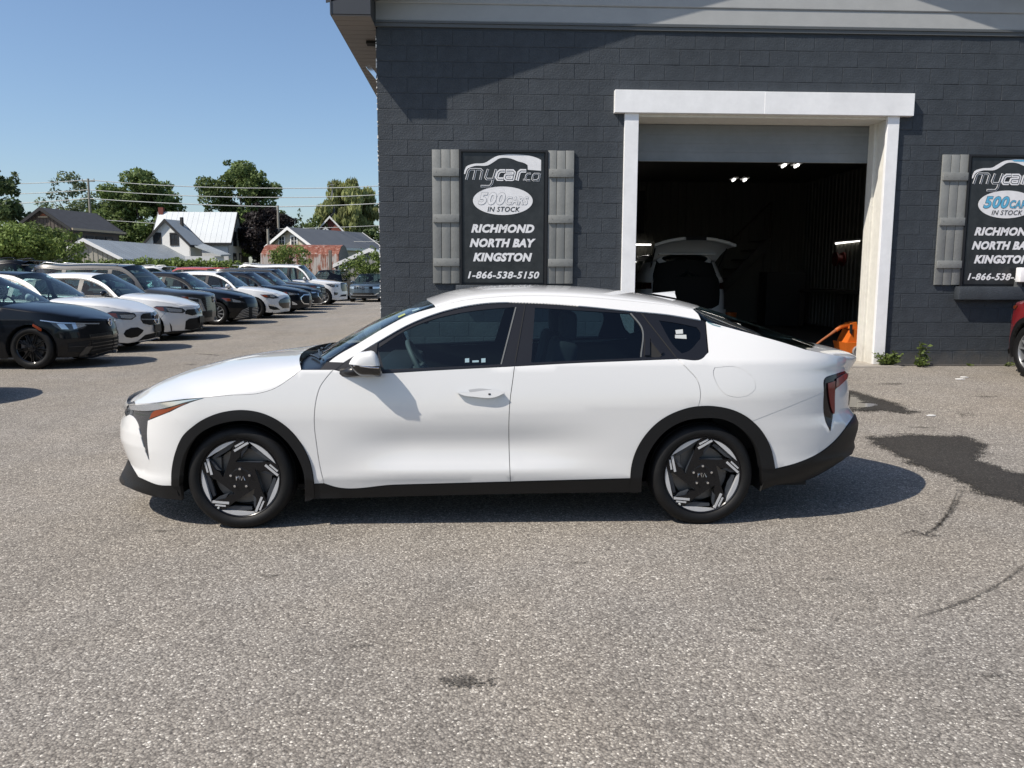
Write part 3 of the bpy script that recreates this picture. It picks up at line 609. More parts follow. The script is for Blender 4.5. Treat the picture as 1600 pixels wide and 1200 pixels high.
# ---- glazing and black frames
R_up = [(a, b-4.5) for a, b in R_out[2:-1]]
skin('window_frame', K4, kp([[(534, 568), (590, 534)]+R_up+[(1095, 497)], [(1095, 497), (1102.4, 501.6)], [(1102.4, 501.6), (1106, 549.5)], [(1106, 549.5), (1099, 558.5), (1058.5, 561), (1000, 563.4), (900, 567.4), (804, 572.6), (760, 574.8), (680, 579), (598, 583.8)], [(598, 583.8), (590, 575), (534, 568)]]), .03, TRIM, car, inset=0, off=-.010, flange=.01,
     holes=[kp([[(590, 543), (640, 511.5), (680, 496.5), (720, 487.3), (760, 481.8), (804.5, 478.3)], [(804.5, 478.3), (782, 569)], [(782, 569), (600, 578.5)], [(600, 578.5), (590, 543)]]),
            kp([[(836, 479), (900, 483), (940, 485.6), (984, 488.4)], [(984, 488.4), (1002, 510.5), (1000.5, 558.5)], [(1000.5, 558.5), (830, 566.5)], [(830, 566.5), (836, 479)]]),
            kp([[(1030, 499), (1060, 503.5), (1090, 510)], [(1090, 510), (1095, 516), (1095, 528)], [(1095, 528), (1075, 548), (1066, 551)], [(1066, 551), (1058, 544), (1030, 499)]], 4)])
wf = skin('front_window', K4, kp([[(587, 541), (640, 509.5), (680, 494.5), (720, 485.3), (760, 479.8), (806.5, 476.3)], [(806.5, 476.3), (783, 571)], [(783, 571), (600, 580.5)], [(600, 580.5), (587, 541)]]), .05, GLASS, car, inset=0, off=-.014, flange=0)
wr = skin('rear_window', K4, kp([[(834, 477), (900, 481), (940, 483.6), (985, 486.4)], [(985, 486.4), (1004, 509.5), (1002.5, 560.5)], [(1002.5, 560.5), (828, 568.5)], [(828, 568.5), (834, 477)]]), .05, GLASSP, car, inset=0, off=-.014, flange=0)
skin('quarter_window', K4, kp([[(1026, 497), (1060, 501.5), (1093, 508)], [(1093, 508), (1098, 515), (1098, 530)], [(1098, 530), (1077, 550), (1066, 554)], [(1066, 554), (1056, 546), (1026, 497)]], 4), .05, GLASSQ, car, inset=0, off=-.014, flange=0)
for a in ([(1002, 487.5), (1058.5, 559.5)],):
    p = K4.px2sz(crom(a, 12), ORG); pn = p+[.003, .0]; skin('frame_seam', K4, list(p-[.002, 0])+list(pn[::-1]), .03, DARK, car, inset=0, off=-.006, flange=.004)
p = K4.px2sz(crom([(821, 473.4), (804, 571)], 14), ORG); skin('frame_seam', K4, list(p-[.0025, 0])+list((p+[.0025, 0])[::-1]), .03, DARK, car, inset=0, off=-.006, flange=.004)
for a, wd in (([(806, 479), (783, 568.5)], .004), ([(986, 488.5), (1003, 510.5), (1001.8, 557)], .004)):
    p = K4.px2sz(crom(a, 12), ORG); skin('window_seal', K4, list(p-[wd, 0])+list((p+[wd, 0])[::-1]), .03, GREYINT, car, inset=0, off=-.006, flange=.004)
skin('pillar_base', K4, kp([[(500, 577), (511, 565.5)], [(511, 565.5), (538, 566.5)], [(538, 566.5), (524, 578)], [(524, 578), (500, 577)]], 3), .03, TRIM, car, inset=0, off=.001, flange=.02)
skin('belt_strip', K4, kp([[(598, 577.5), (680, 574.2), (782, 569.2), (804, 568), (900, 563.6), (1000, 559.3), (1056, 557.5)], [(1058, 560.2), (1000, 562.8), (900, 566.8), (804, 572), (760, 574), (680, 578.3), (598, 583.2)]], 5), .04, TRIM, car, inset=0, off=.001, flange=.02)
skin('mirror_sail', K4, kp([[(514, 587), (522, 577.5), (534, 568.5), (590, 535)], [(590, 535), (589, 560), (600, 580)], [(600, 580), (598, 584), (560, 586), (514, 587)]]), .03, TRIM, car, inset=0, off=-.001, flange=.02)
skin('door_pull', K4, kp([[(1007.5, 526.5), (1017, 527)], [(1017, 527), (1036, 551)], [(1036, 551), (1034, 555), (1007, 555.5)], [(1007, 555.5), (1007.5, 526.5)]], 4), .03, DARK, rdoor[0], inset=0, off=-.006, flange=.004, sides=(1,))
skin('rear_handle', K4, kp([[(1008, 527), (1015.5, 527.5)], [(1015.5, 527.5), (1015.5, 555)], [(1015.5, 555), (1007.5, 555)], [(1007.5, 555), (1008, 527)]], 4), .03, TRIM, rdoor[0], inset=0, off=.004, flange=.012, sides=(1,))
skin('rear_handle_bar', K4, kp([[(1018, 527.5), (1037, 550.5)], [(1037, 550.5), (1033, 553.5)], [(1033, 553.5), (1016.5, 533)], [(1016.5, 533), (1018, 527.5)]], 4), .03, TRIM, rdoor[0], inset=0, off=.004, flange=.012, sides=(1,))
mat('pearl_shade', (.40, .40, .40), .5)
# front door handle: recess cup and bar
cup = kp([[(714, 613), (726, 606), (748, 604.6), (775, 606.5), (788, 613), (786, 621), (776, 628.5), (745, 629.5), (728, 623), (714, 613)]], 3)
for k, sd in enumerate((1, -1)):
    skin('handle_cup', K4, cup, .02, WHITE, fdoor[k], inset=0, off=.0015, flange=.004, sides=(sd,))
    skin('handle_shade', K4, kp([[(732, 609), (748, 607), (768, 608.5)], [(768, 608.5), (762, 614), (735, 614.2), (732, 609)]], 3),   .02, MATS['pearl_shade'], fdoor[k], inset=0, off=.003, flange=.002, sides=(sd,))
    skin('handle', K4, kp([[(714, 613.5), (735, 612.8), (762, 609.5), (774, 609), (787, 614.5)], [(787, 614.5), (776, 619.5), (740, 619.8), (724, 617.5), (714, 613.5)]], 3), .015, WHITE, fdoor[k], inset=0, off=.030, flange=.026, sides=(sd,))
skin('handle_button', K4, kp([[(763, 614.5), (766.5, 614.5)], [(766.5, 614.5), (766.5, 617)], [(766.5, 617), (763, 617)], [(763, 617), (763, 614.5)]], 2), .02, DARK, fdoor[0], inset=0, off=.032, flange=.002, sides=(1,))
# seams drawn as real gaps are in the panels; bumper seam lines
# door mirror: shell, lower bowl, glass, arm
def loftx(name, secs, m, parent):
    n = len(secs[0]); V = [p for s_ in secs for p in s_]; F = []
    for i in range(len(secs)-1):
        for j in range(n): F.append((i*n+j, i*n+(j+1) % n, (i+1)*n+(j+1) % n, (i+1)*n+j))
    F += [tuple(range(n))[::-1], tuple((len(secs)-1)*n+j for j in range(n))]
    mb_ = MB(); mb_.add(V, F); return mb_.build(name, m, parent, sharp=50)
hitm = K4.hit(572, 575, ORG)
def mp(px, py, out_):   # a point held 'out_' metres outside the flank plane
    return on_y(px, py, YN-out_)-ORG
for sd in (1, -1):
    def sec(f0, f1, y, r=14, sx=1., dx=0.):
        return None
    ys = np.linspace(0.06, .235, 7); secs = []; secl = []
    top_px = [(545, 569), (548, 563), (553, 556.5), (560, 551), (571, 549.2), (583.5, 548.5), (589, 554), (592.5, 563), (594.5, 572)]
    low_px = [(545, 571), (551, 578.5), (560, 586), (578, 587.6), (596.5, 587.8), (597, 573.5)]
    tp = crom(top_px, 18); cx_, cz_ = 574., 572.
    def ring(poly, yo, k): 
        return [(lambda q: (q[0], q[1]*sd, q[2]))(mp(cx_+(a-cx_)*k, cz_+(b-cz_)*k, yo)) for a, b in poly]
    tpoly = list(map(tuple, tp))+[(585, 572.5), (565, 571.5), (552, 570.5)]
    lpoly = list(map(tuple, crom(low_px, 14)))+[(585, 572.5), (565, 571.5)]
    for kk, yo in zip((.80, .93, 1., 1., .97, .88, .62), (-.02, .0, .025, .05, .075, .10, .115)):
        secs.append(ring(tpoly, yo, kk)); secl.append(ring(lpoly, yo, kk))
    if sd < 0: secs = [s_[::-1] for s_ in secs]; secl = [s_[::-1] for s_ in secl]
    mi = loftx('door_mirror', secs, WHITE, car); loftx('mirror_bowl', secl, GLOSSBLK, mi)
    st = MB(); st.tube([(lambda q: (q[0], q[1]*sd, q[2]))(mp(*p)) for p in ((552, 571.6, .105), (565, 572.4, .113), (578, 574.3, .117), (592, 575, .11))], .0045, 6); st.build('turn_signal', CHROME, mi)
    ar = MB(); ar.tube([(lambda q: (q[0], q[1]*sd, q[2]))(mp(*p)) for p in ((532, 583, -.07), (548, 581, -.02), (562, 579, .02))], [.032, .03, .03], 10); ar.build('mirror_arm', TRIM, mi, True)
# ---- cabin
cab = MB(); cab.box((.72, -.70, .30), (.98, .70, .92), 0, .04); cab.box((.55, -.74, .62), (.86, .74, .90), 0, .05); cab.build('dashboard', DASH, car, sharp=40)
sw = MB(); c0 = Vector((1.03, -.36, .90)); ax = Vector((.88, 0, .47)).normalized(); e1 = Vector((0, 1, 0)); e2 = ax.cross(e1)
sw.tube([c0+(e1*math.cos(a)+e2*math.sin(a))*.185 for a in np.linspace(0, 2*math.pi, 33)], .016, 8, cap=False); sw.tube([c0-e1*.18, c0+e1*.18], .02, 6); sw.tube([c0, c0-ax*.25], .03, 8); sw.build('steering_wheel', GREYINT, car, True)
def seat(x, y, wid, back=.62, rec=.22):
    s_ = MB(); s_.box((x-.28, y-wid/2, .30), (x+.24, y+wid/2, .52), 0, .05)
    bm = bmesh.new(); bmesh.ops.create_cube(bm, size=1)
    for v_ in bm.verts: v_.co = Vector((v_.co.x*.15, v_.co.y*wid*(.92 if v_.co.z > 0 else 1), v_.co.z*back))
    bmesh.ops.bevel(bm, geom=bm.edges[:], offset=.045, segments=3, affect='EDGES', profile=.5)
    for v_ in bm.verts: v_.co = Matrix.Rotation(rec, 4, 'Y') @ (v_.co+Vector((0, 0, back/2)))+Vector((x+.2, y, .48))
    s_.bm(bm); return s_
def headrest(s_, x, y):
    bm = bmesh.new(); bmesh.ops.create_cube(bm, size=1)
    for v_ in bm.verts: v_.co = Vector((v_.co.x*.10+x, v_.co.y*.27+y, v_.co.z*.19+1.17))
    bmesh.ops.bevel(bm, geom=bm.edges[:], offset=.04, segments=3, affect='EDGES', profile=.5); s_.bm(bm)
for y in (-.37, .37):
    s_ = seat(1.62, y, .52); headrest(s_, 1.97, y); s_.build('front_seat', SEAT, car, sharp=40)
s_ = seat(2.45, 0, 1.25, .58, .35)
for y in (-.38, .38): headrest(s_, 2.80, y)
s_.build('rear_seat', SEAT, car, sharp=40)
mb = MB(); mb.box((2.95, -.62, .88), (3.45, .62, .93), 0, .01); mb.build('parcel_shelf', DASH, car); mb = MB(); mb.box((2.85, -.66, .42), (3.62, .66, .86)); mb.build('trunk_sun_block', DARK, car)  # the dark box in the trunk is added to block sun leaking through
mb = MB(); mb.box((1.02, -.06, 1.16), (1.06, .18, 1.23), 0, .012); mb.build('rear_view_mirror', TRIM, car)
# stickers inside the glass
def decal(name, px, m, parent, off=-.012): return skin(name, K4, kp([[px[i], px[(i+1) % len(px)]] for i in range(len(px))], 3), .05, m, parent, inset=0, off=off, flange=0, sides=(1,))
decal('window_sticker', [(1056, 514), (1067.5, 512.8), (1068, 519.5), (1057, 520.2)], STICK, car); decal('window_sticker', [(1055.5, 521.5), (1073, 521.3), (1073.5, 527.8), (1055.5, 526.8)], STICK, car)
for a in (726.5, 752): decal('window_sticker', [(a, 558.8), (a+6.5, 558.4), (a+6.5, 564.8), (a, 565.2)], STICKB, car)
decal('window_sticker', [(738, 562), (748, 561.6), (748, 564.6), (738, 565)], STICKB, car)
g = span(wsE, wsC, 2.2, 18)
def ws_patch(name, i0, i1, j0, j1, m):
    rows = [[g[i][j]+np.array([.0, 0, .003]) for j in range(j0, j1+1)] for i in range(i0, i1+1)]; cloth(name, rows, m, car)
ws_patch('windscreen_sticker', 12, 13, 3, 5, STICKG); ws_patch('windscreen_sticker', 14, 15, 3, 5, STICKB)
# ------------------------------------------------------------------ ground
YW = 11.4; XL, XR = -1.34, 8.96; XP = 3.81; ZG = .235
def gz(x, y):
    x = np.asarray(x, float); y = np.asarray(y, float)
    a = ZG*sst(6.6, 11.1, y)*sst(-4.6, -1.6, x)*(1-sst(30, 40, y))*(1-sst(14, 18, x))
    return a+.14*sst(14, 36, y)*(1-sst(39, 46, y))*(1-sst(-3.5, -1.5, x))
def asphalt(name, tone=1.0, wet=0.0, mask=False, soft=(.80, .98)):
    m = bpy.data.materials.new(name); m.use_nodes = True; T = m.node_tree; N = T.nodes; L = T.links; b = N['Principled BSDF']
    geo = N.new('ShaderNodeNewGeometry'); P = geo.outputs['Position']
    def vor(s, feat='F1'):
        v = N.new('ShaderNodeTexVoronoi'); v.inputs['Scale'].default_value = s; v.feature = feat; L.new(P, v.inputs['Vector']); return v
    def noi(s, d=4, vec=P, r=.6):
        v = N.new('ShaderNodeTexNoise'); v.inputs['Scale'].default_value = s; v.inputs['Detail'].default_value = d; v.inputs['Roughness'].default_value = r; L.new(vec, v.inputs['Vector']); return v
    def mth(op, a, c):
        q = N.new('ShaderNodeMath'); q.operation = op
        for i, k in enumerate((a, c)):
            if isinstance(k, (int, float)): q.inputs[i].default_value = k
            else: L.new(k, q.inputs[i])
        return q.outputs[0]
    def rng(v, a, c, d, e, clamp=True):
        q = N.new('ShaderNodeMapRange'); q.clamp = clamp
        for i, k in zip(('From Min', 'From Max', 'To Min', 'To Max'), (a, c, d, e)): q.inputs[i].default_value = k
        L.new(v, q.inputs['Value']); return q.outputs[0]
    v1 = vor(105); v2 = vor(260); sx = N.new('ShaderNodeSeparateColor'); L.new(v1.outputs['Color'], sx.inputs[0]); sy = N.new('ShaderNodeSeparateColor'); L.new(v2.outputs['Color'], sy.inputs[0])
    ramp = N.new('ShaderNodeValToRGB'); e = ramp.color_ramp.elements
    e[0].position = 0; e[0].color = (.1, .094, .088, 1); e[1].position = 1; e[1].color = (.74, .72, .67, 1)
    for p, c in ((.14, (.17, .157, .143)), (.45, (.245, .229, .209)), (.74, (.30, .282, .256)), (.86, (.36, .338, .305)), (.91, (.46, .44, .40))):
        q = ramp.color_ramp.elements.new(p); q.color = (*c, 1)
    mixv = mth('ADD', mth('MULTIPLY', sx.outputs[0], .72), mth('MULTIPLY', sy.outputs[0], .28)); mixv = rng(mixv, .06, .94, 0, 1)
    L.new(mixv, ramp.inputs[0])
    gap = rng(v1.outputs['Distance'], .35, .75, 1., .62)                      # bitumen in the gaps between chips
    mp = N.new('ShaderNodeMapping'); mp.inputs['Scale'].default_value = (1., .22, 1.); L.new(P, mp.inputs[0])
    big = rng(noi(.35, 6).outputs[0], .3, .7, .93, 1.07); mid = rng(noi(2.3, 6, r=.7).outputs[0], .3, .7, .91, 1.09); stk = rng(noi(1.1, 5, mp.outputs[0]).outputs[0], .34, .66, .93, 1.06)
    dk = rng(noi(.9, 7, r=.75).outputs[0], .60, .74, 1., .90)
    f = mth('MULTIPLY', mth('MULTIPLY', big, mid), mth('MULTIPLY', mth('MULTIPLY', stk, dk), gap))
    if tone != 1.0: f = mth('MULTIPLY', f, tone)
    mx = N.new('ShaderNodeMix'); mx.data_type = 'RGBA'; mx.blend_type = 'MULTIPLY'; mx.inputs['Factor'].default_value = 1; L.new(ramp.outputs[0], mx.inputs['A']); L.new(f, mx.inputs['B'])
    hue = N.new('ShaderNodeMix'); hue.data_type = 'RGBA'; hue.blend_type = 'MULTIPLY'; hue.inputs['A'].default_value = (1, 1, 1, 1); L.new(rng(noi(.55, 3).outputs[0], .35, .65, 0, 1), hue.inputs['Factor'])
    hue.inputs['B'].default_value = (1.09, 1.04, .965, 1); hue.inputs['A'].default_value = (1.05, 1.03, 1.0, 1); hue.blend_type = 'MIX'
    m2 = N.new('ShaderNodeMix'); m2.data_type = 'RGBA'; m2.blend_type = 'MULTIPLY'; m2.inputs['Factor'].default_value = 1; L.new(mx.outputs['Result'], m2.inputs['A']); L.new(hue.outputs['Result'], m2.inputs['B'])
    L.new(m2.outputs['Result'], b.inputs['Base Color']); b.inputs['Roughness'].default_value = .92-wet*.5; b.inputs['Specular IOR Level'].default_value = .25+wet*.3
    bp = N.new('ShaderNodeBump'); bp.inputs['Strength'].default_value = .55*(1-wet*.6); bp.inputs['Distance'].default_value = .006
    L.new(mth('ADD', mth('MULTIPLY', v1.outputs['Distance'], -1.), mth('MULTIPLY', sx.outputs[1], .5)), bp.inputs['Height']); L.new(bp.outputs[0], b.inputs['Normal'])
    if mask:   # ragged worn edge: the 'edge' value runs from 0 at the outline to 1 inside
        at = N.new('ShaderNodeAttribute'); at.attribute_name = 'edge'; tr = N.new('ShaderNodeBsdfTransparent'); ms = N.new('ShaderNodeMixShader'); o = N['Material Output']
        k = mth('ADD', at.outputs['Fac'], mth('MULTIPLY', mth('ADD', mth('MULTIPLY', noi(9, 8, r=.75).outputs[0], .7), mth('MULTIPLY', sx.outputs[2], .3)), 1.3)); k = rng(k, soft[0], soft[1], 0, 1)
        L.new(k, ms.inputs[0]); L.new(tr.outputs[0], ms.inputs[1]); L.new(b.outputs[0], ms.inputs[2]); L.new(ms.outputs[0], o.inputs[0])
    return m
ASPH = asphalt('worn_chip_asphalt'); WET = asphalt('wet_asphalt', .15, .30, True); OIL = asphalt('stained_asphalt', .40, .15, True); SKID = asphalt('tyre_marked_asphalt', .42, .1, True, (.82, 1.45)); OILS = asphalt('spotted_asphalt', .55, .1, True, (.85, 1.5)); PALE = asphalt('dusty_asphalt', 1.07, 0, True)
xs = np.unique(np.r_[np.arange(-60, -5, 2.5), np.arange(-5, 9, .35), np.arange(9, 22, 2.)]); ys = np.unique(np.r_[np.arange(-14, 6, 2.), np.arange(6, 14, .35), np.arange(14, 62.1, 1.5)])
gx, gy = np.meshgrid(xs, ys); Zg = gz(gx, gy); V = np.stack([gx, gy, Zg], -1).reshape(-1, 3); nx = len(xs)
F = [(j*nx+i, j*nx+i+1, (j+1)*nx+i+1, (j+1)*nx+i) for j in range(len(ys)-1) for i in range(nx-1)]
tag(mesh('asphalt_lot', V, F, ASPH, None, True), kind='structure')
GRASSM = mat('dry_grass_ground', (.09, .11, .045), .95, var=(.6, .35))
mesh('ground', [(-1500, -400, -.03), (1500, -400, -.03), (1500, 2200, -.03), (-1500, 2200, -.03)], [(0, 1, 2, 3)], GRASSM); tag(bpy.data.objects['ground'], kind='structure')

def sheet(name, poly, m, lift=.004, inner=.12, step=.06, jit=.03, label=None):
    """thin patch lying on the asphalt with an 'edge' value for its worn rim"""
    P = np.asarray(poly, float); Q = []
    for i in range(len(P)):
        a, c = P[i], P[(i+1) % len(P)]; n = max(1, int(np.linalg.norm(c-a)/step)); Q += [a+(c-a)*k/n for k in range(n)]
    Q = np.array(Q)+RNG.normal(0, jit, (len(Q), 2)); V2, T, Pp, _ = fill(Q, step*1.3); e = np.clip(edist(Pp, V2)/inner, 0, 1)
    V3 = np.c_[V2, gz(V2[:, 0], V2[:, 1])+lift]; o = mesh(name, V3, T, m, None, True)
    at = o.data.attributes.new('edge', 'FLOAT', 'POINT'); at.data.foreach_set('value', e.astype(np.float32)); return tag(o, kind='structure')
def gpx(pts):
    o = []
    for px, py in pts:
        z = 0.
        for _ in range(12): p = on_z(px, py, z); z = float(gz(p[0], p[1]))
        o.append((p[0], p[1]))
    return o
sheet('wet_patch', gpx([(1334, 682), (1362, 681), (1410, 677), (1470, 678), (1515, 680), (1548, 695), (1549, 714), (1535, 718), (1565, 728), (1600, 737), (1640, 745), (1640, 800), (1600, 793), (1560, 783), (1520, 772), (1490, 757), (1478, 748), (1440, 737), (1412, 727), (1396, 716), (1376, 701), (1350, 692)]), WET, .005, .26, .05, .03)
sheet('damp_patch', gpx([(1250, 606), (1330, 608), (1375, 620), (1412, 632), (1445, 646), (1420, 650), (1390, 645), (1250, 647)]), WET, .005, .3, .06, .03)
sheet('damp_patch', gpx([(1490, 642), (1520, 646), (1535, 652), (1500, 653)]), OIL, .004, .3, .08, .03)
PUD = mat('puddle_water', (.05, .045, .04), .03, spec=.5)
N_ = PUD.node_tree.nodes; L_ = PUD.node_tree.links; a1 = N_.new('ShaderNodeAttribute'); a1.attribute_name = 'edge'; n1 = N_.new('ShaderNodeTexNoise'); n1.inputs['Scale'].default_value = 5.; n1.inputs['Detail'].default_value = 6; g1 = N_.new('ShaderNodeNewGeometry'); mp1 = N_.new('ShaderNodeMapping'); mp1.inputs['Scale'].default_value = (.6, 2.2, 1.); L_.new(g1.outputs['Position'], mp1.inputs[0]); L_.new(mp1.outputs[0], n1.inputs['Vector'])
m1 = N_.new('ShaderNodeMath'); m1.operation = 'ADD'; L_.new(a1.outputs['Fac'], m1.inputs[0]); L_.new(n1.outputs[0], m1.inputs[1]); r1 = N_.new('ShaderNodeMapRange'); r1.inputs['From Min'].default_value = .88; r1.inputs['From Max'].default_value = .96; L_.new(m1.outputs[0], r1.inputs['Value'])
t1 = N_.new('ShaderNodeBsdfTransparent'); x1_ = N_.new('ShaderNodeMixShader'); L_.new(r1.outputs[0], x1_.inputs[0]); L_.new(t1.outputs[0], x1_.inputs[1]); L_.new(N_['Principled BSDF'].outputs[0], x1_.inputs[2]); L_.new(x1_.outputs[0], N_['Material Output'].inputs[0])
sheet('puddle', gpx([(1236, 612), (1334, 613), (1352, 616), (1372, 619), (1378, 627), (1398, 634), (1406, 641), (1376, 645), (1310, 645), (1236, 645)]), PUD, .009, .55, .1, .01)
sheet('oil_stain', gpx([(676, 1062), (690, 1052), (720, 1053), (760, 1053), (800, 1057), (812, 1062), (770, 1068), (782, 1073), (730, 1079), (695, 1078)]), OIL, .004, .11, .02, .012)
def ribbon(name, px, wd, m=None):
    c = np.array(gpx(list(map(tuple, crom(px, 60))))); t = np.gradient(c, axis=0); t /= np.linalg.norm(t, axis=1, keepdims=True); n = np.c_[-t[:, 1], t[:, 0]]
    wv = wd*(1+.5*RNG.normal(0, 1, (len(c), 1)).clip(-1, 1)); P = np.vstack([c+n*wv*1.6, c, c-n*wv*1.6]); k = len(c); Z = gz(P[:, 0], P[:, 1])+.004
    F_ = [(j*k+i, j*k+i+1, (j+1)*k+i+1, (j+1)*k+i) for j in (0, 1) for i in range(k-1)]; o = mesh(name, np.c_[P, Z], F_, m or SKID, None, True)
    e = np.zeros(3*k); e[k:2*k] = .62*np.sin(np.linspace(.25, math.pi-.25, k))**.4; at = o.data.attributes.new('edge', 'FLOAT', 'POINT'); at.data.foreach_set('value', e.astype(np.float32)); tag(o, kind='structure')
ribbon('tyre_mark', [(1426, 967), (1480, 950), (1530, 930), (1570, 907), (1600, 884), (1625, 862)], .011)
ribbon('tyre_mark', [(1420, 838), (1450, 833), (1475, 812), (1494, 788), (1504, 766)], .016); ribbon('tyre_mark', [(1440, 836), (1465, 822), (1482, 800), (1492, 778), (1496, 765)], .011)
ribbon('tyre_mark', [(1405, 838), (1425, 830), (1450, 838), (1470, 836)], .02); ribbon('tyre_mark', [(1340, 684), (1420, 678), (1500, 690), (1600, 697)], .012)
ribbon('tyre_mark', [(305, 553), (325, 554), (343, 556)], .05); ribbon('tyre_mark', [(290, 569), (305, 570)], .05)
for px, py, r_ in ((1555, 1056, .05), (1180, 985, .05), (420, 900, .06), (1010, 1110, .035), (560, 1010, .04), (250, 830, .05), (1290, 905, .05), (900, 880, .05), (1540, 620, .14), (1440, 668, .10), (1395, 600, .16)):
    c = np.array(gpx([(px, py)])[0]); sheet('oil_spot', [(c[0]+math.cos(a)*r_*(1.6+.5*math.sin(2*a+px)), c[1]+math.sin(a)*r_*.6) for a in np.linspace(0, 6.28, 12)[:-1]], OILS, .0035, r_*.9, r_*.35, r_*.06)
LITTER = mat('white_litter', (.7, .69, .66), .8)
for px, py, r, lb in ((1506, 590, .05, 'farther of two white litter scraps below the dark sill'), (1500, 593, .06, 'nearer of two white litter scraps below the dark sill'), (1455, 650, .045, 'white litter scrap at the tip of the damp patch'), (1320, 573, .03, 'tiny white scrap on the concrete at the door jamb')):
    c = np.array(gpx([(px, py)])[0]); q = MB(); pl = [(c[0]+math.cos(a)*r*(1+.4*math.sin(3*a+px)), c[1]+math.sin(a)*r*.6) for a in np.linspace(0, 6.28, 8)[:-1]]; z0 = float(gz(*c))
    q.prism(pl, lambda a, b_: (a, b_, z0+.003), lambda a, b_: (a, b_, z0+.012)); tag(q.build('litter_scrap', LITTER), lb, 'litter', 'white scraps of litter on the asphalt')

# ------------------------------------------------------------------ garage building
BLOCK = mat('slate_painted_block', (.0395, .0465, .055), .62, spec=.35, var=(9, .16), bump=(55, .55)); MORTAR = mat('painted_mortar', (.036, .044, .054), .75, bump=(90, .5))
SIDING = mat('grey_metal_siding', (.33, .335, .33), .5, var=(3, .06)); FLASH = mat('dark_flashing', (.085, .09, .092), .45); FASC = mat('charcoal_fascia', (.045, .047, .052), .4)
SOFF = mat('brown_grey_soffit', (.16, .14, .125), .55); ROOFM = mat('dark_shingle_roof', (.035, .035, .037), .9, var=(4, .3))
WTRIM = mat('white_metal_trim', (.80, .80, .80), .42, var=(5, .06)); CREAM = mat('weathered_cream_jamb', (.66, .645, .59), .6, var=(14, .07)); DOORM = mat('grey_overhead_door', (.18, .195, .205), .5, var=(3, .12))
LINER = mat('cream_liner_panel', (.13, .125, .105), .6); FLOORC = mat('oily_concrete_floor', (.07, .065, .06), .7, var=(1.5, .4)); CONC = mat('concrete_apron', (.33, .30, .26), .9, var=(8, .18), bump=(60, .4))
TUBE = mat('lit_tube', (1, 1, 1), .5, emit=((1., .97, .9), 3.)); WOODD = mat('dark_timber', (.06, .048, .036), .8); ORANGE = mat('orange_plastic', (.58, .135, .018), .4); GREYW = mat('grey_wheel_plastic', (.22, .22, .225), .6)
def weather(m, lo=.82, hi=1.18, dirt=(.16, .14, .115), zt=.62):
    """fading in soft vertical streaks and splashed dirt along the foot of the wall"""
    N = m.node_tree.nodes; L = m.node_tree.links; b = N['Principled BSDF']; src = b.inputs['Base Color'].links[0].from_socket; g = N.new('ShaderNodeNewGeometry'); mp = N.new('ShaderNodeMapping'); mp.inputs['Scale'].default_value = (1.6, 1.6, .5); L.new(g.outputs['Position'], mp.inputs[0])
    n1 = N.new('ShaderNodeTexNoise'); n1.inputs['Scale'].default_value = 1.1; n1.inputs['Detail'].default_value = 7; n1.inputs['Roughness'].default_value = .65; L.new(mp.outputs[0], n1.inputs['Vector']); r1 = N.new('ShaderNodeMapRange'); r1.inputs['From Min'].default_value = .3; r1.inputs['From Max'].default_value = .7; r1.inputs['To Min'].default_value = lo; r1.inputs['To Max'].default_value = hi; L.new(n1.outputs[0], r1.inputs['Value'])
    x1 = N.new('ShaderNodeMix'); x1.data_type = 'RGBA'; x1.blend_type = 'MULTIPLY'; x1.inputs['Factor'].default_value = 1; L.new(src, x1.inputs['A']); L.new(r1.outputs[0], x1.inputs['B'])
    s = N.new('ShaderNodeSeparateXYZ'); L.new(g.outputs['Position'], s.inputs[0]); r2 = N.new('ShaderNodeMapRange'); r2.inputs['From Min'].default_value = zt; r2.inputs['From Max'].default_value = .2; r2.inputs['To Min'].default_value = -.25; r2.inputs['To Max'].default_value = .55; r2.clamp = False; L.new(s.outputs[2], r2.inputs['Value'])
    n2 = N.new('ShaderNodeTexNoise'); n2.inputs['Scale'].default_value = 7; n2.inputs['Detail'].default_value = 8; n2.inputs['Roughness'].default_value = .75; L.new(g.outputs['Position'], n2.inputs['Vector']); a = N.new('ShaderNodeMath'); L.new(r2.outputs[0], a.inputs[0]); L.new(n2.outputs[0], a.inputs[1]); r3 = N.new('ShaderNodeMapRange'); r3.inputs['From Min'].default_value = .55; r3.inputs['From Max'].default_value = 1.15; r3.inputs['To Max'].default_value = .5; L.new(a.outputs[0], r3.inputs['Value'])
    x2 = N.new('ShaderNodeMix'); x2.data_type = 'RGBA'; x2.inputs['B'].default_value = (*dirt, 1); L.new(r3.outputs[0], x2.inputs['Factor']); L.new(x1.outputs['Result'], x2.inputs['A']); L.new(x2.outputs['Result'], b.inputs['Base Color'])
weather(BLOCK); weather(WTRIM, .95, 1.03, (.45, .42, .36), .8); weather(CREAM, .94, 1.04, (.36, .32, .26), .9)
bld = thing('garage_building', 'dark slate painted concrete block garage with an open bay door', 'garage', (XL, YW, ZG))
def bb(x, y, z): return (x-XL, y-YW, z-ZG)
def bbox(q, a, b_, m=0, bev=0): return q.box(bb(*a), bb(*b_), m, bev)
OX0, OX1, OZ1 = 2.06, 5.72, 3.75; ZT = ZG+22*.2032+.03
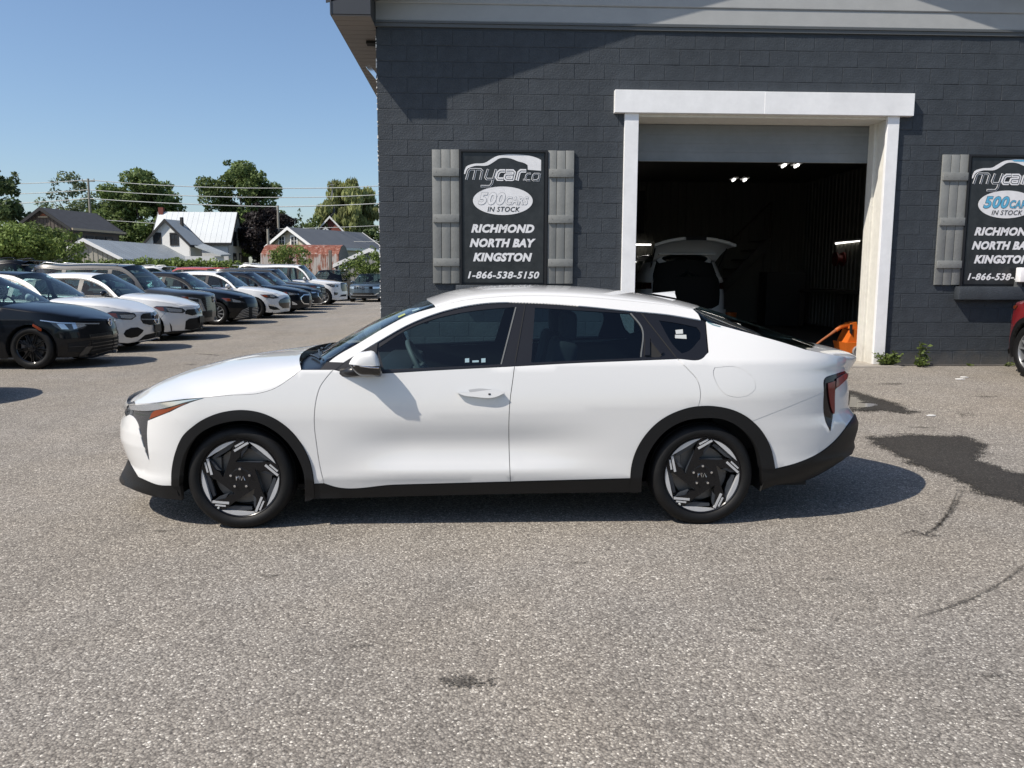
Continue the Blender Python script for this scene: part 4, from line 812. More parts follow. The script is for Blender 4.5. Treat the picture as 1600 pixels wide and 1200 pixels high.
# walls as slabs behind the blocks
q = MB(); bbox(q, (XL+.02, YW+.0, ZG-.1), (OX0, YW+.25, ZT+.05)); bbox(q, (OX1, YW, ZG-.1), (XR-.02, YW+.25, ZT+.05)); bbox(q, (OX0, YW, OZ1), (OX1, YW+.25, ZT+.05))
fwall = q.build('front_wall', MORTAR, bld)
q = MB(); bbox(q, (XL, YW+.25, ZG-.1), (XL+.2, 25, ZT)); bbox(q, (XR-.2, YW+.25, ZG-.1), (XR, 25, ZT)); bbox(q, (XL, 25, ZG-.1), (XR, 25.2, ZT)); q.build('outer_wall', BLOCK, bld)
CW, CH = .4064, .2032; cand = []
for k in range(23):
    z0 = ZG+k*CH; x = XL-(.2032 if k % 2 else 0)
    while x < XR:
        a, c = max(x, XL), min(x+CW, XR); x += CW
        parts = [(a, c)]
        if z0 < OZ1-.05: parts = [p for p in ((a, min(c, OX0)), (max(a, OX1), c)) if p[1]-p[0] > .03]
        for (a1, c1) in parts:
            if c1-a1 < .03: continue
            if z0 > ZT-.1 and False: continue
            ht = min(CH, ZT-z0)
            if ht < .04: continue
            xm, zm = (a1+c1)/2, z0+ht/2
            if 1.36 < zm < 3.10 and (-.12 < xm < .93 or 6.98 < xm < 7.9): continue
            px, py = proj((xm, YW, zm)); vis = (px < 1625 and py > -20) and not (px < 960 and py > 480 and px > 640) and not (py > 545 and px < 990)
            cand.append((0 if vis else 1, a1, c1, z0, ht))
def block_geo(Lx, Hz, seed=0):
    r = random.Random(seed); g, dp = .0018, .0055; i = .005
    o = [(g, 0, g), (Lx-g, 0, g), (Lx-g, 0, Hz-g), (g, 0, Hz-g)]; f = [(g, -dp*.55, g), (Lx-g, -dp*.55, g), (Lx-g, -dp*.55, Hz-g), (g, -dp*.55, Hz-g)]
    n = [(g+i+r.uniform(0, .004), -dp+r.uniform(-.002, .002), g+i+r.uniform(0, .004)), (Lx-g-i, -dp+r.uniform(-.002, .002), g+i+r.uniform(0, .003)), (Lx-g-i-r.uniform(0, .004), -dp+r.uniform(-.002, .002), Hz-g-i), (g+i, -dp, Hz-g-i-r.uniform(0, .004))]
    F = [(8, 9, 10, 11)]
    for s in (0, 4):
        for k in range(4): F.append((s+k, s+(k+1) % 4, s+4+(k+1) % 4, s+4+k))
    return o+f+n, F
full = [mesh_data('concrete_block', *block_geo(CW, CH, s), BLOCK) for s in range(6)]
rest = MB(); nb = 0; cand.sort(key=lambda c: c[0])
for vis, a, c, z0, ht in cand:
    if vis == 0 and nb < 300:
        me = full[nb % 6] if (abs(c-a-CW) < 1e-4 and abs(ht-CH) < 1e-4) else mesh_data('concrete_block', *block_geo(c-a, ht, nb), BLOCK)
        o = obj('concrete_block', me, fwall, bb(a, YW+random.uniform(-.0025, .001), z0)); nb += 1
    else:
        V, F_ = block_geo(c-a, ht, 3); rest.add([(v[0]+a-XL, v[1], v[2]+z0-ZG) for v in V], F_)
tag(rest.build('far_blocks', BLOCK, fwall), kind='stuff')
q = MB(); rc = random.Random(4)
for k in range(70):
    zc_ = rc.uniform(.3, 4.6); r0 = rc.uniform(.004, .014); hz_ = rc.uniform(.008, .05); q.add([bb(XL-.004, YW-.0085, zc_), bb(XL+r0, YW-.0085, zc_+hz_*.2), bb(XL+r0*.6, YW-.0085, zc_+hz_), bb(XL-.004, YW-.0085, zc_+hz_*.9), bb(XL-.004, YW+.01, zc_+hz_*.5)], [(0, 1, 2, 3), (0, 3, 4)])
tag(q.build('paint_chips', LITTER, fwall), kind='stuff')
# siding boards of the gable, each lapping the one below
def rake(x): return 5.05+.3333*(min(x, 2*XP-x)-XL)
z = ZT+.085; k = 0
while z < 6.75:
    z1 = z+.222; q = MB()
    def xl(zz): return max(XL+.005, XL+(zz-5.05)/.3333) if zz > 5.05 else XL+.005
    a0, a1 = xl(z), xl(z1); b0, b1 = 2*XP-a0, 2*XP-a1
    if b1-a1 > .1:
        V = [bb(a0, YW-.028, z), bb(b0, YW-.028, z), bb(b1, YW-.010, z1), bb(a1, YW-.010, z1), bb(a0, YW+.03, z), bb(b0, YW+.03, z), bb(b1, YW+.03, z1), bb(a1, YW+.03, z1), bb(a0, YW-.022, z-.012), bb(b0, YW-.022, z-.012)]
        q.add(V, [(0, 1, 2, 3), (8, 9, 1, 0), (4, 7, 6, 5), (0, 3, 7, 4), (1, 5, 6, 2), (3, 2, 6, 7)]); q.build('siding_board', SIDING, bld)
    z = z1
q = MB(); bbox(q, (XL-.005, YW-.045, ZT+.045), (XR, YW-.0, ZT+.07)); bbox(q, (XL-.005, YW-.03, ZT-.002), (XR, YW, ZT+.043)); q.build('wall_flashing', FLASH, bld)
# eave return box, soffit with panels, fascia, rake boxes, roof
for sgn in (0, 1):
    fx = (lambda x: x) if sgn == 0 else (lambda x: 2*XP-x)
    q = MB(); x0, x1 = sorted((fx(-1.832), fx(-1.344))); bbox(q, (x0, YW-.48, 4.745), (x1, YW-.004, 5.06)); q.build('eave_return', FASC, bld)
    q = MB(); x0, x1 = sorted((fx(-1.85), fx(-1.832))); bbox(q, (x0, YW-.49, 4.735), (x1, 25.3, 5.05)); q.build('eave_fascia', FASC, bld)
    y = YW-.47; first = True
    x0, x1 = sorted((fx(-1.83), fx(-1.345)))
    while y < 25.2:
        q = MB(); bbox(q, (x0, y+.004, 4.726), (x1, y+.198, 4.741)); q.build('soffit_panel', SOFF, bld); y += .205
    q = MB(); xo = fx(-1.90); zo = 5.05+.3333*(XL-1.90-XL+.0)*0
    pts = [(fx(-1.345), 5.02), (XP, 5.02+.3333*(XP+1.345)), (XP, 5.28+.3333*(XP+1.345)), (fx(-1.90), 5.28-.3333*.555), (fx(-1.90), 5.0-.12), (fx(-1.345), 5.0)]
    q.prism([(p[0], p[1]) for p in pts], lambda a, c: bb(a, YW-.48, c), lambda a, c: bb(a, YW-.455, c)); q.build('rake_fascia', FASC, bld)
    q = MB(); pts = [(fx(-1.345), 5.045), (XP, 5.045+.3333*(XP+1.345)), (XP, 5.055+.3333*(XP+1.345)), (fx(-1.345), 5.055)]
    q.prism([(p[0], p[1]) for p in pts], lambda a, c: bb(a, YW-.455, c), lambda a, c: bb(a, YW+.0, c)); q.build('rake_soffit', SOFF, bld)
    q = MB(); pts = [(fx(-1.94), 5.285-.3333*.595), (XP, 5.285+.3333*(XP+1.345)), (XP, 5.34+.3333*(XP+1.345)), (fx(-1.94), 5.34-.3333*.595)]
    q.prism([(p[0], p[1]) for p in pts], lambda a, c: bb(a, YW-.52, c), lambda a, c: bb(a, 25.4, c)); q.build('roof', ROOFM, bld)
# bay door trims, jambs, door panel
def trim(name, parts, m, bev=.004):
    q = MB()
    for a, b_ in parts: bbox(q, a, b_, 0, bev)
    return q.build(name, m, bld)
trim('door_header', [((1.84, YW-.10, 3.66), (3.875, YW+.0, 3.955))], WTRIM); trim('door_header', [((3.872, YW-.103, 3.658), (5.935, YW+.0, 3.953))], WTRIM)
trim('door_trim', [((1.985, YW-.06, ZG), (2.175, YW+.0, 3.66))], WTRIM); trim('door_trim', [((5.602, YW-.06, ZG+.02), (5.765, YW+.0, 3.66))], WTRIM)
trim('door_jamb', [((2.06, YW+.0, ZG), (2.165, YW+.52, 3.64))], CREAM); trim('door_jamb', [((5.625, YW+.002, ZG), (5.74, YW+.18, 3.64)), ((5.645, YW+.18, ZG), (5.74, YW+.32, 3.64)), ((5.61, YW+.32, ZG), (5.74, YW+.50, 3.64))], CREAM)
trim('door_head', [((2.06, YW+.003, 3.625), (5.74, YW+.55, 3.74))], CREAM)
q = MB(); bbox(q, (2.10, YW+.50, 3.115), (5.70, YW+.55, 3.62), 0, .004)
for zz in (3.24, 3.36, 3.48): bbox(q, (2.11, YW+.494, zz), (5.69, YW+.50, zz+.05))
bbox(q, (2.10, YW+.49, 3.108), (5.70, YW+.56, 3.125)); q.build('overhead_door', DOORM, bld)
# room behind
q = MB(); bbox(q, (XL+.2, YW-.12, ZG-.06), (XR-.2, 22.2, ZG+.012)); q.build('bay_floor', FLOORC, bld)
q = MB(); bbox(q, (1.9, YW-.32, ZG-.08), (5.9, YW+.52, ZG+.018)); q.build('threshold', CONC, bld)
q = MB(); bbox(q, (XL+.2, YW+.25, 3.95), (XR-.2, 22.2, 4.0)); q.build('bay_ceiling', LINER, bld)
def corr(name, x0, y0, x1, y1, n, m):
    L_ = math.hypot(x1-x0, y1-y0); ux, uy = (x1-x0)/L_, (y1-y0)/L_; nxv, nyv = -uy, ux; V = []; F_ = []
    for i in range(n):
        for t, d in ((0, 0), (.55, 0), (.65, .03), (.9, .03), (1., 0)):
            s = (i+t)/n*L_; V += [bb(x0+ux*s+nxv*d, y0+uy*s+nyv*d, ZG), bb(x0+ux*s+nxv*d, y0+uy*s+nyv*d, 3.97)]
    for i in range(len(V)//2-1): F_.append((2*i, 2*i+2, 2*i+3, 2*i+1))
    mesh(name, V, F_, m, bld)
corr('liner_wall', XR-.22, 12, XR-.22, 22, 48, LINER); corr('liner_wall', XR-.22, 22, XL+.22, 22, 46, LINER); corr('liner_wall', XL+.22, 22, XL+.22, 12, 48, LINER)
DKP = mat('dark_painted_wood', (.03, .03, .03), .6)
q = MB(); bbox(q, (6.6, 21.86, ZG), (7.6, 21.93, 2.35)); bbox(q, (6.55, 21.88, ZG), (6.6, 21.92, 2.4)); q.build('back_door', LINER, bld)
q = MB(); bbox(q, (3.1, 21.86, 2.6), (4.4, 21.93, 3.7)); q.build('back_window', DKP, bld)
def tubelight(name, a, b_, label):
    t = thing(name, label, 'light', tuple((np.array(a)+np.array(b_))/2)); c = (np.array(a)+np.array(b_))/2; q = MB(); q.tube([np.array(a)-c, np.array(b_)-c], .019, 8); q.build('tube', TUBE, t)
    d = np.array(b_)-np.array(a); ax = np.abs(d)/np.linalg.norm(d); q = MB(); h = np.abs(d)/2+np.array([.03, .03, .015])*(1-ax)+ax*.02; q.box(tuple(-h+np.array([0, 0, .035])), tuple(h*np.array([1, 1, .6])+np.array([0, 0, .035]))); q.build('housing', WTRIM, t); return t
tubelight('tube_light', (8.70, 18.6, 2.30), (8.70, 19.85, 2.28), 'lit fluorescent tube on the corrugated wall right of the open bay')
tubelight('tube_light', (3.3, 21.75, 2.297), (4.57, 21.75, 2.299), 'lit fluorescent tube behind the raised tailgate of the suv')
for x, y, lab in ((4.96, 16.0, 'faint ceiling tube at the far left of the four in the bay'), (5.18, 16.0, 'faint ceiling tube second from left of the four in the bay'), (5.16, 13.9, 'bright ceiling tube just under the door edge, left one'), (5.38, 13.9, 'bright ceiling tube just under the door edge, right one')):
    tubelight('ceiling_light', (x, y, 3.34), (x+.04, y+.26, 3.34), lab)
# stairs, bench, reel, bucket
st = thing('staircase', 'dark wooden stairs with a pale stringer at the back of the bay', 'stairs', (5.2, 20.8, ZG+.012)); q = MB()
q.prism([(0, 0), (.3, 0), (2.2, 1.95), (2.2, 2.25)], lambda a, c: (a, 0, c), lambda a, c: (a, .05, c)); q.build('stringer', FLOORC, st)
for k in range(9):
    q = MB(); q.box((.12+k*.235, .05, .2+k*.24), (.36+k*.235, .95, .235+k*.24)); q.build('tread', WOODD, st)
q = MB(); q.tube([(0, 0, .95), (2.2, 0, 3.1)], .025, 6); q.tube([(0, 0, 0), (0, 0, .95)], .03, 6); q.tube([(2.2, 0, 2.2), (2.2, 0, 3.1)], .03, 6); q.build('handrail', WOODD, st)
wb_ = thing('workbench', 'dark workbench along the right wall of the bay', 'bench', (8.35, 18.2, ZG+.012)); q = MB(); q.box((-.35, -2.2, .86), (.36, 2.2, .93)); q.build('bench_top', WOODD, wb_)
for y in (-2.1, 0, 2.1): q = MB(); q.box((-.3, y-.05, 0), (-.2, y+.05, .86)); q.build('leg', WOODD, wb_)
cb = thing('tool_cabinet', 'black tool cabinet standing at the back of the bay', 'cabinet', (7.7, 20.6, ZG+.012)); q = MB(); q.box((-.5, -.3, 0), (.5, .3, 1.35), 0, .02); q.build('carcass', DKP, cb)
for k in range(4): q = MB(); q.box((-.46, -.318, .1+k*.31), (.46, -.302, .38+k*.31)); q.build('drawer', DKP, cb)
hr = thing('hose_reel', 'dull red hose reel hanging below the tube on the right wall', 'hose reel', (8.6, 19.4, 1.9)); q = MB(); q.lathe([(.04, -.1), (.17, -.1), (.17, -.07), (.1, -.06), (.1, .06), (.17, .07), (.17, .1), (.04, .1)], 20, axis='x'); q.build('drum', mat('dull_red', (.16, .02, .015), .5), hr)
q = MB(); q.box((-.06, -.03, .15), (.1, .03, .24)); q.tube([(0, .0, .22), (.0, .12, .02)], .012, 6); q.build('bracket', STEEL, hr)
bk = thing('bucket', 'dim orange bucket on the bay floor beside the white suv', 'bucket', (5.55, 18.0, ZG+.012)); q = MB(); q.lathe([(.001, 0), (.14, 0), (.18, .42), (.185, .42), (.185, .44), (.165, .44), (.13, .02), (.001, .02)], 20, axis='z'); q.build('pail', ORANGE, bk); q = MB(); q.tube([(.18*math.cos(a), .05, .42+.16*math.sin(a)) for a in np.linspace(0, math.pi, 9)], .006, 6); q.build('handle', STEEL, bk)
# orange wheeled machine in the doorway
ws = thing('pressure_washer', 'orange wheeled cleaning machine with a hose at the bay doorway', 'cleaner', (5.62, 12.5, ZG+.02))
def px_l(px, py, y=12.5): p = on_y(px, py, y); return (p[0]-5.62, p[2]-ZG-.02)
body = [px_l(*p) for p in ((1317, 534), (1327, 514), (1352, 513), (1356, 534), (1352, 552), (1316, 552))]
q = MB(); q.prism(body, lambda a, c: (a, -.15, c), lambda a, c: (a, .22, c)); o = q.build('tank', ORANGE, ws)
base_ = [px_l(*p) for p in ((1312.5, 534), (1356, 533.5), (1354, 548), (1316, 550))]; q = MB(); q.prism(base_, lambda a, c: (a, -.19, c), lambda a, c: (a, .26, c)); q.build('base_rim', ORANGE, ws)
hd = [px_l(*p) for p in ((1324, 513), (1326, 505), (1335, 502.5), (1336, 509), (1354, 510), (1354, 514))]; q = MB(); q.prism(hd, lambda a, c: (a, -.08, c), lambda a, c: (a, .14, c)); q.build('pump_head', ORANGE, ws)
for a in (1321, 1335):
    q = MB(); s0 = [px_l(*p) for p in ((a, 506), (a+3.5, 506), (a+3, 522), (a, 519))]; q.prism(s0, lambda u, c: (u, -.17, c), lambda u, c: (u, -.14, c)); q.build('strap', DARK, ws)
wc = px_l(1331.5, 547.5); q = MB(); q.lathe([(.001, -.235), (.02, -.235), (.022, -.225), (.055, -.225), (.078, -.232), (.09, -.225), (.092, -.2), (.085, -.19), (.001, -.19)], 24, c=(wc[0], 0, max(wc[1], .092))); q.build('wheel', GREYW, ws)
wb2 = MB(); wb2.lathe([(.001, .25), (.085, .25), (.092, .26), (.09, .29), (.001, .29)], 24, c=(wc[0], 0, max(wc[1], .092))); wb2.build('wheel', GREYW, ws)
hp = [px_l(*p)+(0,) for p in ((1330, 508), (1322, 508), (1313, 511), (1306, 516))]; q = MB(); q.tube([(a, .0, c) for a, c, _ in hp], .032, 10); q.build('hose_cuff', ORANGE, ws)
hq = [px_l(*p) for p in ((1306, 516), (1298, 522), (1285, 531), (1272, 541))]; q = MB(); q.tube([(a, .0, c) for a, c in hq], [.026, .02, .018, .018], 8); q.build('hose', mat('brown_hose', (.28, .09, .03), .5), ws)
# window sills under the signs
for dx in (0, 7.03):
    q = MB(); bbox(q, (-.30+dx, YW-.14, 1.17), (1.05+dx, YW-.01, 1.355), 0, .01); q.build('window_sill', BLOCK, bld, sharp=30)
# flood lamp under the eave, soffit vent
fl = thing('wall_lamp', 'slim aluminium flood lamp on the corner under the eave', 'lamp', (XL-.005, YW+1.05, 4.25)); q = MB(); q.tube([(0, 0, 0), (-.10, -.02, .06), (-.24, -.02, .24)], [.03, .035, .045], 4); q.build('lamp_body', CHROME, fl); q = MB(); q.box((-.004, -.05, -.09), (.03, .05, .04)); q.build('mount_plate', WTRIM, fl)
q = MB(); bbox(q, (-1.55, YW+.62, 4.69), (-1.35, YW+.78, 4.725)); q.build('soffit_vent', DARK, bld)
wbx = thing('wall_box', 'small white box on a bracket by the lower corner of the blue lettered sign', 'box', (7.535, YW-.16, 1.42)); q = MB(); q.box((0, -.06, 0), (.3, .05, .2), 0, .01); q.build('box_shell', WTRIM, wbx, sharp=30); q = MB(); q.box((.04, .04, -.1), (.1, .15, .02)); q.build('bracket', FLASH, wbx)

# ------------------------------------------------------------------ signs and shutters
SIGNB = mat('sign_black_panel', (.022, .024, .025), .35, var=(4, .5)); SIGNF = mat('sign_frame_black', (.008, .008, .009), .5); SW = mat('sign_white_print', (.72, .72, .73), .5, var=(6, .08)); SGREY = mat('sign_faded_outline', (.30, .31, .32), .5); SBLUE = mat('sign_blue_print', (.10, .38, .58), .5)
SHUT = mat('grey_painted_shutter', (.195, .20, .192), .6, var=(7, .12), bump=(30, .2))
def textmesh(s, shear=.25, off=.018):
    cu = bpy.data.curves.new('lettering', 'FONT'); cu.body = s; cu.shear = shear; cu.offset = off; cu.resolution_u = 3; cu.space_character = 1.08
    o = bpy.data.objects.new('lettering', cu); COL.objects.link(o); dg = bpy.context.evaluated_depsgraph_get(); me = bpy.data.meshes.new_from_object(o.evaluated_get(dg)); bpy.data.objects.remove(o); bpy.data.curves.remove(cu)
    V = np.array([v.co[:] for v in me.vertices]); F_ = [tuple(p.vertices) for p in me.polygons]; bpy.data.meshes.remove(me); return V, F_
def make_sign(dx, blue):
    a = on_y(724, 340, YW); c = on_y(849, 340, YW); zt = on_y(786, 239, YW)[2]; zb = on_y(786, 442, YW)[2]
    W_ = c[0]-a[0]; H_ = zt-zb
    t = thing('sign_board', ('black sign board with pale blue 500 cars lettering at the right edge' if blue else 'black sign board with faded white 500 cars lettering between two shutters'), 'sign', (a[0]+dx, YW-.03, zb), group='sign boards on the garage wall')
    def S(zx, zy, d): return ((zx-320)/625*W_, -d, (1110-zy)/1015*H_)
    q = MB(); q.box(S(288, 1124, 0.0), S(972, 76, -.03)); q.build('sign_frame', SIGNF, t)
    q = MB(); q.box(S(320, 1108, .008), S(945, 97, -.001)); q.build('sign_panel', SIGNB, t)
    rim = MB()
    for e in ((288, 305, 76, 1124), (955, 972, 76, 1124)): rim.box(S(e[0], e[3], .03), S(e[1], e[2], -.001))
    rim.box(S(305, 92, .03), S(955, 76, -.001)); rim.build('sign_rim', SIGNF, t)
    def flat(name, poly, d, m):
        q = MB(); q.prism([tuple(p) for p in poly], lambda x, y: S(x, y, d), lambda x, y: S(x, y, d-.004)); return q.build(name, m, t)
    sw1 = crom([(330, 240), (345, 205), (390, 186), (495, 172), (530, 150), (575, 125), (640, 112), (740, 110), (830, 118), (900, 138), (922, 150)], 36)
    sw2 = crom([(818, 190), (800, 178), (740, 160), (690, 141), (640, 135), (600, 140), (560, 165), (515, 192), (400, 202), (352, 224), (336, 262)], 36)
    flat('car_swoosh', list(sw1)+[(922, 232), (820, 225)]+list(sw2)+[(327, 262)], .012, SW)
    if blue: flat('swoosh_tint', [(640, 116), (740, 113), (800, 117), (770, 128), (660, 126)], .014, SBLUE)
    def strokes(name, paths, wd, d, m):
        q = MB(); n0 = 0; dd = d
        for p in paths:
            p = np.array(p, float)
            for i in range(len(p)-1):
                u = p[i+1]-p[i]; u /= np.linalg.norm(u); nn = np.array([-u[1], u[0]])*wd/2; e = u*wd*.18
                qd = [p[i]-nn-e, p[i+1]-nn+e, p[i+1]+nn+e, p[i]+nn-e]; dd += .00006
                q.prism([tuple(v) for v in qd], lambda x, y: S(x, y, dd), lambda x, y: S(x, y, d-.003))
        return q.build(name, m, t)
    my = [[(345, 302), (362, 240), (376, 225), (455, 225), (467, 237), (452, 302)], [(418, 226), (400, 302)], [(511, 226), (492, 285), (501, 299), (545, 299)], [(573, 226), (541, 335), (526, 354), (458, 354)]]
    ca = [[(842, 256), (820, 256), (808, 268), (802, 295), (811, 306), (836, 306)], [(908, 256), (872, 256), (860, 267), (854, 296), (864, 306), (892, 306), (899, 297)], [(913, 256), (902, 312)], [(786, 303), (794, 303)]]
    car_ = [[(640, 236), (607, 236), (590, 250), (579, 285), (588, 299), (625, 299)], [(655, 236), (703, 236), (714, 247), (701, 302)], [(701, 299), (655, 299), (644, 289), (651, 268), (706, 266)], [(737, 303), (751, 247), (765, 234), (802, 234)]]
    strokes('logo_lettering', my, 17, .012, SW); strokes('logo_inline', my, 8, .0145, SIGNB); strokes('logo_lettering', ca, 14, .012, SW); strokes('logo_inline', ca, 6, .0145, SIGNB)
    strokes('logo_lettering', car_, 27, .013, SW); strokes('logo_inline', [[tuple(np.array(v)) for v in p] for p in car_], 4, .0155, SIGNB)
    el = [(627+232*math.cos(a_), 466+110*math.sin(a_)) for a_ in np.linspace(0, 2*math.pi, 65)[:-1]]; flat('sign_oval', el, .012, SW)
    def line(s, x0, x1, y0, y1, d, m, off=.018, sh=.25, grow=0.):
        V, F_ = textmesh(s, sh, off); lo, hi = V.min(0), V.max(0); x0, x1, y0, y1 = x0-grow, x1+grow, y0-grow, y1+grow
        P = [S(x0+(v[0]-lo[0])/(hi[0]-lo[0])*(x1-x0), y1-(v[1]-lo[1])/(hi[1]-lo[1])*(y1-y0), d) for v in V]; mesh('lettering', P, F_, m, t)
    if blue:
        line('500', 436, 645, 402, 497, .0145, SIGNB, .05, grow=3); line('500', 436, 645, 402, 497, .0155, SBLUE, .03); line('CARS', 650, 824, 432, 496, .0145, SIGNB, .05, grow=2); line('CARS', 650, 824, 432, 496, .0155, SBLUE, .02)
    else:
        line('500', 436, 645, 402, 497, .0145, SGREY, .05, grow=3); line('500', 436, 645, 402, 497, .0155, SW, .030); line('CARS', 650, 824, 432, 496, .0145, SGREY, .05, grow=2); line('CARS', 650, 824, 432, 496, .0155, SW, .022)
    line('IN STOCK', 507, 760, 512, 551, .0145, SIGNB, .012)
    line('RICHMOND', 380, 873, 648, 716, .012, SW, .055); line('NORTH BAY', 368, 885, 760, 829, .012, SW, .055); line('KINGSTON', 395, 858, 872, 941, .012, SW, .055); line('1-866-538-5150', 353, 915, 1018, 1076, .012, SW, .03)
    return t
make_sign(0, False); make_sign(7.03, True)
def make_shutter(zx0, zx1, dx, label):
    a = on_y(724, 340, YW); c = on_y(849, 340, YW); k = (c[0]-a[0])/625; X = lambda zx: a[0]+(zx-320)*k+dx
    zt = on_y(690, 234, YW)[2]; zb = on_y(690, 443, YW)[2]; H_ = zt-zb
    t = thing('shutter', label, 'shutter', (X(zx0), YW-.014, zb), group='grey board shutters beside the signs'); w_ = X(zx1)-X(zx0)
    for i in range(3):
        q = MB(); g = .003; q.box((w_*i/3+g, -.03, random.uniform(0, .004)), (w_*(i+1)/3-g, -.002, H_-random.uniform(0, .004)), 0, .004); q.build('board', SHUT, t, sharp=30)
    for f0, f1 in ((.862, .802), (.52, .46), (.19, .132)):
        q = MB(); q.box((.012, -.056, f1*H_), (w_-.006, -.031, f0*H_), 0, .003); b_ = q.build('batten', SHUT, t, sharp=30)
        for sx in (.06, w_-.06): q = MB(); q.lathe([(.001, -.0575), (.005, -.0575), (.006, -.055)], 8, c=(sx, 0, (f0+f1)/2*H_)); q.build('screw', STEEL, b_)
make_shutter(80, 292, 0, 'grey board shutter left of the faded white lettered sign'); make_shutter(976, 1180, 0, 'grey board shutter right of the faded white lettered sign'); make_shutter(80, 292, 7.03, 'grey board shutter left of the blue lettered sign')
# ------------------------------------------------------------------ parked cars: one builder, each car with its own proportions and face
BLKPAINT = paint('black_paint', (.004, .005, .007), .3, .1, 0, .5); NAVY = paint('blue_black_paint', (.004, .006, .011), .3, .1, 0, .5); GUN = paint('gunmetal_paint', (.030, .032, .034), .32, .3, .1, .8); STEELB = paint('steel_blue_paint', (.055, .075, .095), .32, .3, .1)
REDP = paint('dark_red_paint', (.16, .008, .01), .3); REDBR = paint('bright_red_paint', (.35, .015, .015), .3); WHITE2 = paint('white_paint', (.74, .74, .725), .36); SILVERP = paint('silver_paint', (.40, .41, .42), .3, metal=.4)
def dens(P, st=.06):
    o = []
    for i in range(len(P)):
        a, c = np.array(P[i]), np.array(P[(i+1) % len(P)]); n = max(1, int(np.linalg.norm(c-a)/st)); o += [tuple(a+(c-a)*k/n) for k in range(n)]
    return o
def gcar(label, color, pos, face, L=4.65, W=1.82, H=1.45, wb=2.72, fo=.90, rw=.325, wheel=('ten', (SILVER, SILVER)), kind='sedan', zn=.70, zc=.93, rz=math.pi, cat='car', group='cars parked in the row on the left', cowl=.52, clad=False, full=True, roofcol=None, rails=False, rear=False, zfun=None):
    HW = W/2; tail = L-fo; hatch = kind != 'sedan'
    zb = zc-.02; suv = kind == 'suv'
    def ins(x, z):
        x = np.asarray(x, float); z = np.asarray(z, float); zz = zb+.03*np.clip(x/wb, 0, 1)
        a = .055*np.clip((z-.62*zz/.93)/(.36), 0, 1)**1.6+(.36 if suv else .50)*np.clip(z-zz, 0, None)+(.18 if suv else .3)*np.clip(z-zz, 0, None)**2+.05*np.clip((.34-z)/.2, 0, 1)+.014*np.exp(-((z-.50)/.10)**2)*sst(.45, .7, x)*(1-sst(1.8, 2.3, x))
        return a
    kx = .5 if suv else 1.; xf = tab([.1, .20, .34, .48, .60, zn, zn+.12, max(zc, zn+.14), 1.5], [-fo+.12*kx, -fo+.045*kx, -fo+.01, -fo, -fo+.018*kx, -fo+.065*kx, -fo+.19*kx, -fo+.40, -fo+.6]); xr = tab([.1, .25, .5, .9, zc+.1, 1.2, 1.8], [tail-.12, tail-.03, tail, tail-.02, tail-.03, tail-(.12 if hatch else .2), tail-(.30 if hatch else .5)])
    B = Body(HW, .0 if not suv else -.05, xf, 2.1 if not suv else 2.35, wb, xr, 2.8 if not suv else 3.4, ins)
    t = thing(kind if kind != 'hatch' else 'hatchback', label, cat, pos, rz, group); h = .09
    def sp(pts): return [(float(B.s_x(x, z)), z) for x, z in pts]
    ra = rw+.045; za = rw-.01
    def arch(cx, a0, a1, r=ra, n=14): return [(cx-r*math.cos(a), max(za+r*math.sin(a), .0)) for a in np.linspace(a0, a1, n)]
    zl, zs = (.17, .20) if not suv else (.21, .25)
    a_lo = math.asin(max(-1, (zs-za)/ra))
    f_in = arch(0, a_lo, math.pi-a_lo); r_in = arch(wb, a_lo, math.pi-a_lo)
    zh = lambda x: float(np.interp(x, [-fo, -fo+.25, -.3, cowl], [zn+.0, zn+.03, zc-.115, zc-.01]))   # hood edge
    zbel = lambda x: float(np.interp(x, [cowl, wb, tail-.25, tail], [zc-.015, zc+.03, zc+(.06 if not hatch else .05), zc+.05]))
    top_f = [(x, zh(x)) for x in np.linspace(-fo+.10, cowl, 12)]
    # front bumper | fender | doors | quarter
    k = int(len(f_in)*.28); fb = f_in[:k+1]; ff = f_in[k:]
    zbump = zn-.02
    xb0 = fb[-1][0]
    bpoly = [(0.0, z_) for z_ in np.linspace(zl+.03, zn, 16)]+[(float(B.s_y(y, zn+.0*y)), zn+.02*(y/HW)) for y in (HW*.2, HW*.45, HW*.65)]+sp([(-fo+.27, zh(-fo+.27)), (-.50, zh(-.5)-.06), (xb0, fb[-1][1])])+sp(fb[::-1])+[(float(B.s_x(-fo+.3, zl+.02)), zl+.0)]
    skin('front_bumper', B, bpoly, h*.42, color, t)
    skin('fender', B, sp([(xb0, fb[-1][1]), (-.50, zh(-.5)-.06), (-fo+.27, zh(-fo+.27))]+[p for p in top_f if p[0] > -fo+.3]+[(cowl+.02, zc-.02), (.48, .8), (.44, .5), (.50, zs)]+ff[::-1]), h, color, t)
    xB = wb*.5+.02; xq = wb-.42
    fd = skin('front_door', B, sp([(cowl+.02, zc-.02), (.48, .8), (.44, .5), (.50, zs), (xB, zs), (xB, .6), (xB+.06, zbel(xB+.06))]), h, color, t)
    skin('rear_door', B, sp([(xB+.06, zbel(xB)), (xB, .6), (xB, zs)]+r_in[:1]+r_in[1:5]+[(wb-.32, .85), (wb-.25, zbel(wb-.25))]), h, color, t)
    zt = zc+.05
    skin('quarter_panel', B, sp([(wb-.25, zbel(wb-.25)), (wb-.32, .85)]+r_in[4:]+[(tail-.35, zl+.05)])+[(B.s3, z_) for z_ in np.linspace(zl+.1, zt, 16)]+sp([(tail-.1, zt), (tail-.4, zbel(tail-.4))]), h, color, t)
    skin('sill', B, sp([f_in[-1], (wb-ra, zs), (wb-ra-.0, zl), (ra, zl)]), h, BLACKPL, t, inset=0, off=-.004)
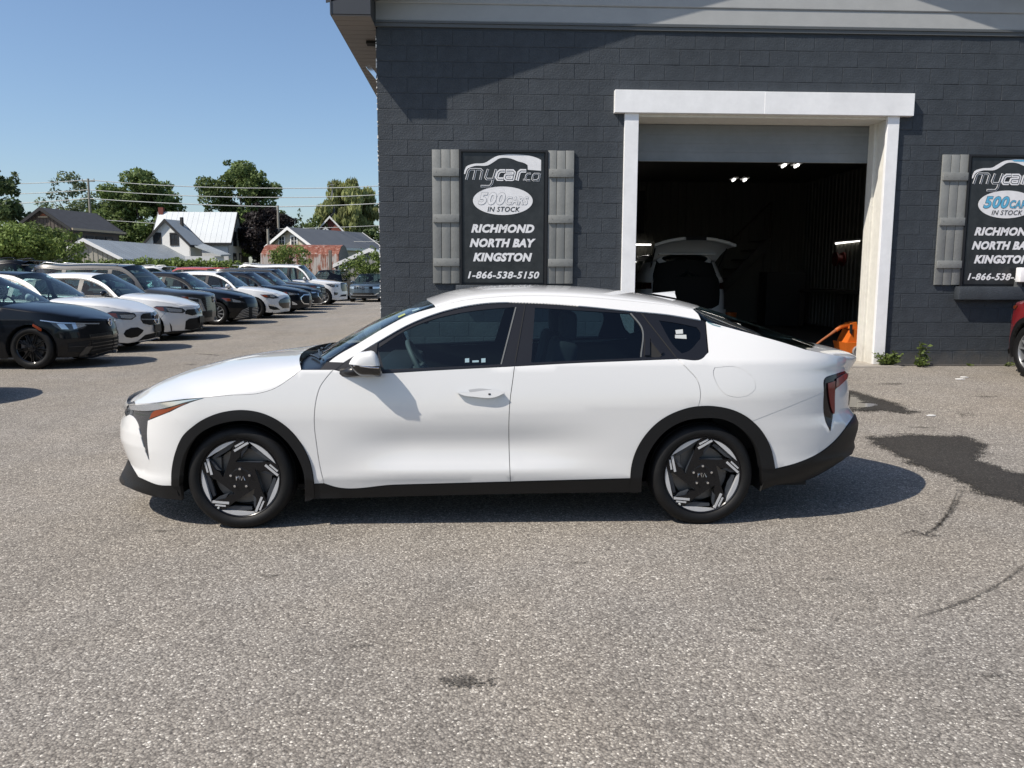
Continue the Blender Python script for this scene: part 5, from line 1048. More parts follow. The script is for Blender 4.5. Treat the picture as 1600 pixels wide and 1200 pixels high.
    inner = sp([(-fo+.35, zl+.08)]+[(f[0], f[1]) for f in f_in]+r_in+[(tail-.4, zl+.1), (tail-.4, zc-.06), (wb, zc-.05), (cowl, zc-.09), (-fo+.35, zn-.05)])
    skin('inner_shell', B, inner, .25, DARK, t, inset=0, off=-.035, flange=0)
    if clad:
        for cx in (0, wb):
            o = arch(cx, -.25, math.pi+.25, ra+.055, 20); i_ = arch(cx, -.25, math.pi+.25, ra-.012, 20); skin('wheel_arch_cladding', B, sp(o+i_[::-1]), .06, BLACKPL, t, inset=0, off=.010, flange=.04)
        skin('door_cladding', B, sp([(ra+.04, zs-.02), (wb-ra-.04, zs-.02), (wb-ra-.04, zs+.14), (ra+.04, zs+.14)]), .1, BLACKPL, t, inset=0, off=.008, flange=.02)
    # roof line
    x0 = cowl+{'sedan': .70, 'hatch': .68, 'suv': .58}[kind]; x1 = {'sedan': wb-.10, 'hatch': tail-.42, 'suv': tail-.35}[kind]; xd = {'sedan': tail-.62, 'hatch': tail-.10, 'suv': tail-.12}[kind]; zd = zc+(.06 if kind == 'sedan' else .08)
    zr = H-.075; rail = crom([(cowl, zc-.01), ((cowl+x0)/2, zc+(zr-zc)*.60), (x0+.02, zr-.03), (x0+.55, zr+.012), ((x0+x1)/2+.25, zr), (x1, zr-(.07 if kind == 'sedan' else .04)), ((x1+xd)/2+.02, (zr+zd)/2+(.0 if kind == 'sedan' else .07)), (xd, zd)], 40)
    d = np.gradient(rail, axis=0); d /= np.linalg.norm(d, axis=1, keepdims=True); nn = np.c_[d[:, 1], -d[:, 0]]
    lowr = rail+nn*(.055 if not suv else .06); ok = (lowr[:, 1] > np.array([zbel(x) for x in lowr[:, 0]])) ; li = lowr[ok]
    skin('side_frame', B, sp(list(rail)+list(li[::-1])), .05, color, t, inset=0, flange=.02)
    xe = li[-1][0]
    dlo = [(li[0][0], zbel(li[0][0]))]+list(li)+[(xe, zbel(xe))]
    bel = [(x, zbel(x)) for x in np.linspace(xe, li[0][0], 10)]
    def inside_line(x): return float(np.interp(x, li[:, 0], li[:, 1]))
    def win(xa, xb_, lean, n=10):
        up_ = [(x, min(inside_line(x)-.022, 9)) for x in np.linspace(xa+lean, xb_-.02, n)]
        return [(xa, zbel(xa)+.03)]+up_+[(xb_, zbel(xb_)+.03)]
    w1 = win(li[0][0]+.10, xB+.02, .05); w2 = win(xB+.10, wb-.30 if kind == 'sedan' else wb-.18, .0); holes = [sp(w1), sp(w2)]
    ws_ = [w1, w2]
    if kind != 'sedan':
        w3 = win(wb-.10, xe-.10, .0); w3[-1] = (w3[-1][0], w3[-1][1]); holes.append(sp(w3)); ws_.append(w3)
    skin('window_frame', B, sp(list(li)+bel), .06, TRIM, t, inset=0, off=-.010, flange=0, holes=holes)
    for i, w_ in enumerate(ws_): skin('side_window', B, sp(w_), .12, GLASS if i == 0 or kind == 'sedan' else GLASSP, t, inset=-.008, off=-.016, flange=0)
    bs = sp([(x, zbel(x)+.0) for x in np.linspace(cowl+.1, xe, 12)]+[(x, zbel(x)+.02) for x in np.linspace(xe, cowl+.1, 12)]); skin('belt_strip', B, bs, .05, CHROME if face.get('chrome_belt') else TRIM, t, inset=0, off=.002, flange=.01)
    # tops
    n = 18
    P3 = lambda pts: B.S(np.array([B.s_x(x, z) for x, z in pts]), np.array([z for x, z in pts]))
    zhoodc = crom([(-fo+.06*kx+.005, zn+.002), (-fo+.13*kx+.03, zn+.042), (-fo+.38, zn+.115), (-.1, zc-.0), (cowl-.10, zc+.06)], n)
    E0 = [(float(B.s_y(y, zn+.02*y/HW)), zn+.02*y/HW) for y in np.linspace(0.02, HW*.65, 4)]; he = np.vstack([B.S(np.array([e[0] for e in E0]), np.array([e[1] for e in E0])), P3([(x, zh(x)) for x in np.linspace(-fo+.27, cowl-.04, n-4)])])
    hc = np.c_[zhoodc[:, 0], np.zeros(n), zhoodc[:, 1]]
    cloth('hood', span(he, hc, 2.1, 12), color, t)
    wsE_ = P3([tuple(p) for p in rail[:np.argmin(np.abs(rail[:, 0]-x0))+1]]); m_ = len(wsE_); f_ = np.linspace(0, 1, m_)
    wsC_ = np.c_[cowl-.06+(x0-.14-cowl+.06)*f_, np.zeros(m_), zc+.035+(H-.028-zc-.035)*(f_**.93)]; wg = span(wsE_, wsC_, 2.2, 12); cloth('windscreen', wg, GLASSW, t)
    if kind != 'hatch': ir = int(m_*.62); cloth('windscreen_sticker', [[wg[i_][j_]+np.array([.0, 0, -.004]) for j_ in (17, 18, 19)] for i_ in (ir, ir+1)], STICK, t)
    cloth('cowl', span([he[-1]+[0, .01, -.02], wsE_[0]+[.03, 0, -.01]], [hc[-1]+[0, 0, -.03], wsC_[0]+[.03, 0, -.02]], 2.1, 10), TRIM, t)
    i0 = int(np.argmin(np.abs(rail[:, 0]-x0))); i1 = int(np.argmin(np.abs(rail[:, 0]-x1))); rE = P3([tuple(p) for p in rail[i0:i1+1]]); m_ = len(rE); f_ = np.linspace(0, 1, m_)
    rC = np.c_[x0-.14+(x1+.08-x0+.14)*f_, np.zeros(m_), crom([(0, H-.028), (.3, H), (.6, H-.006), (1, H-(.07 if kind == 'sedan' else .035))], m_)[:, 1]]; cloth('roof', span(rE, rC, 2.2, 12), roofcol or color, t)
    bE = P3([tuple(p) for p in rail[i1:]]); m_ = len(bE); f_ = np.linspace(0, 1, m_); bC = np.c_[rC[-1][0]+(xd+.06-rC[-1][0])*f_, np.zeros(m_), rC[-1][2]+(zd+.0-rC[-1][2])*f_]; cloth('backlight', span(bE, bC, 2.2, 10), GLASSP, t)
    dE = P3([(xd, zd)]+[(x, zbel(x)) for x in np.linspace(xd+.05, tail-.12, 4)]); m_ = len(dE); dC = np.c_[np.linspace(xd+.06, tail-.06, m_), np.zeros(m_), np.linspace(zd, zt+.0, m_)]; cloth('trunk_lid', span(dE, dC, 2., 10), color, t)
    if hatch: rw_ = rC[-1]; q = MB(); q.box((rw_[0]-.03, -HW*.62, rw_[2]-.02), (rw_[0]+.17, HW*.62, rw_[2]+.005), 0, .01); q.build('roof_spoiler', color, t)
    if rails:
        for s in (-1, 1):
            q = MB(); pr = [(p[0], s*(abs(p[1])-.05), p[2]+.055) for p in rE[2:-3]]; q.tube([(pr[0][0]-.06, pr[0][1], pr[0][2]-.05)]+pr+[(pr[-1][0]+.06, pr[-1][1], pr[-1][2]-.05)], .017, 6); q.build('roof_rail', rails, t, True)
    # underside, wheels
    q = MB(); q.box((-fo+.4, -HW*.78, zl), (tail-.35, HW*.78, zl+.04)); q.box((.45, -HW*.9, zl), (wb-.45, HW*.9, zl+.05)); q.build('underbody', DARK, t)
    for cx in (0, wb):
        for s in (-1, 1):
            ar_ = [(cx+ra*math.cos(a), za+ra*math.sin(a)) for a in np.linspace(-.2, math.pi+.2, 17)]; q = MB(); q.add([(x, s*y, z) for x, z in ar_ for y in (HW-.05, HW-.36)], [(2*i, 2*i+1, 2*i+3, 2*i+2) for i in range(16)]); q.prism(ar_, lambda a, c: (a, s*(HW-.36), c), lambda a, c: (a, s*(HW-.38), c)); q.build('wheel_tub', DARK, t)
            make_wheel(rw, rw*.70, .22, wheel[0], wheel[1], t, (cx, s*(HW-.135), rw), s)
    # cabin
    q = MB(); q.box((cowl+.05, -HW*.78, .5), (cowl+.40, HW*.78, zc-.01), 0, .05); q.build('dashboard', DASH, t)
    for y in (-.36, .36):
        s_ = seat(1.5, y, .5, .60); s_ = s_; bm = bmesh.new(); bmesh.ops.create_cube(bm, size=1)
        for v_ in bm.verts: v_.co = Vector((v_.co.x*.1+1.84, v_.co.y*.26+y, v_.co.z*.18+1.16))
        bmesh.ops.bevel(bm, geom=bm.edges[:], offset=.035, segments=2, affect='EDGES'); s_.bm(bm); s_.build('front_seat', SEAT, t, sharp=40)
    seat(wb-.35, 0, 1.2, .56, .3).build('rear_seat', SEAT, t, sharp=40)
    q = MB(); q.tube([(cowl+.48+.17*math.cos(a)*.3, -.36*(1 if True else -1)+.18*math.cos(a)*0+.18*math.sin(a), zc-.03+.18*math.cos(a)*.9) for a in np.linspace(0, 2*math.pi, 21)], .015, 6, cap=False); q.build('steering_wheel', DASH, t, True)
    # mirrors
    mc = face.get('mirror', color)
    for s in (-1, 1):
        y0 = float(B.hw(np.array(cowl+.22), np.array(zc))); q = MB(); bm = bmesh.new(); bmesh.ops.create_uvsphere(bm, u_segments=14, v_segments=9, radius=1)
        for v_ in bm.verts:
            x, y, z = v_.co; v_.co = Vector((cowl+.26+(.085*x if x < 0 else .03*x), s*(y0+.12)+.115*y, zc+.065+.075*z))
        q.bm(bm); q.build('door_mirror', mc, t, True)
        q = MB(); q.tube([(cowl+.27, s*(y0-.02), zc-.01), (cowl+.27, s*(y0+.07), zc+.02)], .025, 6); q.build('mirror_arm', TRIM, t)
    hz_ = zbel(xB)-.12
    for j, s in enumerate((1, -1)):
        skin('door_handle', B, sp([(xB-.22, hz_), (xB-.03, hz_+.005), (xB-.03, hz_+.035), (xB-.22, hz_+.03)]), .04, face.get('handle', color), fd[j], inset=0, off=.025, flange=.02, sides=(s,))
    # face: patches given as (name, [(y,z)..], material, offset)
    for (nm, pts, mt, of) in face['front']:
        sz = dens([(0. if abs(y) < 1e-6 else float(B.s_y(y, z)), z) for y, z in pts]); skin(nm, B, sz, .035, mt, t, inset=0, off=of+.004, flange=.016)
    org = np.array(pos)
    def psz(pts): a = B.px2sz(np.asarray(pts, float), org, -1.); return a
    for (nm, pts, mt, of) in face.get('px', []):
        pp_ = smoothpoly([[pts[i], pts[(i+1) % len(pts)]] for i in range(len(pts))], 2.5); a_ = psz(pp_); a_[:, 0] = np.maximum(a_[:, 0], 0.); skin(nm, B, a_, .03, mt, t, inset=0, off=of+.004, flange=.016)
    for (nm, p, q_, th, mt, of) in face.get('pxl', []):
        c_ = crom([p, q_], 8); a_ = np.vstack([psz(c_-[0, th/2]), psz(c_+[0, th/2])[::-1]]); a_[:, 0] = np.maximum(a_[:, 0], 0.); skin(nm, B, a_, .03, mt, t, inset=0, off=of+.004, flange=.012)
    em = face.get('emblem')
    if em:
        y0, z0, r_, mt = em; x_ = float(B.S(np.array(.0), np.array(z0))[0]); q = MB()
        q.tube([(x_-.022, r_*math.cos(a), z0+r_*math.sin(a)) for a in np.linspace(0, 2*math.pi, 25)], r_*.11, 6, cap=False)
        for sg in face.get('emblem_strokes', []):
            q.tube([(x_-.024, -a*r_, z0+b_*r_) for a, b_ in sg], r_*.10, 6)
        q.lathe([(.001, 0), (r_*.95, 0)], 20, axis='x', c=(x_-.012, 0, z0), m=1); q.build('front_emblem', [mt, GLOSSBLK], t)
    if face.get('plate'):
        z0 = face['plate']; x_ = float(B.S(np.array(.0), np.array(z0))[0]); q = MB(); q.box((x_-.035, -.155, z0-.075), (x_-.012, .155, z0+.075), 0, .004); q.build('plate_holder', BLACKPL, t)
    for (nm, pts, mt, of) in face.get('rear', []):
        sz = dens([(B.s3 if abs(y) < 1e-6 else float(B.s_y(y, z, False)), z) for y, z in pts]); skin(nm, B, sz, .035, mt, t, inset=0, off=of+.02, flange=.03)
    if not face.get('rear'):
        sz = [(float(B.s_y(y, z, False)), z) for y, z in ((HW*.55, zc-.18), (HW*.97, zc-.16), (HW*.97, zc-.02), (HW*.55, zc-.03))]; skin('taillight', B, sz, .05, REDL, t, inset=0, off=.004, flange=.012)
    for (nm, pts, mt, of) in face.get('side', []): skin(nm, B, sp(pts), .05, mt, t, inset=0, off=of, flange=.01)
    return t, B

def slats(nm, y0, y1, z0, z1, n, m, of=.012, th=.008): return [(nm, [(y0, z0+(z1-z0)*(k+.5)/n-th/2), (y1, z0+(z1-z0)*(k+.5)/n-th/2), (y1, z0+(z1-z0)*(k+.5)/n+th/2), (y0, z0+(z1-z0)*(k+.5)/n+th/2)], m, of) for k in range(n)]
VW = [[(-.62, .62), (-.22, -.1), (0, .45), (.22, -.1), (.62, .62)], [(-.78, .2), (-.32, -.72), (0, 0), (.32, -.72), (.78, .2)]]
STAR = [[(0, 0), (0, .95)], [(0, 0), (-.82, -.47)], [(0, 0), (.82, -.47)]]
HH = [[(-.5, .6), (-.42, -.6)], [(.5, .6), (.42, -.6)], [(-.45, 0), (.45, 0)]]
F_hatchR = dict(mirror=GLOSSBLK, emblem=(0, .70, .062, CHROME), emblem_strokes=VW, front=[
    ('headlight', [(.36, .665), (.62, .625), (.80, .665), (.835, .735), (.6, .73), (.36, .725)], LAMPDK, .004), ('lamp_lens', [(.40, .675), (.50, .655), (.52, .72), (.40, .715)], LAMP, .008), ('lamp_lens', [(.58, .65), (.66, .645), (.68, .715), (.60, .71)], LAMP, .008), ('light_line', [(.05, .728), (.40, .733), (.80, .745), (.80, .755), (.40, .743), (.05, .738)], LAMP, .010),
    ('lower_grille', [(0, .26), (.52, .26), (.62, .34), (.55, .46), (0, .47)], DARK, .004), ('side_intake', [(.64, .28), (.80, .30), (.84, .42), (.66, .44)], DARK, .004), ('intake_blade', [(.54, .235), (.66, .24), (.60, .44), (.55, .44)], GUN, .012), ('front_lip', [(0, .20), (.60, .20), (.80, .22), (.80, .24), (.6, .222), (0, .222)], GLOSSBLK, .02)]+slats('grille_bar', 0, .54, .28, .46, 4, GUN))
F_merc = dict(mirror=WHITE2, plate=.42, emblem=(0, .60, .10, CHROME), emblem_strokes=STAR, front=[
    ('grille', [(0, .50), (.20, .49), (.36, .55), (.42, .62), (.40, .68), (.2, .70), (0, .70)], GLOSSBLK, .005), ('grille_bar', [(0, .585), (.40, .605), (.40, .622), (0, .615)], CHROME, .014), ('headlight', [(.50, .62), (.56, .585), (.72, .60), (.83, .655), (.845, .71), (.72, .705), (.56, .68)], LAMPDK, .004), ('lamp_lens', [(.54, .62), (.64, .60), (.68, .66), (.57, .66)], LAMP, .009), ('amber_marker', [(.74, .62), (.80, .645), (.81, .67), (.74, .66)], AMBER, .009),
    ('side_intake', [(.42, .34), (.55, .28), (.72, .30), (.80, .37), (.74, .44), (.58, .455), (.46, .42)], DARK, .004), ('lower_grille', [(0, .21), (.44, .21), (.36, .30), (.20, .335), (0, .34)], DARK, .004), ('front_lip', [(0, .185), (.50, .185), (.48, .205), (0, .20)], CHROME, .014)]+slats('intake_fin', .5, .72, .33, .42, 2, BLACKPL, .008))
F_civic = dict(mirror=GLOSSBLK, plate=.44, emblem=(0, .665, .055, CHROME), emblem_strokes=HH, front=[
    ('headlight', [(.36, .645), (.60, .625), (.80, .66), (.845, .70), (.78, .715), (.55, .70), (.36, .695)], LAMPDK, .004), ('lamp_lens', [(.44, .655), (.62, .645), (.64, .685), (.46, .68)], LAMP, .009), ('amber_marker', [(.70, .655), (.80, .672), (.81, .705), (.70, .695)], AMBER, .009), ('grille', [(0, .60), (.34, .60), (.36, .69), (0, .70)], GLOSSBLK, .005),
    ('lower_grille', [(0, .25), (.46, .25), (.50, .36), (.44, .475), (0, .50)], DARK, .004), ('side_slot', [(.70, .24), (.76, .24), (.78, .40), (.74, .36)], DARK, .004), ('front_lip', [(0, .17), (.55, .17), (.80, .19), (.78, .235), (.5, .23), (0, .23)], BLACKPL, .012)]+slats('grille_bar', 0, .44, .27, .46, 3, BLACKPL))
F_rogue = dict(mirror=BLKPAINT, emblem=(0, .80, .075, CHROME), emblem_strokes=[[(-.9, 0), (.9, 0)]], front=[
    ('grille', [(0, .58), (.24, .60), (.40, .72), (.42, .90), (0, .91)], GLOSSBLK, .005), ('grille_v', [(.24, .585), (.28, .585), (.47, .73), (.48, .89), (.44, .89), (.42, .73)], CHROME, .012), ('upper_lamp', [(.50, .86), (.84, .87), (.85, .91), (.52, .90)], LAMP, .006), ('amber_marker', [(.76, .865), (.855, .87), (.86, .915), (.76, .905)], AMBER, .009), ('headlight', [(.52, .70), (.76, .70), (.80, .80), (.54, .80)], LAMPDK, .005), ('lamp_lens', [(.56, .72), (.72, .72), (.73, .785), (.57, .785)], LAMP, .009),
    ('lower_grille', [(0, .36), (.55, .36), (.50, .50), (0, .52)], DARK, .004), ('bumper_skid', [(0, .25), (.80, .27), (.82, .33), (0, .33)], BLACKPL, .012)]+slats('grille_bar', 0, .40, .66, .88, 4, GUN, .010))
F_camry = dict(mirror=BLKPAINT, front=[
    ('headlight', [(.42, .63), (.60, .60), (.80, .655), (.85, .715), (.70, .70), (.45, .67)], LAMPDK, .004), ('lamp_lens', [(.48, .64), (.64, .625), (.66, .675), (.50, .665)], LAMP, .009), ('amber_marker', [(.69, .655), (.83, .69), (.85, .72), (.70, .70)], AMBER, .009), ('upper_grille', [(0, .58), (.40, .60), (.42, .64), (0, .64)], GLOSSBLK, .005), ('lower_grille', [(0, .22), (.72, .22), (.60, .38), (.42, .54), (0, .56)], DARK, .004), ('side_intake', [(.66, .42), (.82, .50), (.82, .54), (.64, .50)], DARK, .004), ('front_lip', [(0, .185), (.74, .19), (.78, .215), (0, .205)], GUN, .012)]+slats('grille_bar', 0, .60, .24, .50, 7, SILVERP, .010, .006), handle=BLKPAINT)
F_malibu = dict(mirror=WHITE2, chrome_belt=True, front=[
    ('headlight', [(.44, .63), (.62, .615), (.80, .66), (.85, .715), (.68, .695), (.45, .665)], LAMPDK, .004), ('lamp_lens', [(.48, .64), (.60, .63), (.62, .675), (.50, .665)], LAMP, .009), ('amber_marker', [(.68, .645), (.82, .685), (.83, .705), (.70, .685)], AMBER, .009), ('grille', [(0, .26), (.26, .26), (.42, .42), (.45, .60), (.40, .64), (0, .645)], GLOSSBLK, .005), ('grille_chrome', [(0, .55), (.44, .585), (.44, .60), (0, .57)], CHROME, .014), ('side_intake', [(.56, .30), (.74, .32), (.80, .40), (.60, .38)], DARK, .004), ('fog_chrome', [(.56, .40), (.78, .425), (.80, .45), (.60, .43)], LAMP, .009), ('front_lip', [(0, .18), (.6, .18), (.8, .21), (.8, .23), (0, .225)], BLACKPL, .012)])
F_fusion = dict(mirror=BLKPAINT, chrome_belt=True, front=[
    ('headlight', [(.42, .65), (.62, .63), (.80, .67), (.85, .73), (.66, .71), (.44, .695)], LAMPDK, .004), ('lamp_lens', [(.46, .66), (.64, .645), (.66, .695), (.48, .685)], LAMP, .009), ('amber_marker', [(.70, .665), (.83, .70), (.845, .73), (.70, .71)], AMBER, .009), ('grille', [(0, .40), (.24, .42), (.40, .54), (.36, .66), (0, .68)], DARK, .005), ('grille_rim', [(0, .395), (.24, .415), (.41, .54), (.365, .668), (.35, .66), (.385, .54), (.23, .43), (0, .41)], CHROME, .012), ('fog_lamp', [(.60, .34), (.76, .36), (.80, .44), (.70, .38), (.60, .37)], LAMP, .008), ('front_lip', [(0, .22), (.50, .22), (.72, .26), (.72, .28), (.5, .245), (0, .245)], CHROME, .012)]+slats('grille_bar', 0, .34, .46, .64, 4, GUN, .010, .01))
F_fusion_std = F_fusion['front']
F_edge = dict(mirror=BLKPAINT, front=[
    ('headlight', [(.46, .80), (.66, .78), (.82, .82), (.85, .88), (.66, .87), (.48, .85)], LAMPDK, .004), ('lamp_lens', [(.5, .81), (.64, .80), (.66, .85), (.52, .845)], LAMP, .009), ('amber_marker', [(.70, .815), (.83, .84), (.84, .875), (.70, .865)], AMBER, .009), ('grille', [(0, .50), (.34, .52), (.46, .66), (.42, .82), (0, .84)], DARK, .005), ('bumper_skid', [(0, .26), (.70, .28), (.72, .36), (0, .34)], BLACKPL, .012), ('fog_lamp', [(.60, .46), (.76, .48), (.78, .54), (.60, .52)], LAMP, .008)]+slats('grille_bar', 0, .40, .56, .80, 4, SILVERP, .010, .012))
F_qx = dict(mirror=WHITE2, chrome_belt=True, emblem=(0, .84, .06, CHROME), emblem_strokes=[[(-.6, -.6), (0, .7), (.6, -.6)]], front=[
    ('headlight', [(.50, .82), (.62, .78), (.82, .83), (.86, .89), (.70, .87), (.54, .86)], LAMPDK, .004), ('lamp_lens', [(.54, .82), (.68, .80), (.70, .855), (.56, .85)], LAMP, .009), ('grille', [(0, .56), (.26, .56), (.42, .66), (.44, .84), (.34, .90), (0, .91)], GLOSSBLK, .005), ('grille_rim', [(0, .545), (.27, .545), (.45, .66), (.46, .85), (.435, .85), (.42, .665), (.26, .565), (0, .565)], CHROME, .012), ('fog_lamp', [(.62, .50), (.74, .51), (.76, .58), (.66, .56)], LAMPDK, .006), ('lower_grille', [(0, .34), (.62, .36), (.56, .46), (0, .46)], DARK, .004), ('front_lip', [(0, .26), (.6, .26), (.8, .28), (.8, .30), (0, .285)], CHROME, .012)])
F_tig = dict(mirror=STEELB, emblem=(0, .80, .075, CHROME), emblem_strokes=VW, front=[
    ('headlight', [(.52, .74), (.80, .76), (.86, .83), (.70, .86), (.52, .86)], LAMP, .004), ('grille', [(0, .745), (.52, .745), (.52, .86), (0, .86)], GLOSSBLK, .005), ('lower_grille', [(0, .42), (.60, .42), (.56, .52), (0, .53)], DARK, .004), ('grille_chrome', [(0, .39), (.62, .39), (.80, .50), (.78, .53), (.60, .41), (0, .41)], CHROME, .012), ('bumper_skid', [(0, .26), (.72, .28), (.72, .37), (0, .36)], BLACKPL, .01), ('fog_lamp', [(.68, .46), (.80, .48), (.80, .52), (.68, .50)], LAMP, .008)]+slats('grille_bar', 0, .50, .76, .85, 2, CHROME, .010, .01))
F_plain = dict(front=[('headlight', [(.46, .80), (.66, .78), (.82, .82), (.85, .88), (.66, .87), (.48, .85)], LAMPDK, .004), ('lamp_lens', [(.5, .81), (.64, .80), (.66, .85), (.52, .845)], LAMP, .009), ('grille', [(0, .56), (.40, .60), (.42, .80), (0, .82)], DARK, .005), ('lower_grille', [(0, .34), (.6, .36), (.56, .46), (0, .46)], DARK, .004)])
# traced faces of the row (photo pixels met with each car's own body surface)
F_rogue2 = dict(F_rogue); F_malibu2 = dict(F_malibu)
F_hatchR['px'] = [('headlight', [(78.33, 504.17), (108.33, 504.67), (133.33, 505.5), (136.33, 508.67), (130.0, 513.67), (106.67, 517.33), (95.0, 515.33), (85.83, 510.33)], LAMPDK, 0.004), ('lamp_lens', [(88.33, 505.83), (100.0, 506.33), (107.5, 514.67), (96.33, 514.33)], LAMP, 0.009), ('lamp_lens', [(112.0, 506.67), (131.67, 506.67), (133.67, 509.33), (115.0, 514.5)], LAMP, 0.009), ('light_line', [(62.5, 500.0), (93.33, 503.83), (133.33, 505.0), (154.17, 505.0), (154.17, 506.67), (133.33, 506.5), (93.33, 505.5), (63.33, 501.33)], LAMP, 0.011), ('amber_marker', [(51.67, 506.0), (64.67, 513.67), (64.67, 517.33), (62.0, 516.67), (50.67, 509.33)], AMBER, 0.006), ('upper_band', [(140.0, 522.5), (178.33, 517.5), (178.67, 523.33), (141.67, 528.67)], GLOSSBLK, 0.004), ('lower_grille', [(143.33, 531.67), (179.17, 527.5), (179.67, 544.17), (141.67, 554.17)], DARK, 0.004), ('side_intake', [(106.67, 536.67), (141.67, 530.83), (133.33, 550.0), (106.67, 550.0)], DARK, 0.004), ('intake_blade', [(134.17, 541.33), (144.33, 540.67), (134.33, 554.67), (123.33, 555.0)], GUN, 0.014), ('front_lip', [(123.33, 555.83), (143.33, 555.0), (180.0, 544.17), (180.0, 547.5), (143.33, 558.33), (123.33, 558.33)], GLOSSBLK, 0.02)]; F_hatchR['front'] = []
F_merc['px'] = [('grille', [(219.67, 493.67), (223.33, 490.0), (242.0, 488.33), (245.83, 488.33), (245.83, 507.5), (233.33, 507.67), (223.33, 505.33), (219.67, 499.17)], GLOSSBLK, 0.005), ('grille_bar', [(220.0, 498.33), (233.33, 498.5), (245.0, 498.5), (245.0, 499.83), (233.33, 500.0), (220.0, 499.83)], CHROME, 0.014), ('headlight', [(164.67, 489.67), (175.0, 486.33), (196.67, 487.33), (210.33, 490.0), (212.83, 494.17), (205.33, 499.67), (191.67, 499.33), (180.83, 497.5)], LAMPDK, 0.004), ('lamp_lens', [(186.67, 492.0), (208.33, 491.67), (211.0, 494.67), (203.67, 498.33), (190.0, 497.0)], LAMP, 0.009), ('amber_marker', [(166.67, 489.67), (180.83, 490.0), (184.67, 497.17), (178.33, 495.67)], AMBER, 0.009), ('side_intake', [(193.0, 521.67), (196.67, 515.83), (205.0, 512.17), (215.0, 511.33), (224.17, 515.83), (222.5, 519.17), (215.0, 525.83), (205.0, 528.0), (196.67, 526.67)], DARK, 0.004), ('lower_grille', [(216.67, 532.0), (226.67, 523.33), (248.33, 518.33), (248.33, 525.83), (233.33, 529.17)], DARK, 0.004), ('front_lip', [(216.67, 533.0), (233.33, 530.0), (248.33, 525.83), (248.33, 527.67), (233.33, 531.67), (216.67, 534.67)], CHROME, 0.014)]; F_merc['front'] = []
F_civic['px'] = [('headlight', [(239.7, 480.0), (244.5, 478.2), (265.5, 478.95), (285.0, 481.8), (289.95, 486.0), (285.75, 489.3), (267.0, 488.4), (250.5, 486.0)], LAMPDK, 0.004), ('amber_marker', [(241.2, 480.3), (255.0, 480.0), (256.8, 486.0), (250.5, 485.7)], AMBER, 0.009), ('lamp_lens', [(258.75, 480.75), (283.5, 483.75), (283.8, 487.8), (264.0, 486.9)], LAMP, 0.009), ('grille', [(289.2, 487.8), (291.75, 483.75), (307.5, 482.7), (312.0, 482.7), (312.0, 490.2), (300.0, 492.9), (289.5, 490.5)], GLOSSBLK, 0.005), ('lower_grille', [(288.75, 514.8), (290.25, 501.75), (295.5, 498.0), (316.5, 495.0), (316.5, 510.75), (298.5, 515.4)], DARK, 0.004), ('side_slot', [(264.9, 503.7), (268.5, 510.0), (268.8, 516.9), (267.0, 516.9)], DARK, 0.004), ('front_lip', [(247.5, 522.0), (268.5, 517.5), (298.5, 516.0), (318.0, 510.75), (318.0, 514.5), (298.5, 519.3), (268.5, 520.8)], BLACKPL, 0.012)]; F_civic['front'] = []
F_rogue['px'] = [('grille', [(313.5, 468.0), (317.25, 465.45), (330.0, 465.75), (330.0, 481.5), (321.75, 486.0), (318.0, 480.0)], GLOSSBLK, 0.005), ('grille_v', [(309.3, 466.5), (313.2, 467.7), (321.0, 486.0), (316.8, 486.3)], CHROME, 0.012), ('upper_lamp', [(283.5, 462.6), (309.0, 466.2), (309.0, 467.4), (291.0, 467.4)], LAMP, 0.006), ('amber_marker', [(283.5, 462.9), (294.3, 464.25), (294.3, 467.55), (288.0, 466.8)], AMBER, 0.01), ('headlight', [(301.8, 471.45), (310.5, 471.75), (313.2, 480.3), (310.2, 480.3)], LAMP, 0.006), ('bumper_skid', [(309.9, 488.25), (330.75, 484.5), (330.75, 495.0), (313.5, 497.25)], BLACKPL, 0.012)]; F_rogue['front'] = []
F_camry['px'] = [('headlight', [(345.45, 465.6), (360.0, 465.9), (379.5, 470.7), (382.8, 473.4), (367.5, 473.1), (352.5, 471.0)], LAMPDK, 0.004), ('amber_marker', [(346.2, 465.75), (358.5, 466.35), (360.75, 470.4), (354.0, 470.7)], AMBER, 0.009), ('lamp_lens', [(362.25, 467.1), (376.5, 470.7), (375.0, 472.65), (364.2, 472.05)], LAMP, 0.009), ('lower_grille', [(367.5, 496.8), (378.0, 483.3), (388.5, 479.4), (402.0, 479.7), (402.0, 493.5), (390.0, 496.8)], DARK, 0.004), ('front_lip', [(364.5, 498.0), (390.0, 496.8), (402.0, 493.8), (402.0, 495.3), (390.0, 498.6), (364.5, 499.8)], GUN, 0.012)]; F_camry['front'] = []
F_malibu['px'] = [('headlight', [(406.3, 460.15), (426.0, 460.15), (433.47, 463.88), (436.35, 465.61), (427.43, 466.76), (413.78, 464.89)], LAMPDK, 0.004), ('amber_marker', [(407.31, 460.58), (416.22, 461.15), (419.1, 464.17), (413.78, 464.46)], AMBER, 0.009), ('lamp_lens', [(420.97, 461.44), (427.43, 461.87), (430.31, 464.46), (423.12, 464.17)], LAMP, 0.009), ('grille', [(435.05, 472.22), (437.5, 468.34), (447.56, 463.59), (451.87, 463.59), (451.87, 481.27), (441.81, 481.56), (436.49, 477.11)], GLOSSBLK, 0.005), ('side_intake', [(419.24, 477.39), (431.75, 479.69), (437.78, 483.72), (427.43, 484.29), (421.4, 482.28)], DARK, 0.004), ('fog_chrome', [(419.96, 474.52), (430.31, 476.82), (428.87, 478.54), (420.25, 477.11)], LAMP, 0.009)]; F_malibu['front'] = []
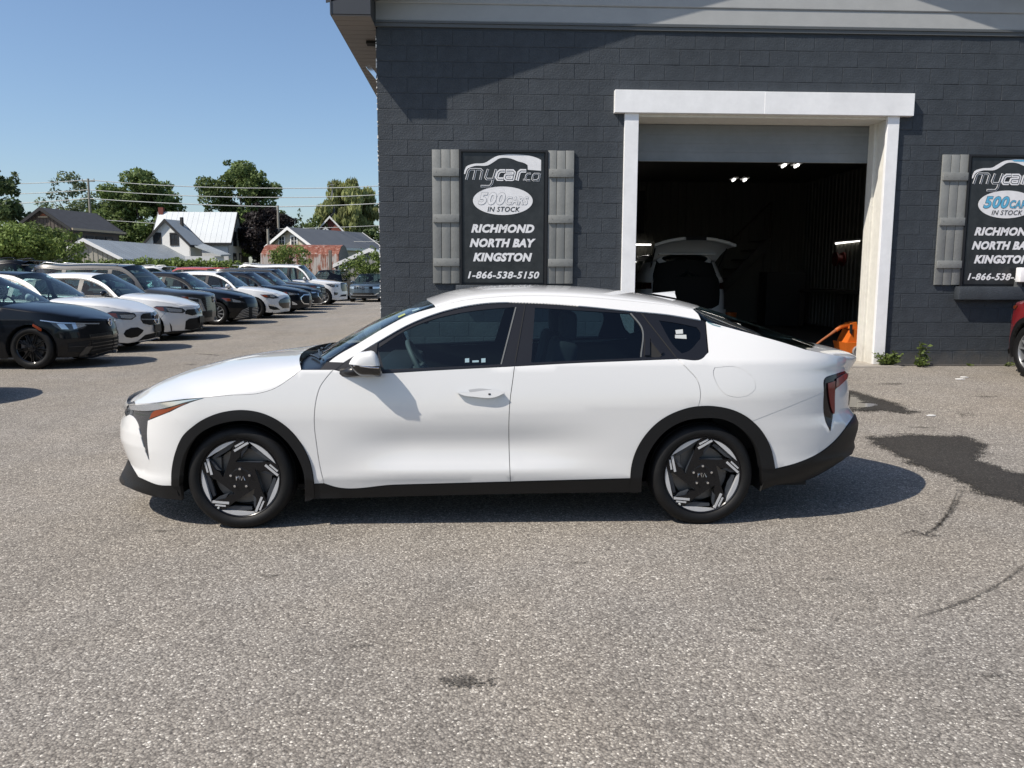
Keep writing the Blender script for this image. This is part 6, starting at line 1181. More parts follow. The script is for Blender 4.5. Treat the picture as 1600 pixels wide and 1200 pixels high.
F_fusion['px'] = [('headlight', [(442.24, 455.83), (466.24, 458.71), (468.83, 460.43), (454.74, 461.73), (446.12, 460.0)], LAMPDK, 0.004), ('amber_marker', [(442.53, 455.98), (448.42, 456.7), (449.28, 459.86), (446.12, 459.57)], AMBER, 0.009), ('lamp_lens', [(450.43, 457.27), (466.24, 459.28), (466.24, 460.43), (451.87, 461.01)], LAMP, 0.009), ('grille', [(469.41, 465.03), (474.58, 460.15), (482.77, 460.43), (482.77, 475.53), (474.87, 475.09), (470.99, 470.78)], CHROME, 0.004), ('grille_mesh', [(470.56, 465.32), (475.16, 461.3), (482.77, 461.3), (482.77, 474.09), (475.44, 473.94), (472.14, 470.49)], DARK, 0.009), ('fog_lamp', [(456.18, 470.49), (464.09, 474.81), (464.09, 476.24), (456.9, 476.24)], LAMP, 0.008)]; F_fusion['front'] = []
F_qx['px'] = [('headlight', [(508.36, 443.62), (517.99, 443.9), (528.91, 446.06), (528.05, 448.5), (517.99, 448.36)], LAMPDK, 0.004), ('lamp_lens', [(516.55, 444.91), (525.9, 446.49), (525.18, 447.78), (517.27, 447.5)], LAMP, 0.009), ('grille', [(532.08, 442.03), (537.4, 441.75), (541.71, 443.18), (541.71, 454.68), (534.52, 455.26), (532.65, 450.37)], GLOSSBLK, 0.005), ('fog_lamp', [(521.58, 456.55), (528.34, 457.27), (526.9, 460.58), (522.3, 461.44)], LAMPDK, 0.006), ('lower_grille', [(530.21, 463.31), (533.8, 460.43), (540.99, 459.71), (540.99, 463.02)], DARK, 0.004)]; F_qx['front'] = []
F_hatchR['pxl'] = [('grille_bar', (143.67, 536.67), (179.0, 531.33), 0.9, GUN, 0.012), ('grille_bar', (143.33, 542.0), (179.0, 536.33), 0.9, GUN, 0.012), ('grille_bar', (143.0, 547.5), (179.0, 540.83), 0.9, GUN, 0.012), ('grille_bar', (108.33, 542.0), (131.67, 540.83), 0.6, GUN, 0.01)]
F_camry['pxl'] = [('grille_bar', (377.7, 485.4), (388.2, 480.9), 0.7, SILVERP, 0.01), ('grille_bar', (375.6, 487.8), (388.2, 483.6), 0.7, SILVERP, 0.01), ('grille_bar', (373.5, 490.2), (388.2, 486.3), 0.7, SILVERP, 0.01), ('grille_bar', (371.4, 492.6), (388.2, 489.0), 0.7, SILVERP, 0.01), ('grille_bar', (369.3, 495.0), (388.2, 491.7), 0.7, SILVERP, 0.01), ('grille_bar', (367.2, 497.4), (388.2, 494.4), 0.7, SILVERP, 0.01), ('grille_bar', (393.75, 481.5), (401.7, 480.6), 0.7, SILVERP, 0.01), ('grille_bar', (393.75, 483.9), (401.7, 483.0), 0.7, SILVERP, 0.01), ('grille_bar', (393.75, 486.3), (401.7, 485.4), 0.7, SILVERP, 0.01), ('grille_bar', (393.75, 488.7), (401.7, 487.8), 0.7, SILVERP, 0.01), ('grille_bar', (393.75, 491.1), (401.7, 490.2), 0.7, SILVERP, 0.01), ('grille_bar', (393.75, 493.5), (401.7, 492.6), 0.7, SILVERP, 0.01)]
F_merc['pxl'] = [('intake_fin', (196.67, 519.17), (218.33, 517.5), 0.5, BLACKPL, 0.009), ('intake_fin', (196.67, 523.33), (215.0, 522.5), 0.5, BLACKPL, 0.009)]
F_rogue['pxl'] = [('grille_bar', (316.8, 469.5), (328.5, 468.6), 0.8, GUN, 0.01), ('grille_bar', (316.8, 472.8), (328.5, 471.9), 0.8, GUN, 0.01), ('grille_bar', (316.8, 476.1), (328.5, 475.2), 0.8, GUN, 0.01), ('grille_bar', (316.8, 479.4), (328.5, 478.5), 0.8, GUN, 0.01)]
F_fusion2 = dict(F_fusion); F_fusion2['px'] = []; F_fusion2['front'] = [p for p in F_fusion_std if p[0] != 'amber_marker']
def at_nose(xn, y, fo): z = float(gz(xn-fo, y)); return (xn-fo, y, z)
BW = ('mesh', (GLOSSBLK, GLOSSBLK)); SV = ('ten', (SILVER, SILVER)); S5 = ('twin', (SILVER, SILVER)); S7 = ('seven', (SILVER, SILVER)); MIX = ('twin', (GLOSSBLK, ALLOYD))
gcar('glossy black hatchback with black wheels at the near end of the parked row', BLKPAINT, at_nose(-6.08, 13.9, .88), F_hatchR, 4.29, 1.80, 1.47, 2.63, .88, .335, BW, 'hatch', .745, .97, cowl=.46, roofcol=BLKPAINT)
gcar('white sedan with dark roof and a round star in its grille, second in the row', WHITE2, at_nose(-6.37, 16.55, .86), F_merc, 4.75, 1.82, 1.53, 2.865, .86, .33, S5, 'sedan', .735, .98, cowl=.80, roofcol=BLKPAINT)
gcar('white sedan with angular dark lower grille between the star grille sedan and the dark suv', WHITE2, at_nose(-6.38, 19.2, .90), F_civic, 4.67, 1.80, 1.50, 2.735, .90, .325, BW, 'sedan', .75, .98, cowl=.58)
gcar('dark grey suv with silver roof rails and amber marker lights in the row', GUN, at_nose(-6.90, 21.85, .92), F_rogue, 4.65, 1.84, 1.70, 2.705, .92, .35, S7, 'suv', .90, 1.06, clad=True, rails=SILVERP)
gcar('black sedan with bright silver spoked wheel and wide slatted lower grille', BLKPAINT, at_nose(-6.50, 24.5, .93), F_camry, 4.88, 1.84, 1.49, 2.825, .93, .335, SV, 'sedan', .74, .97)
gcar('white sedan with a black shield grille between two black sedans', WHITE2, at_nose(-6.16, 27.3, .95), F_malibu, 4.93, 1.85, 1.50, 2.83, .95, .335, BW, 'sedan', .72, .96)
gcar('black sedan with chrome rimmed grille parked beyond the shield grille white sedan', NAVY, at_nose(-6.0, 30.0, .95), F_fusion, 4.87, 1.85, 1.47, 2.85, .95, .335, S5, 'sedan', .73, .94)
gcar('blue black sedan half hidden beside the chrome grille black sedan', NAVY, at_nose(-6.1, 32.6, .95), F_fusion2, 4.87, 1.85, 1.47, 2.85, .95, .335, S5, 'sedan', .73, .94)
gcar('grey suv half hidden just before the big white suv', GUN, at_nose(-6.45, 35.1, .95), F_edge, 4.78, 1.92, 1.60, 2.83, .95, .36, S7, 'suv', .86, 1.02)
gcar('big white suv with black side windows at the far end of the row', WHITE2, at_nose(-5.95, 37.9, .95), F_qx, 5.05, 1.98, 1.79, 2.90, .95, .38, S5, 'suv', .92, 1.10, rails=SILVERP)
gcar('steel blue suv facing the camera next to the garage corner', STEELB, (-6.15, 45.9, float(gz(-6.2, 45))-.02), F_tig, 4.5, 1.84, 1.58, 2.68, .90, .34, S7, 'suv', .88, 1.03, rz=math.pi/2-.10, group=None)
gcar('black suv facing the camera between the big white suv and the steel blue suv', BLKPAINT, (-8.7, 47.5, float(gz(-8.2, 47))), F_plain, 4.7, 1.90, 1.78, 2.75, .95, .36, S7, 'suv', .95, 1.12, rz=math.pi/2-.05, group=None)
for lab, colr, tx, y, H_, rl in (('black suv with roof rack seen behind the front row at the far left', BLKPAINT, -12.0, 23.5, 1.82, BLKPAINT), ('white suv of the second row seen beyond the dark grey suv', WHITE2, -12.0, 33.3, 1.68, SILVERP), ('red suv of the second row showing only its roof', REDBR, -12.0, 41.4, 1.74, None)):
    gcar(lab, colr, (tx-3.75, y, float(gz(tx, y))), F_plain, 4.7, 1.88, H_, 2.72, .95, .35, S7, 'suv', .92, 1.08, rz=0., rails=rl or False, group='suvs parked nose to nose behind the row')
gcar('dark red suv nosed up to the wall at the right edge of the view', REDP, (7.90, 10.1, float(gz(7.5, 10.1))), F_rogue2, 4.6, 1.84, 1.66, 2.68, .92, .35, MIX, 'suv', .90, 1.05, rz=-math.pi/2, clad=True, group=None)
# white suv in the bay, tail towards the door, hatch raised
F_bay = dict(mirror=WHITE2, front=F_plain['front'], rear=[('cargo_opening', [(0, .58), (.50, .58), (.66, .66), (.67, 1.05), (.55, 1.48), (0, 1.56)], DARK, .006), ('rear_pillar', [(.69, 1.11), (.92, 1.12), (.84, 1.50), (.58, 1.52)], WHITE2, .006), ('taillight', [(.70, .98), (.93, .97), (.93, 1.10), (.70, 1.10)], REDDK, .008), ('rear_bumper', [(0, .32), (.86, .34), (.90, .56), (0, .57)], WHITE2, .02), ('rear_skid', [(0, .22), (.80, .22), (.80, .33), (0, .32)], BLACKPL, .015)])
sv, Bs = gcar('white suv parked inside the bay with its tailgate raised', WHITE2, (4.24, 16.5+3.75, ZG+.012), F_bay, 4.7, 1.86, 1.72, 2.75, .95, .36, S7, 'suv', .95, 1.10, rz=-math.pi/2, group=None)
rows = []
for i, f in enumerate(np.linspace(0, 1, 8)):
    a = np.linspace(-1, 1, 13); hw = .64+.16*f; rows.append(np.stack([3.30+.95*f+0*a, a*hw, 1.66+.32*f+.10*math.sin(f*math.pi)-.10*np.abs(a)**3+.02*np.cos(a*3)], -1))
rows2 = [r-np.array([0, 0, .055]) for r in rows]
R_ = np.array(rows+rows2[::-1]+[rows[0]]); tg = cloth('tailgate', R_, WHITE2, sv)
cloth('tailgate_glass', [r*np.array([1, .86, 1])+np.array([0, 0, .012]) for r in rows[1:5]], GLASSP, tg)
q = MB(); q.box((4.27, -.2, 1.93), (4.29, .2, 2.0)); q.build('plate_recess', DARK, tg)
for s in (-1, 1): q = MB(); q.tube([(3.45, s*.70, 1.42), (3.9, s*.72, 1.78)], .014, 6); q.build('gas_strut', DARK, tg)
# car outside the frame whose shadow tip reaches into view
gcar('silver sedan just outside the view whose shadow falls into it', SILVERP, at_nose(-5.88, 9.75, .93), F_malibu2, 4.8, 1.84, 1.45, 2.8, .93, .335, S5, 'sedan', .70, .93)
# ------------------------------------------------------------------ background: hedge, houses, trees, poles
def leafmat(name, c, var=.35):
    m = bpy.data.materials.new(name); m.use_nodes = True; N = m.node_tree.nodes; L = m.node_tree.links; b = N['Principled BSDF']
    tc = N.new('ShaderNodeTexCoord'); no = N.new('ShaderNodeTexNoise'); no.inputs['Scale'].default_value = .9; no.inputs['Detail'].default_value = 5; L.new(tc.outputs['Object'], no.inputs['Vector'])
    at = N.new('ShaderNodeAttribute'); at.attribute_name = 'tone'
    ad = N.new('ShaderNodeMath'); ad.operation = 'ADD'; L.new(no.outputs[0], ad.inputs[0]); L.new(at.outputs['Fac'], ad.inputs[1])
    mr = N.new('ShaderNodeMapRange'); mr.inputs['From Min'].default_value = .5; mr.inputs['From Max'].default_value = 1.5; mr.inputs['To Min'].default_value = 1-var; mr.inputs['To Max'].default_value = 1+var; L.new(ad.outputs[0], mr.inputs['Value'])
    mx = N.new('ShaderNodeMix'); mx.data_type = 'RGBA'; mx.blend_type = 'MULTIPLY'; mx.inputs['Factor'].default_value = 1; mx.inputs['A'].default_value = (*c, 1); L.new(mr.outputs[0], mx.inputs['B'])
    L.new(mx.outputs['Result'], b.inputs['Base Color']); b.inputs['Roughness'].default_value = .6; b.inputs['Specular IOR Level'].default_value = .25
    tl = N.new('ShaderNodeBsdfTranslucent'); L.new(mx.outputs['Result'], tl.inputs['Color']); ms = N.new('ShaderNodeMixShader'); ms.inputs[0].default_value = .28; o = N['Material Output']
    L.new(b.outputs[0], ms.inputs[1]); L.new(tl.outputs[0], ms.inputs[2]); L.new(ms.outputs[0], o.inputs[0]); return m
LG = leafmat('mid_green_leaves', (.115, .16, .052)); LD = leafmat('dark_green_leaves', (.082, .118, .042)); LL = leafmat('bright_green_leaves', (.13, .18, .045)); LW = leafmat('willow_leaves', (.25, .27, .105)); LP = leafmat('purple_leaves', (.026, .020, .020)); LGR = leafmat('grey_green_leaves', (.125, .155, .08))
BARK = mat('tree_bark', (.09, .075, .06), .9, var=(3, .3))
def leaf_mesh(name, blobs, dens, size, m, parent, droop=0., seed=1, elong=1.6, squash=.8):
    """leaf faces scattered through many small clumps; 'tone' varies clump by clump"""
    r = np.random.default_rng(seed); C_, R_, T_ = [], [], []
    for (c, rad) in blobs:
        n = int(dens*rad**2); u = r.normal(size=(n, 3)); u /= np.linalg.norm(u, axis=1, keepdims=True); k = r.uniform(.25, 1., n)**.45
        p = np.asarray(c)+u*k[:, None]*rad*np.array([1, 1, squash]); C_.append(p); R_.append(u); T_.append(np.full(n, r.uniform(0, 1))+r.uniform(-.2, .2, n))
    P = np.vstack(C_); U = np.vstack(R_); T = np.concatenate(T_); n = len(P)
    nn = U*.7+r.normal(size=(n, 3))*.6+np.array([0, 0, .35]); nn /= np.linalg.norm(nn, axis=1, keepdims=True)
    a = np.cross(nn, r.normal(size=(n, 3))); a /= np.linalg.norm(a, axis=1, keepdims=True)
    if droop: a = a*(1-droop)+np.array([0, 0, -1])*droop; a /= np.linalg.norm(a, axis=1, keepdims=True)
    b = np.cross(nn, a); b /= np.maximum(np.linalg.norm(b, axis=1, keepdims=True), 1e-6); s = size*r.uniform(.6, 1.35, n)[:, None]
    V = np.stack([P-a*s*elong*.5, P+b*s*.42-a*s*.1, P+a*s*elong*.5, P-b*s*.42+a*s*.05], 1).reshape(-1, 3); F_ = np.arange(4*n).reshape(-1, 4)
    me = bpy.data.meshes.new(name); me.vertices.add(4*n); me.vertices.foreach_set('co', V.ravel()); me.loops.add(4*n); me.loops.foreach_set('vertex_index', F_.ravel().astype(np.int32)); me.polygons.add(n); me.polygons.foreach_set('loop_start', np.arange(0, 4*n, 4, dtype=np.int32)); me.polygons.foreach_set('loop_total', np.full(n, 4, dtype=np.int32)); me.update(calc_edges=True); me.materials.append(m)
    at = me.attributes.new('tone', 'FLOAT', 'POINT'); at.data.foreach_set('value', np.repeat(T, 4).astype(np.float32)); return obj(name, me, parent)
def crown_blobs(r, cx, cz, rx, rz, n, br, up=.0):
    o = []
    for _ in range(n):
        u = r.normal(size=3); u /= np.linalg.norm(u); k = r.uniform(.35, 1.)**.5*(1-.18*(r.uniform() < .3)); b = br*r.uniform(.6, 1.3)
        o.append((np.array([u[0]*rx*k, u[1]*rx*k, cz+u[2]*rz*k]), b))
    for _ in range(n//3):
        u = r.normal(size=3); u /= np.linalg.norm(u); k = r.uniform(.95, 1.2); o.append((np.array([u[0]*rx*k, u[1]*rx*k, cz+u[2]*rz*k]), br*r.uniform(.28, .5)))
    return o
def tree(px, pyb, pyt, Y, wpx, label, m, kind='tree', cat='tree', group=None, n=60, dens=150, leaf=.22, shape='round', seed=3, trunk=True, base=None, lean=0.):
    """a tree whose crown spans wpx photo pixels and tops out at pyt, standing at distance Y"""
    p = on_y(px, 430, Y); top = on_y(px, pyt, Y)[2]; bot = on_y(px, pyb, Y)[2]; hw = wpx/2*Y/FPX*1.10; r = np.random.default_rng(seed)
    t = thing(kind, label, cat, (p[0], Y, -.03), group=group); Hh = top+.03; cz = (top+bot)/2+.03; rz_ = (top-bot)/2
    br = hw*.26; bl = []
    if shape == 'round': bl = crown_blobs(r, 0, cz, hw-br*.7, rz_-br*.5, n, br)
    elif shape == 'cone':
        for _ in range(n):
            f = r.uniform(0, 1)**.8; a = r.uniform(0, 6.28); k = (1-f)*hw*r.uniform(.5, 1.); bl.append((np.array([k*math.cos(a), k*math.sin(a), bot+.03+f*(top-bot)*.97]), hw*.22*(1.15-f)))
    elif shape == 'willow':
        for _ in range(n):
            u = r.normal(size=3); u /= np.linalg.norm(u); u[2] = abs(u[2]); k = r.uniform(.5, 1)**.5; c = np.array([u[0]*(hw-br*.5)*k, u[1]*(hw-br*.5)*k, cz-rz_*.1+u[2]*(rz_*1.0-br*.4)*k]); bl.append((c, br*.75))
            if r.uniform() < .8:
                for q_ in range(int(r.integers(3, 7))): bl.append((c+np.array([r.normal()*.1*hw, r.normal()*.1*hw, -(q_+1)*br*.75]), br*.42))
    elif shape == 'lobed':
        for (lx, lz, lr) in ((-.45, .55, .42), (.35, .62, .40), (-.1, .78, .36), (.62, .30, .36), (-.68, .22, .34), (0, .35, .5), (.3, .05, .4), (-.35, .0, .4)):
            bl += [(b_[0]+np.array([lx*hw, r.uniform(-.4, .4)*hw, bot+.03+lz*(top-bot)*.86]), b_[1]) for b_ in crown_blobs(r, 0, 0, lr*hw*.9, lr*hw*.8, n//8, br*.75)]
    bb0 = np.array([b_[0]-b_[1]*np.array([.8, .8, .75]) for b_ in bl]).min(0); bb1 = np.array([b_[0]+b_[1]*np.array([.8, .8, .75]) for b_ in bl]).max(0); kx_ = 2*hw/1.10/(bb1[0]-bb0[0]); kz_ = (top-bot)/(bb1[2]-bb0[2])
    bl = [(np.array([(b_[0][0]-(bb0[0]+bb1[0])/2)*kx_, b_[0][1]*kx_, bot+.03+(b_[0][2]-bb0[2])*kz_]), b_[1]) for b_ in bl]
    if trunk:
        q = MB(); tr = max(.12, hw*.075); q.tube([(0, 0, 0), (lean*.3, 0, cz*.35), (lean, 0, cz*.7), (lean, 0, cz+rz_*.15)], [tr*1.3, tr, tr*.75, tr*.25], 8)
        for _ in range(9):
            a = r.uniform(0, 6.28); h0 = cz-rz_*r.uniform(.2, .9); rr_ = r.uniform(.25, .5); e = np.array([math.cos(a)*hw*rr_, math.sin(a)*hw*rr_, min(h0+rz_*r.uniform(.3, .8), cz+rz_*.35)]); q.tube([(0, 0, h0), tuple(e*np.array([.5, .5, 1])-np.array([0, 0, (e[2]-h0)*.4])), tuple(e)], [tr*.5, tr*.3, tr*.08], 5)
        q.build('trunk', BARK, t, True)
    leaf_mesh('crown', bl, dens*1.9, leaf*.72, m, t, droop=.75 if shape == 'willow' else 0., seed=seed, elong=2.6 if shape == 'willow' else 1.6); return t
tree(-20, 425, 236, 62, 132, 'dark leafy tree cut by the left edge of the view', LD, n=90, dens=200, leaf=.26, seed=11, shape='lobed')
tree(118, 405, 268, 84, 92, 'thin grey green tree behind the utility pole', LGR, n=46, dens=75, leaf=.30, seed=12, shape='lobed')
tree(226, 410, 264, 80, 150, 'broad mid green tree between the brown house and the white farmhouse', LG, n=96, dens=150, leaf=.30, seed=13, shape='lobed')
tree(170, 420, 305, 88, 100, 'low green tree behind the brown house roof', LG, n=50, dens=130, leaf=.30, seed=23)
tree(384, 415, 250, 78, 142, 'tall mid green tree behind the white farmhouse', LG, n=100, dens=170, leaf=.28, seed=14, shape='lobed')
tree(418, 425, 318, 74, 92, 'dark purple leaved tree beside the tall green tree', LP, n=64, dens=230, leaf=.26, seed=15)
tree(546, 420, 280, 95, 104, 'pale yellow green weeping willow behind the church roof', LW, n=46, dens=210, leaf=.30, seed=16, shape='willow')
tree(472, 395, 325, 88, 34, 'small dark conifer left of the church roof', LD, n=50, dens=260, leaf=.22, seed=17, shape='cone')
tree(492, 395, 335, 92, 44, 'small round green tree between the conifer and the willow', LG, n=26, dens=170, leaf=.28, seed=18)
tree(585, 400, 352, 86, 40, 'dark green tree under the willow at the garage corner', LD, n=30, dens=190, leaf=.28, seed=19)
tree(30, 425, 345, 33, 165, 'broad bright green bush along the lot at the far left', LL, 'bush', 'bush', n=60, dens=430, leaf=.12, seed=20, trunk=False)
tree(112, 425, 357, 32, 56, 'pointed bright green bush in front of the brown house', LL, 'bush', 'bush', n=34, dens=430, leaf=.12, seed=21, trunk=False)
tree(452, 420, 378, 52, 62, 'leafy sapling in front of the rusty barn', LL, 'sapling', 'tree', n=34, dens=260, leaf=.13, seed=22)
tree(478, 424, 402, 51, 26, 'low green shrub at the foot of the rusty barn', LL, 'shrub', 'bush', n=16, dens=300, leaf=.12, seed=29, trunk=False)
tree(580, 436, 384, 50, 56, 'green bush by the garage corner behind the steel blue suv', LL, 'bush', 'bush', n=40, dens=320, leaf=.13, seed=24, trunk=False)
tree(548, 436, 402, 51, 40, 'small green bush left of the bush at the garage corner', LL, 'bush', 'bush', n=24, dens=320, leaf=.13, seed=25, trunk=False)
hd = thing('hedge', 'long low bright green hedge behind the parked cars', 'hedge', (on_y(245, 430, 46)[0], 46, 0)); bl = []
r_ = np.random.default_rng(5)
for px in np.arange(120, 372, 3.2):
    p = on_y(px, 404+6*((px-240)/120)**2*.6+r_.uniform(-1.5, 4), 46); bl += [(np.array([p[0]-hd.location.x, r_.uniform(-.4, .4), max(.3, p[2]-dz)]), r_.uniform(.28, .48)) for dz in (.28, .75, 1.25)]
leaf_mesh('foliage', bl, 420, .12, LL, hd, seed=6)
MTW = mat('pale_metal_roof', (.52, .55, .56), .45, var=(.7, .06)); MTG = mat('grey_metal_roof', (.27, .30, .32), .45, var=(.8, .12)); MTD = mat('dark_grey_metal_roof', (.11, .115, .12), .5, var=(.8, .1)); SHG = mat('charcoal_shingles', (.045, .048, .055), .9, var=(3, .25))
BRW = mat('brown_board_wall', (.085, .07, .06), .8); WHW = mat('white_house_wall', (.62, .62, .60), .8); BGE = mat('beige_siding', (.46, .41, .33), .8); RBR = mat('red_brick_wall', (.17, .05, .038), .9, var=(5, .2)); GRB = mat('grey_board_wall', (.24, .24, .22), .8); TANB = mat('tan_board_wall', (.30, .285, .24), .8); WTR = mat('white_house_trim', (.68, .68, .67), .6); BKT = mat('black_house_trim', (.012, .012, .012), .6); PANE = mat('dark_window_pane', (.03, .035, .04), .1, spec=.6); TANT = mat('tan_eave_trim', (.35, .29, .2), .7); CEDAR = mat('cedar_gable', (.28, .09, .04), .7)
def rustmat():
    m = bpy.data.materials.new('rusted_tin'); m.use_nodes = True; N = m.node_tree.nodes; L = m.node_tree.links; b = N['Principled BSDF']; tc = N.new('ShaderNodeTexCoord'); mp = N.new('ShaderNodeMapping'); mp.inputs['Scale'].default_value = (2.2, 2.2, .4); L.new(tc.outputs['Object'], mp.inputs[0])
    n1 = N.new('ShaderNodeTexNoise'); n1.inputs['Scale'].default_value = 1.6; n1.inputs['Detail'].default_value = 8; n1.inputs['Roughness'].default_value = .7; L.new(mp.outputs[0], n1.inputs['Vector'])
    sz = N.new('ShaderNodeSeparateXYZ'); L.new(tc.outputs['Object'], sz.inputs[0]); mr = N.new('ShaderNodeMapRange'); mr.inputs['From Min'].default_value = 2.5; mr.inputs['From Max'].default_value = 3.1; mr.inputs['To Min'].default_value = -.03; mr.inputs['To Max'].default_value = .10; L.new(sz.outputs[2], mr.inputs['Value'])
    ad = N.new('ShaderNodeMath'); L.new(n1.outputs[0], ad.inputs[0]); L.new(mr.outputs[0], ad.inputs[1]); rp = N.new('ShaderNodeValToRGB'); e = rp.color_ramp.elements; e[0].position = .44; e[0].color = (.40, .37, .34, 1); e[1].position = .60; e[1].color = (.17, .05, .026, 1); q = e.new(.52); q.color = (.27, .12, .08, 1)
    L.new(ad.outputs[0], rp.inputs[0]); L.new(rp.outputs[0], b.inputs['Base Color']); b.inputs['Roughness'].default_value = .7; return m
RUST = rustmat()
def ray_perp(px, py, P1, u):
    d = ray(px, py); t = ((P1[0]-CAMP[0])*u[0]+(P1[1]-CAMP[1])*u[1])/(d[0]*u[0]+d[1]*u[1]); return CAMP+d*t
class House:
    """gable house from its near apex, ridge end and near eave corner; local frame: a along the ridge, v across (near slope +), z up"""
    def __init__(s, name, label, cat, apex, d1, ridge_end, eave, wallm, roofm, trimm=None, over=.35, group=None):
        s.P1 = on_y(*apex, d1); d = ray(*ridge_end); s.P3 = CAMP+d*((s.P1[2]-CAMH)/d[2]); u = (s.P3-s.P1)[:2]; s.L = np.linalg.norm(u); s.u = u/s.L
        P2 = ray_perp(*eave, s.P1, s.u); v = (P2-s.P1)[:2]; s.hw = np.linalg.norm(v); s.v = v/s.hw; s.ze = P2[2]; s.zr = s.P1[2]
        s.root = thing(name, label, cat, (s.P1[0], s.P1[1], -.03), group=group); s.over = over
        W = s.W; hw = s.hw-over*.7; zw = s.zr-(s.zr-s.ze)*hw/s.hw-.06; z0 = 0.
        g = [(-hw, z0), (hw, z0), (hw, zw), (0, s.zr-.10), (-hw, zw)]
        for a0 in (over, s.L-over-.12):
            q = MB(); q.prism(g, lambda c, z: W(a0, c, z), lambda c, z: W(a0+.12, c, z)); q.build('gable_wall', wallm, s.root)
        for c0 in (-hw, hw-.12): q = MB(); q.add(*s.bx(over, s.L-over, c0, c0+.12, z0, zw)); q.build('side_wall', wallm, s.root)
        for sg in (-1, 1):
            q = MB(); q.prism([(0, s.zr), (sg*s.hw, s.ze), (sg*s.hw, s.ze-.10), (0, s.zr-.10)], lambda c, z: W(0, c, z), lambda c, z: W(s.L, c, z)); q.build('roof_slope', roofm, s.root)
            if trimm:
                for a0 in (-.05, s.L+.01): q = MB(); q.prism([(0, s.zr+.03), (sg*s.hw*1.01, s.ze+.03), (sg*s.hw*1.01, s.ze-.20), (0, s.zr-.22)], lambda c, z: W(a0, c, z), lambda c, z: W(a0+.045, c, z)); q.build('bargeboard', trimm, s.root)
                q = MB(); q.add(*s.bx(.0, s.L, sg*s.hw*1.005-.04*(sg < 0), sg*s.hw*1.005+.04*(sg > 0), s.ze-.22, s.ze-.02)); q.build('eave_board', trimm, s.root)
    def W(s, a, c, z): return (s.u[0]*a+s.v[0]*c, s.u[1]*a+s.v[1]*c, z)
    def bx(s, a0, a1, c0, c1, z0, z1):
        V = [s.W(a, c, z) for z in (z0, z1) for a, c in ((a0, c0), (a1, c0), (a1, c1), (a0, c1))]; return V, [(0, 3, 2, 1), (4, 5, 6, 7), (0, 1, 5, 4), (1, 2, 6, 5), (2, 3, 7, 6), (3, 0, 4, 7)]
    def window(s, face, pos, z0, w_, h_, fm, bars=True):
        """face 'g' near gable (pos across), 'e' far gable, 's' near long side (pos along)"""
        ov = s.over; hw = s.hw-ov*.7
        def bx2(p0, p1, za, zb, o0, o1):
            if face == 'g': return s.bx(ov-o1, ov-o0, p0, p1, za, zb)
            if face == 'e': return s.bx(s.L-ov+o0, s.L-ov+o1, p0, p1, za, zb)
            return s.bx(p0, p1, hw+o0, hw+o1, za, zb)
        q = MB(); t_ = .09
        for a, b_, c, d in ((pos-w_/2-t_, pos+w_/2+t_, z0-t_, z0), (pos-w_/2-t_, pos+w_/2+t_, z0+h_, z0+h_+t_*1.4), (pos-w_/2-t_, pos-w_/2, z0, z0+h_), (pos+w_/2, pos+w_/2+t_, z0, z0+h_)): q.add(*bx2(a, b_, c, d, 0, .06))
        if bars: q.add(*bx2(pos-w_/2, pos+w_/2, z0+h_*.48, z0+h_*.52, 0, .04)); q.add(*bx2(pos-.02, pos+.02, z0, z0+h_, 0, .035))
        f = q.build('window', fm, s.root); q = MB(); q.add(*bx2(pos-w_/2, pos+w_/2, z0, z0+h_, -.0, .02)); q.build('pane', PANE, f)
    def boards(s, face, m, pitch=.3, z0=.0):
        ov = s.over; hw = s.hw-ov*.7; c = -hw+pitch
        while c < hw-.05:
            zt = s.zr-.14-(s.zr-s.ze)*abs(c)/s.hw; q = MB(); q.add(*s.bx(ov-.03, ov, c-.02, c+.02, z0, zt)); q.build('batten', m, s.root); c += pitch
    def pz(s, px, py, face='g'):
        """(across/along, z) of a photo pixel on a face"""
        ov = s.over; hw = s.hw-ov*.7
        if face in 'ge': O = s.P1[:2]+s.u*(ov if face == 'g' else s.L-ov); n = s.u; tdir = s.v
        else: O = s.P1[:2]+s.v*hw; n = s.v; tdir = s.u
        d = ray(px, py); t = ((O-CAMP[:2])@n)/(d[:2]@n); P = CAMP+d*t; return float((P[:2]-(O if face in 'ge' else s.P1[:2]))@tdir), float(P[2]+.03)
    def winpx(s, face, x0, x1, y0, y1, fm, bars=True):
        a, zt = s.pz((x0+x1)/2, y0, face); _, zb = s.pz((x0+x1)/2, y1, face); p0 = s.pz(x0, y0, face)[0]; p1 = s.pz(x1, y0, face)[0]; s.window(face, a, zb, abs(p1-p0), zt-zb, fm, bars)
h = House('brown_house', 'dark brown board house with charcoal shingle roof behind the bushes', 'house', (62, 323), 60, (150, 333), (110.5, 356), BRW, SHG, BKT)
h.boards('g', BRW, .28); h.winpx('g', 84, 104, 366, 376, BKT); h.winpx('g', 52, 66, 366, 376, BKT)
q = MB(); g0 = h.pz(57, 338)[1]; k_ = (h.zr-g0-.3); q.prism([(-k_*1.1, g0), (k_*1.1, g0), (0, h.zr-.4)], lambda c, z: h.W(h.over-.06, c, z), lambda c, z: h.W(h.over-.02, c, z)); q.build('cedar_gable', CEDAR, h.root)
q = MB(); q.add(*h.bx(h.over-.12, h.over, -k_*1.25, k_*1.25, g0-.10, g0)); q.build('gable_ledge', TANT, h.root); q = MB(); q.add(*h.bx(0, h.L, h.hw*1.02, h.hw*1.02+.12, h.ze-.12, h.ze+.03)); q.build('gutter', TANT, h.root)
for a in (h.L*.2, h.L*.38, h.L*.56, h.L*.74): h.window('s', a, h.ze-1.35, .7, .8, BKT, False)
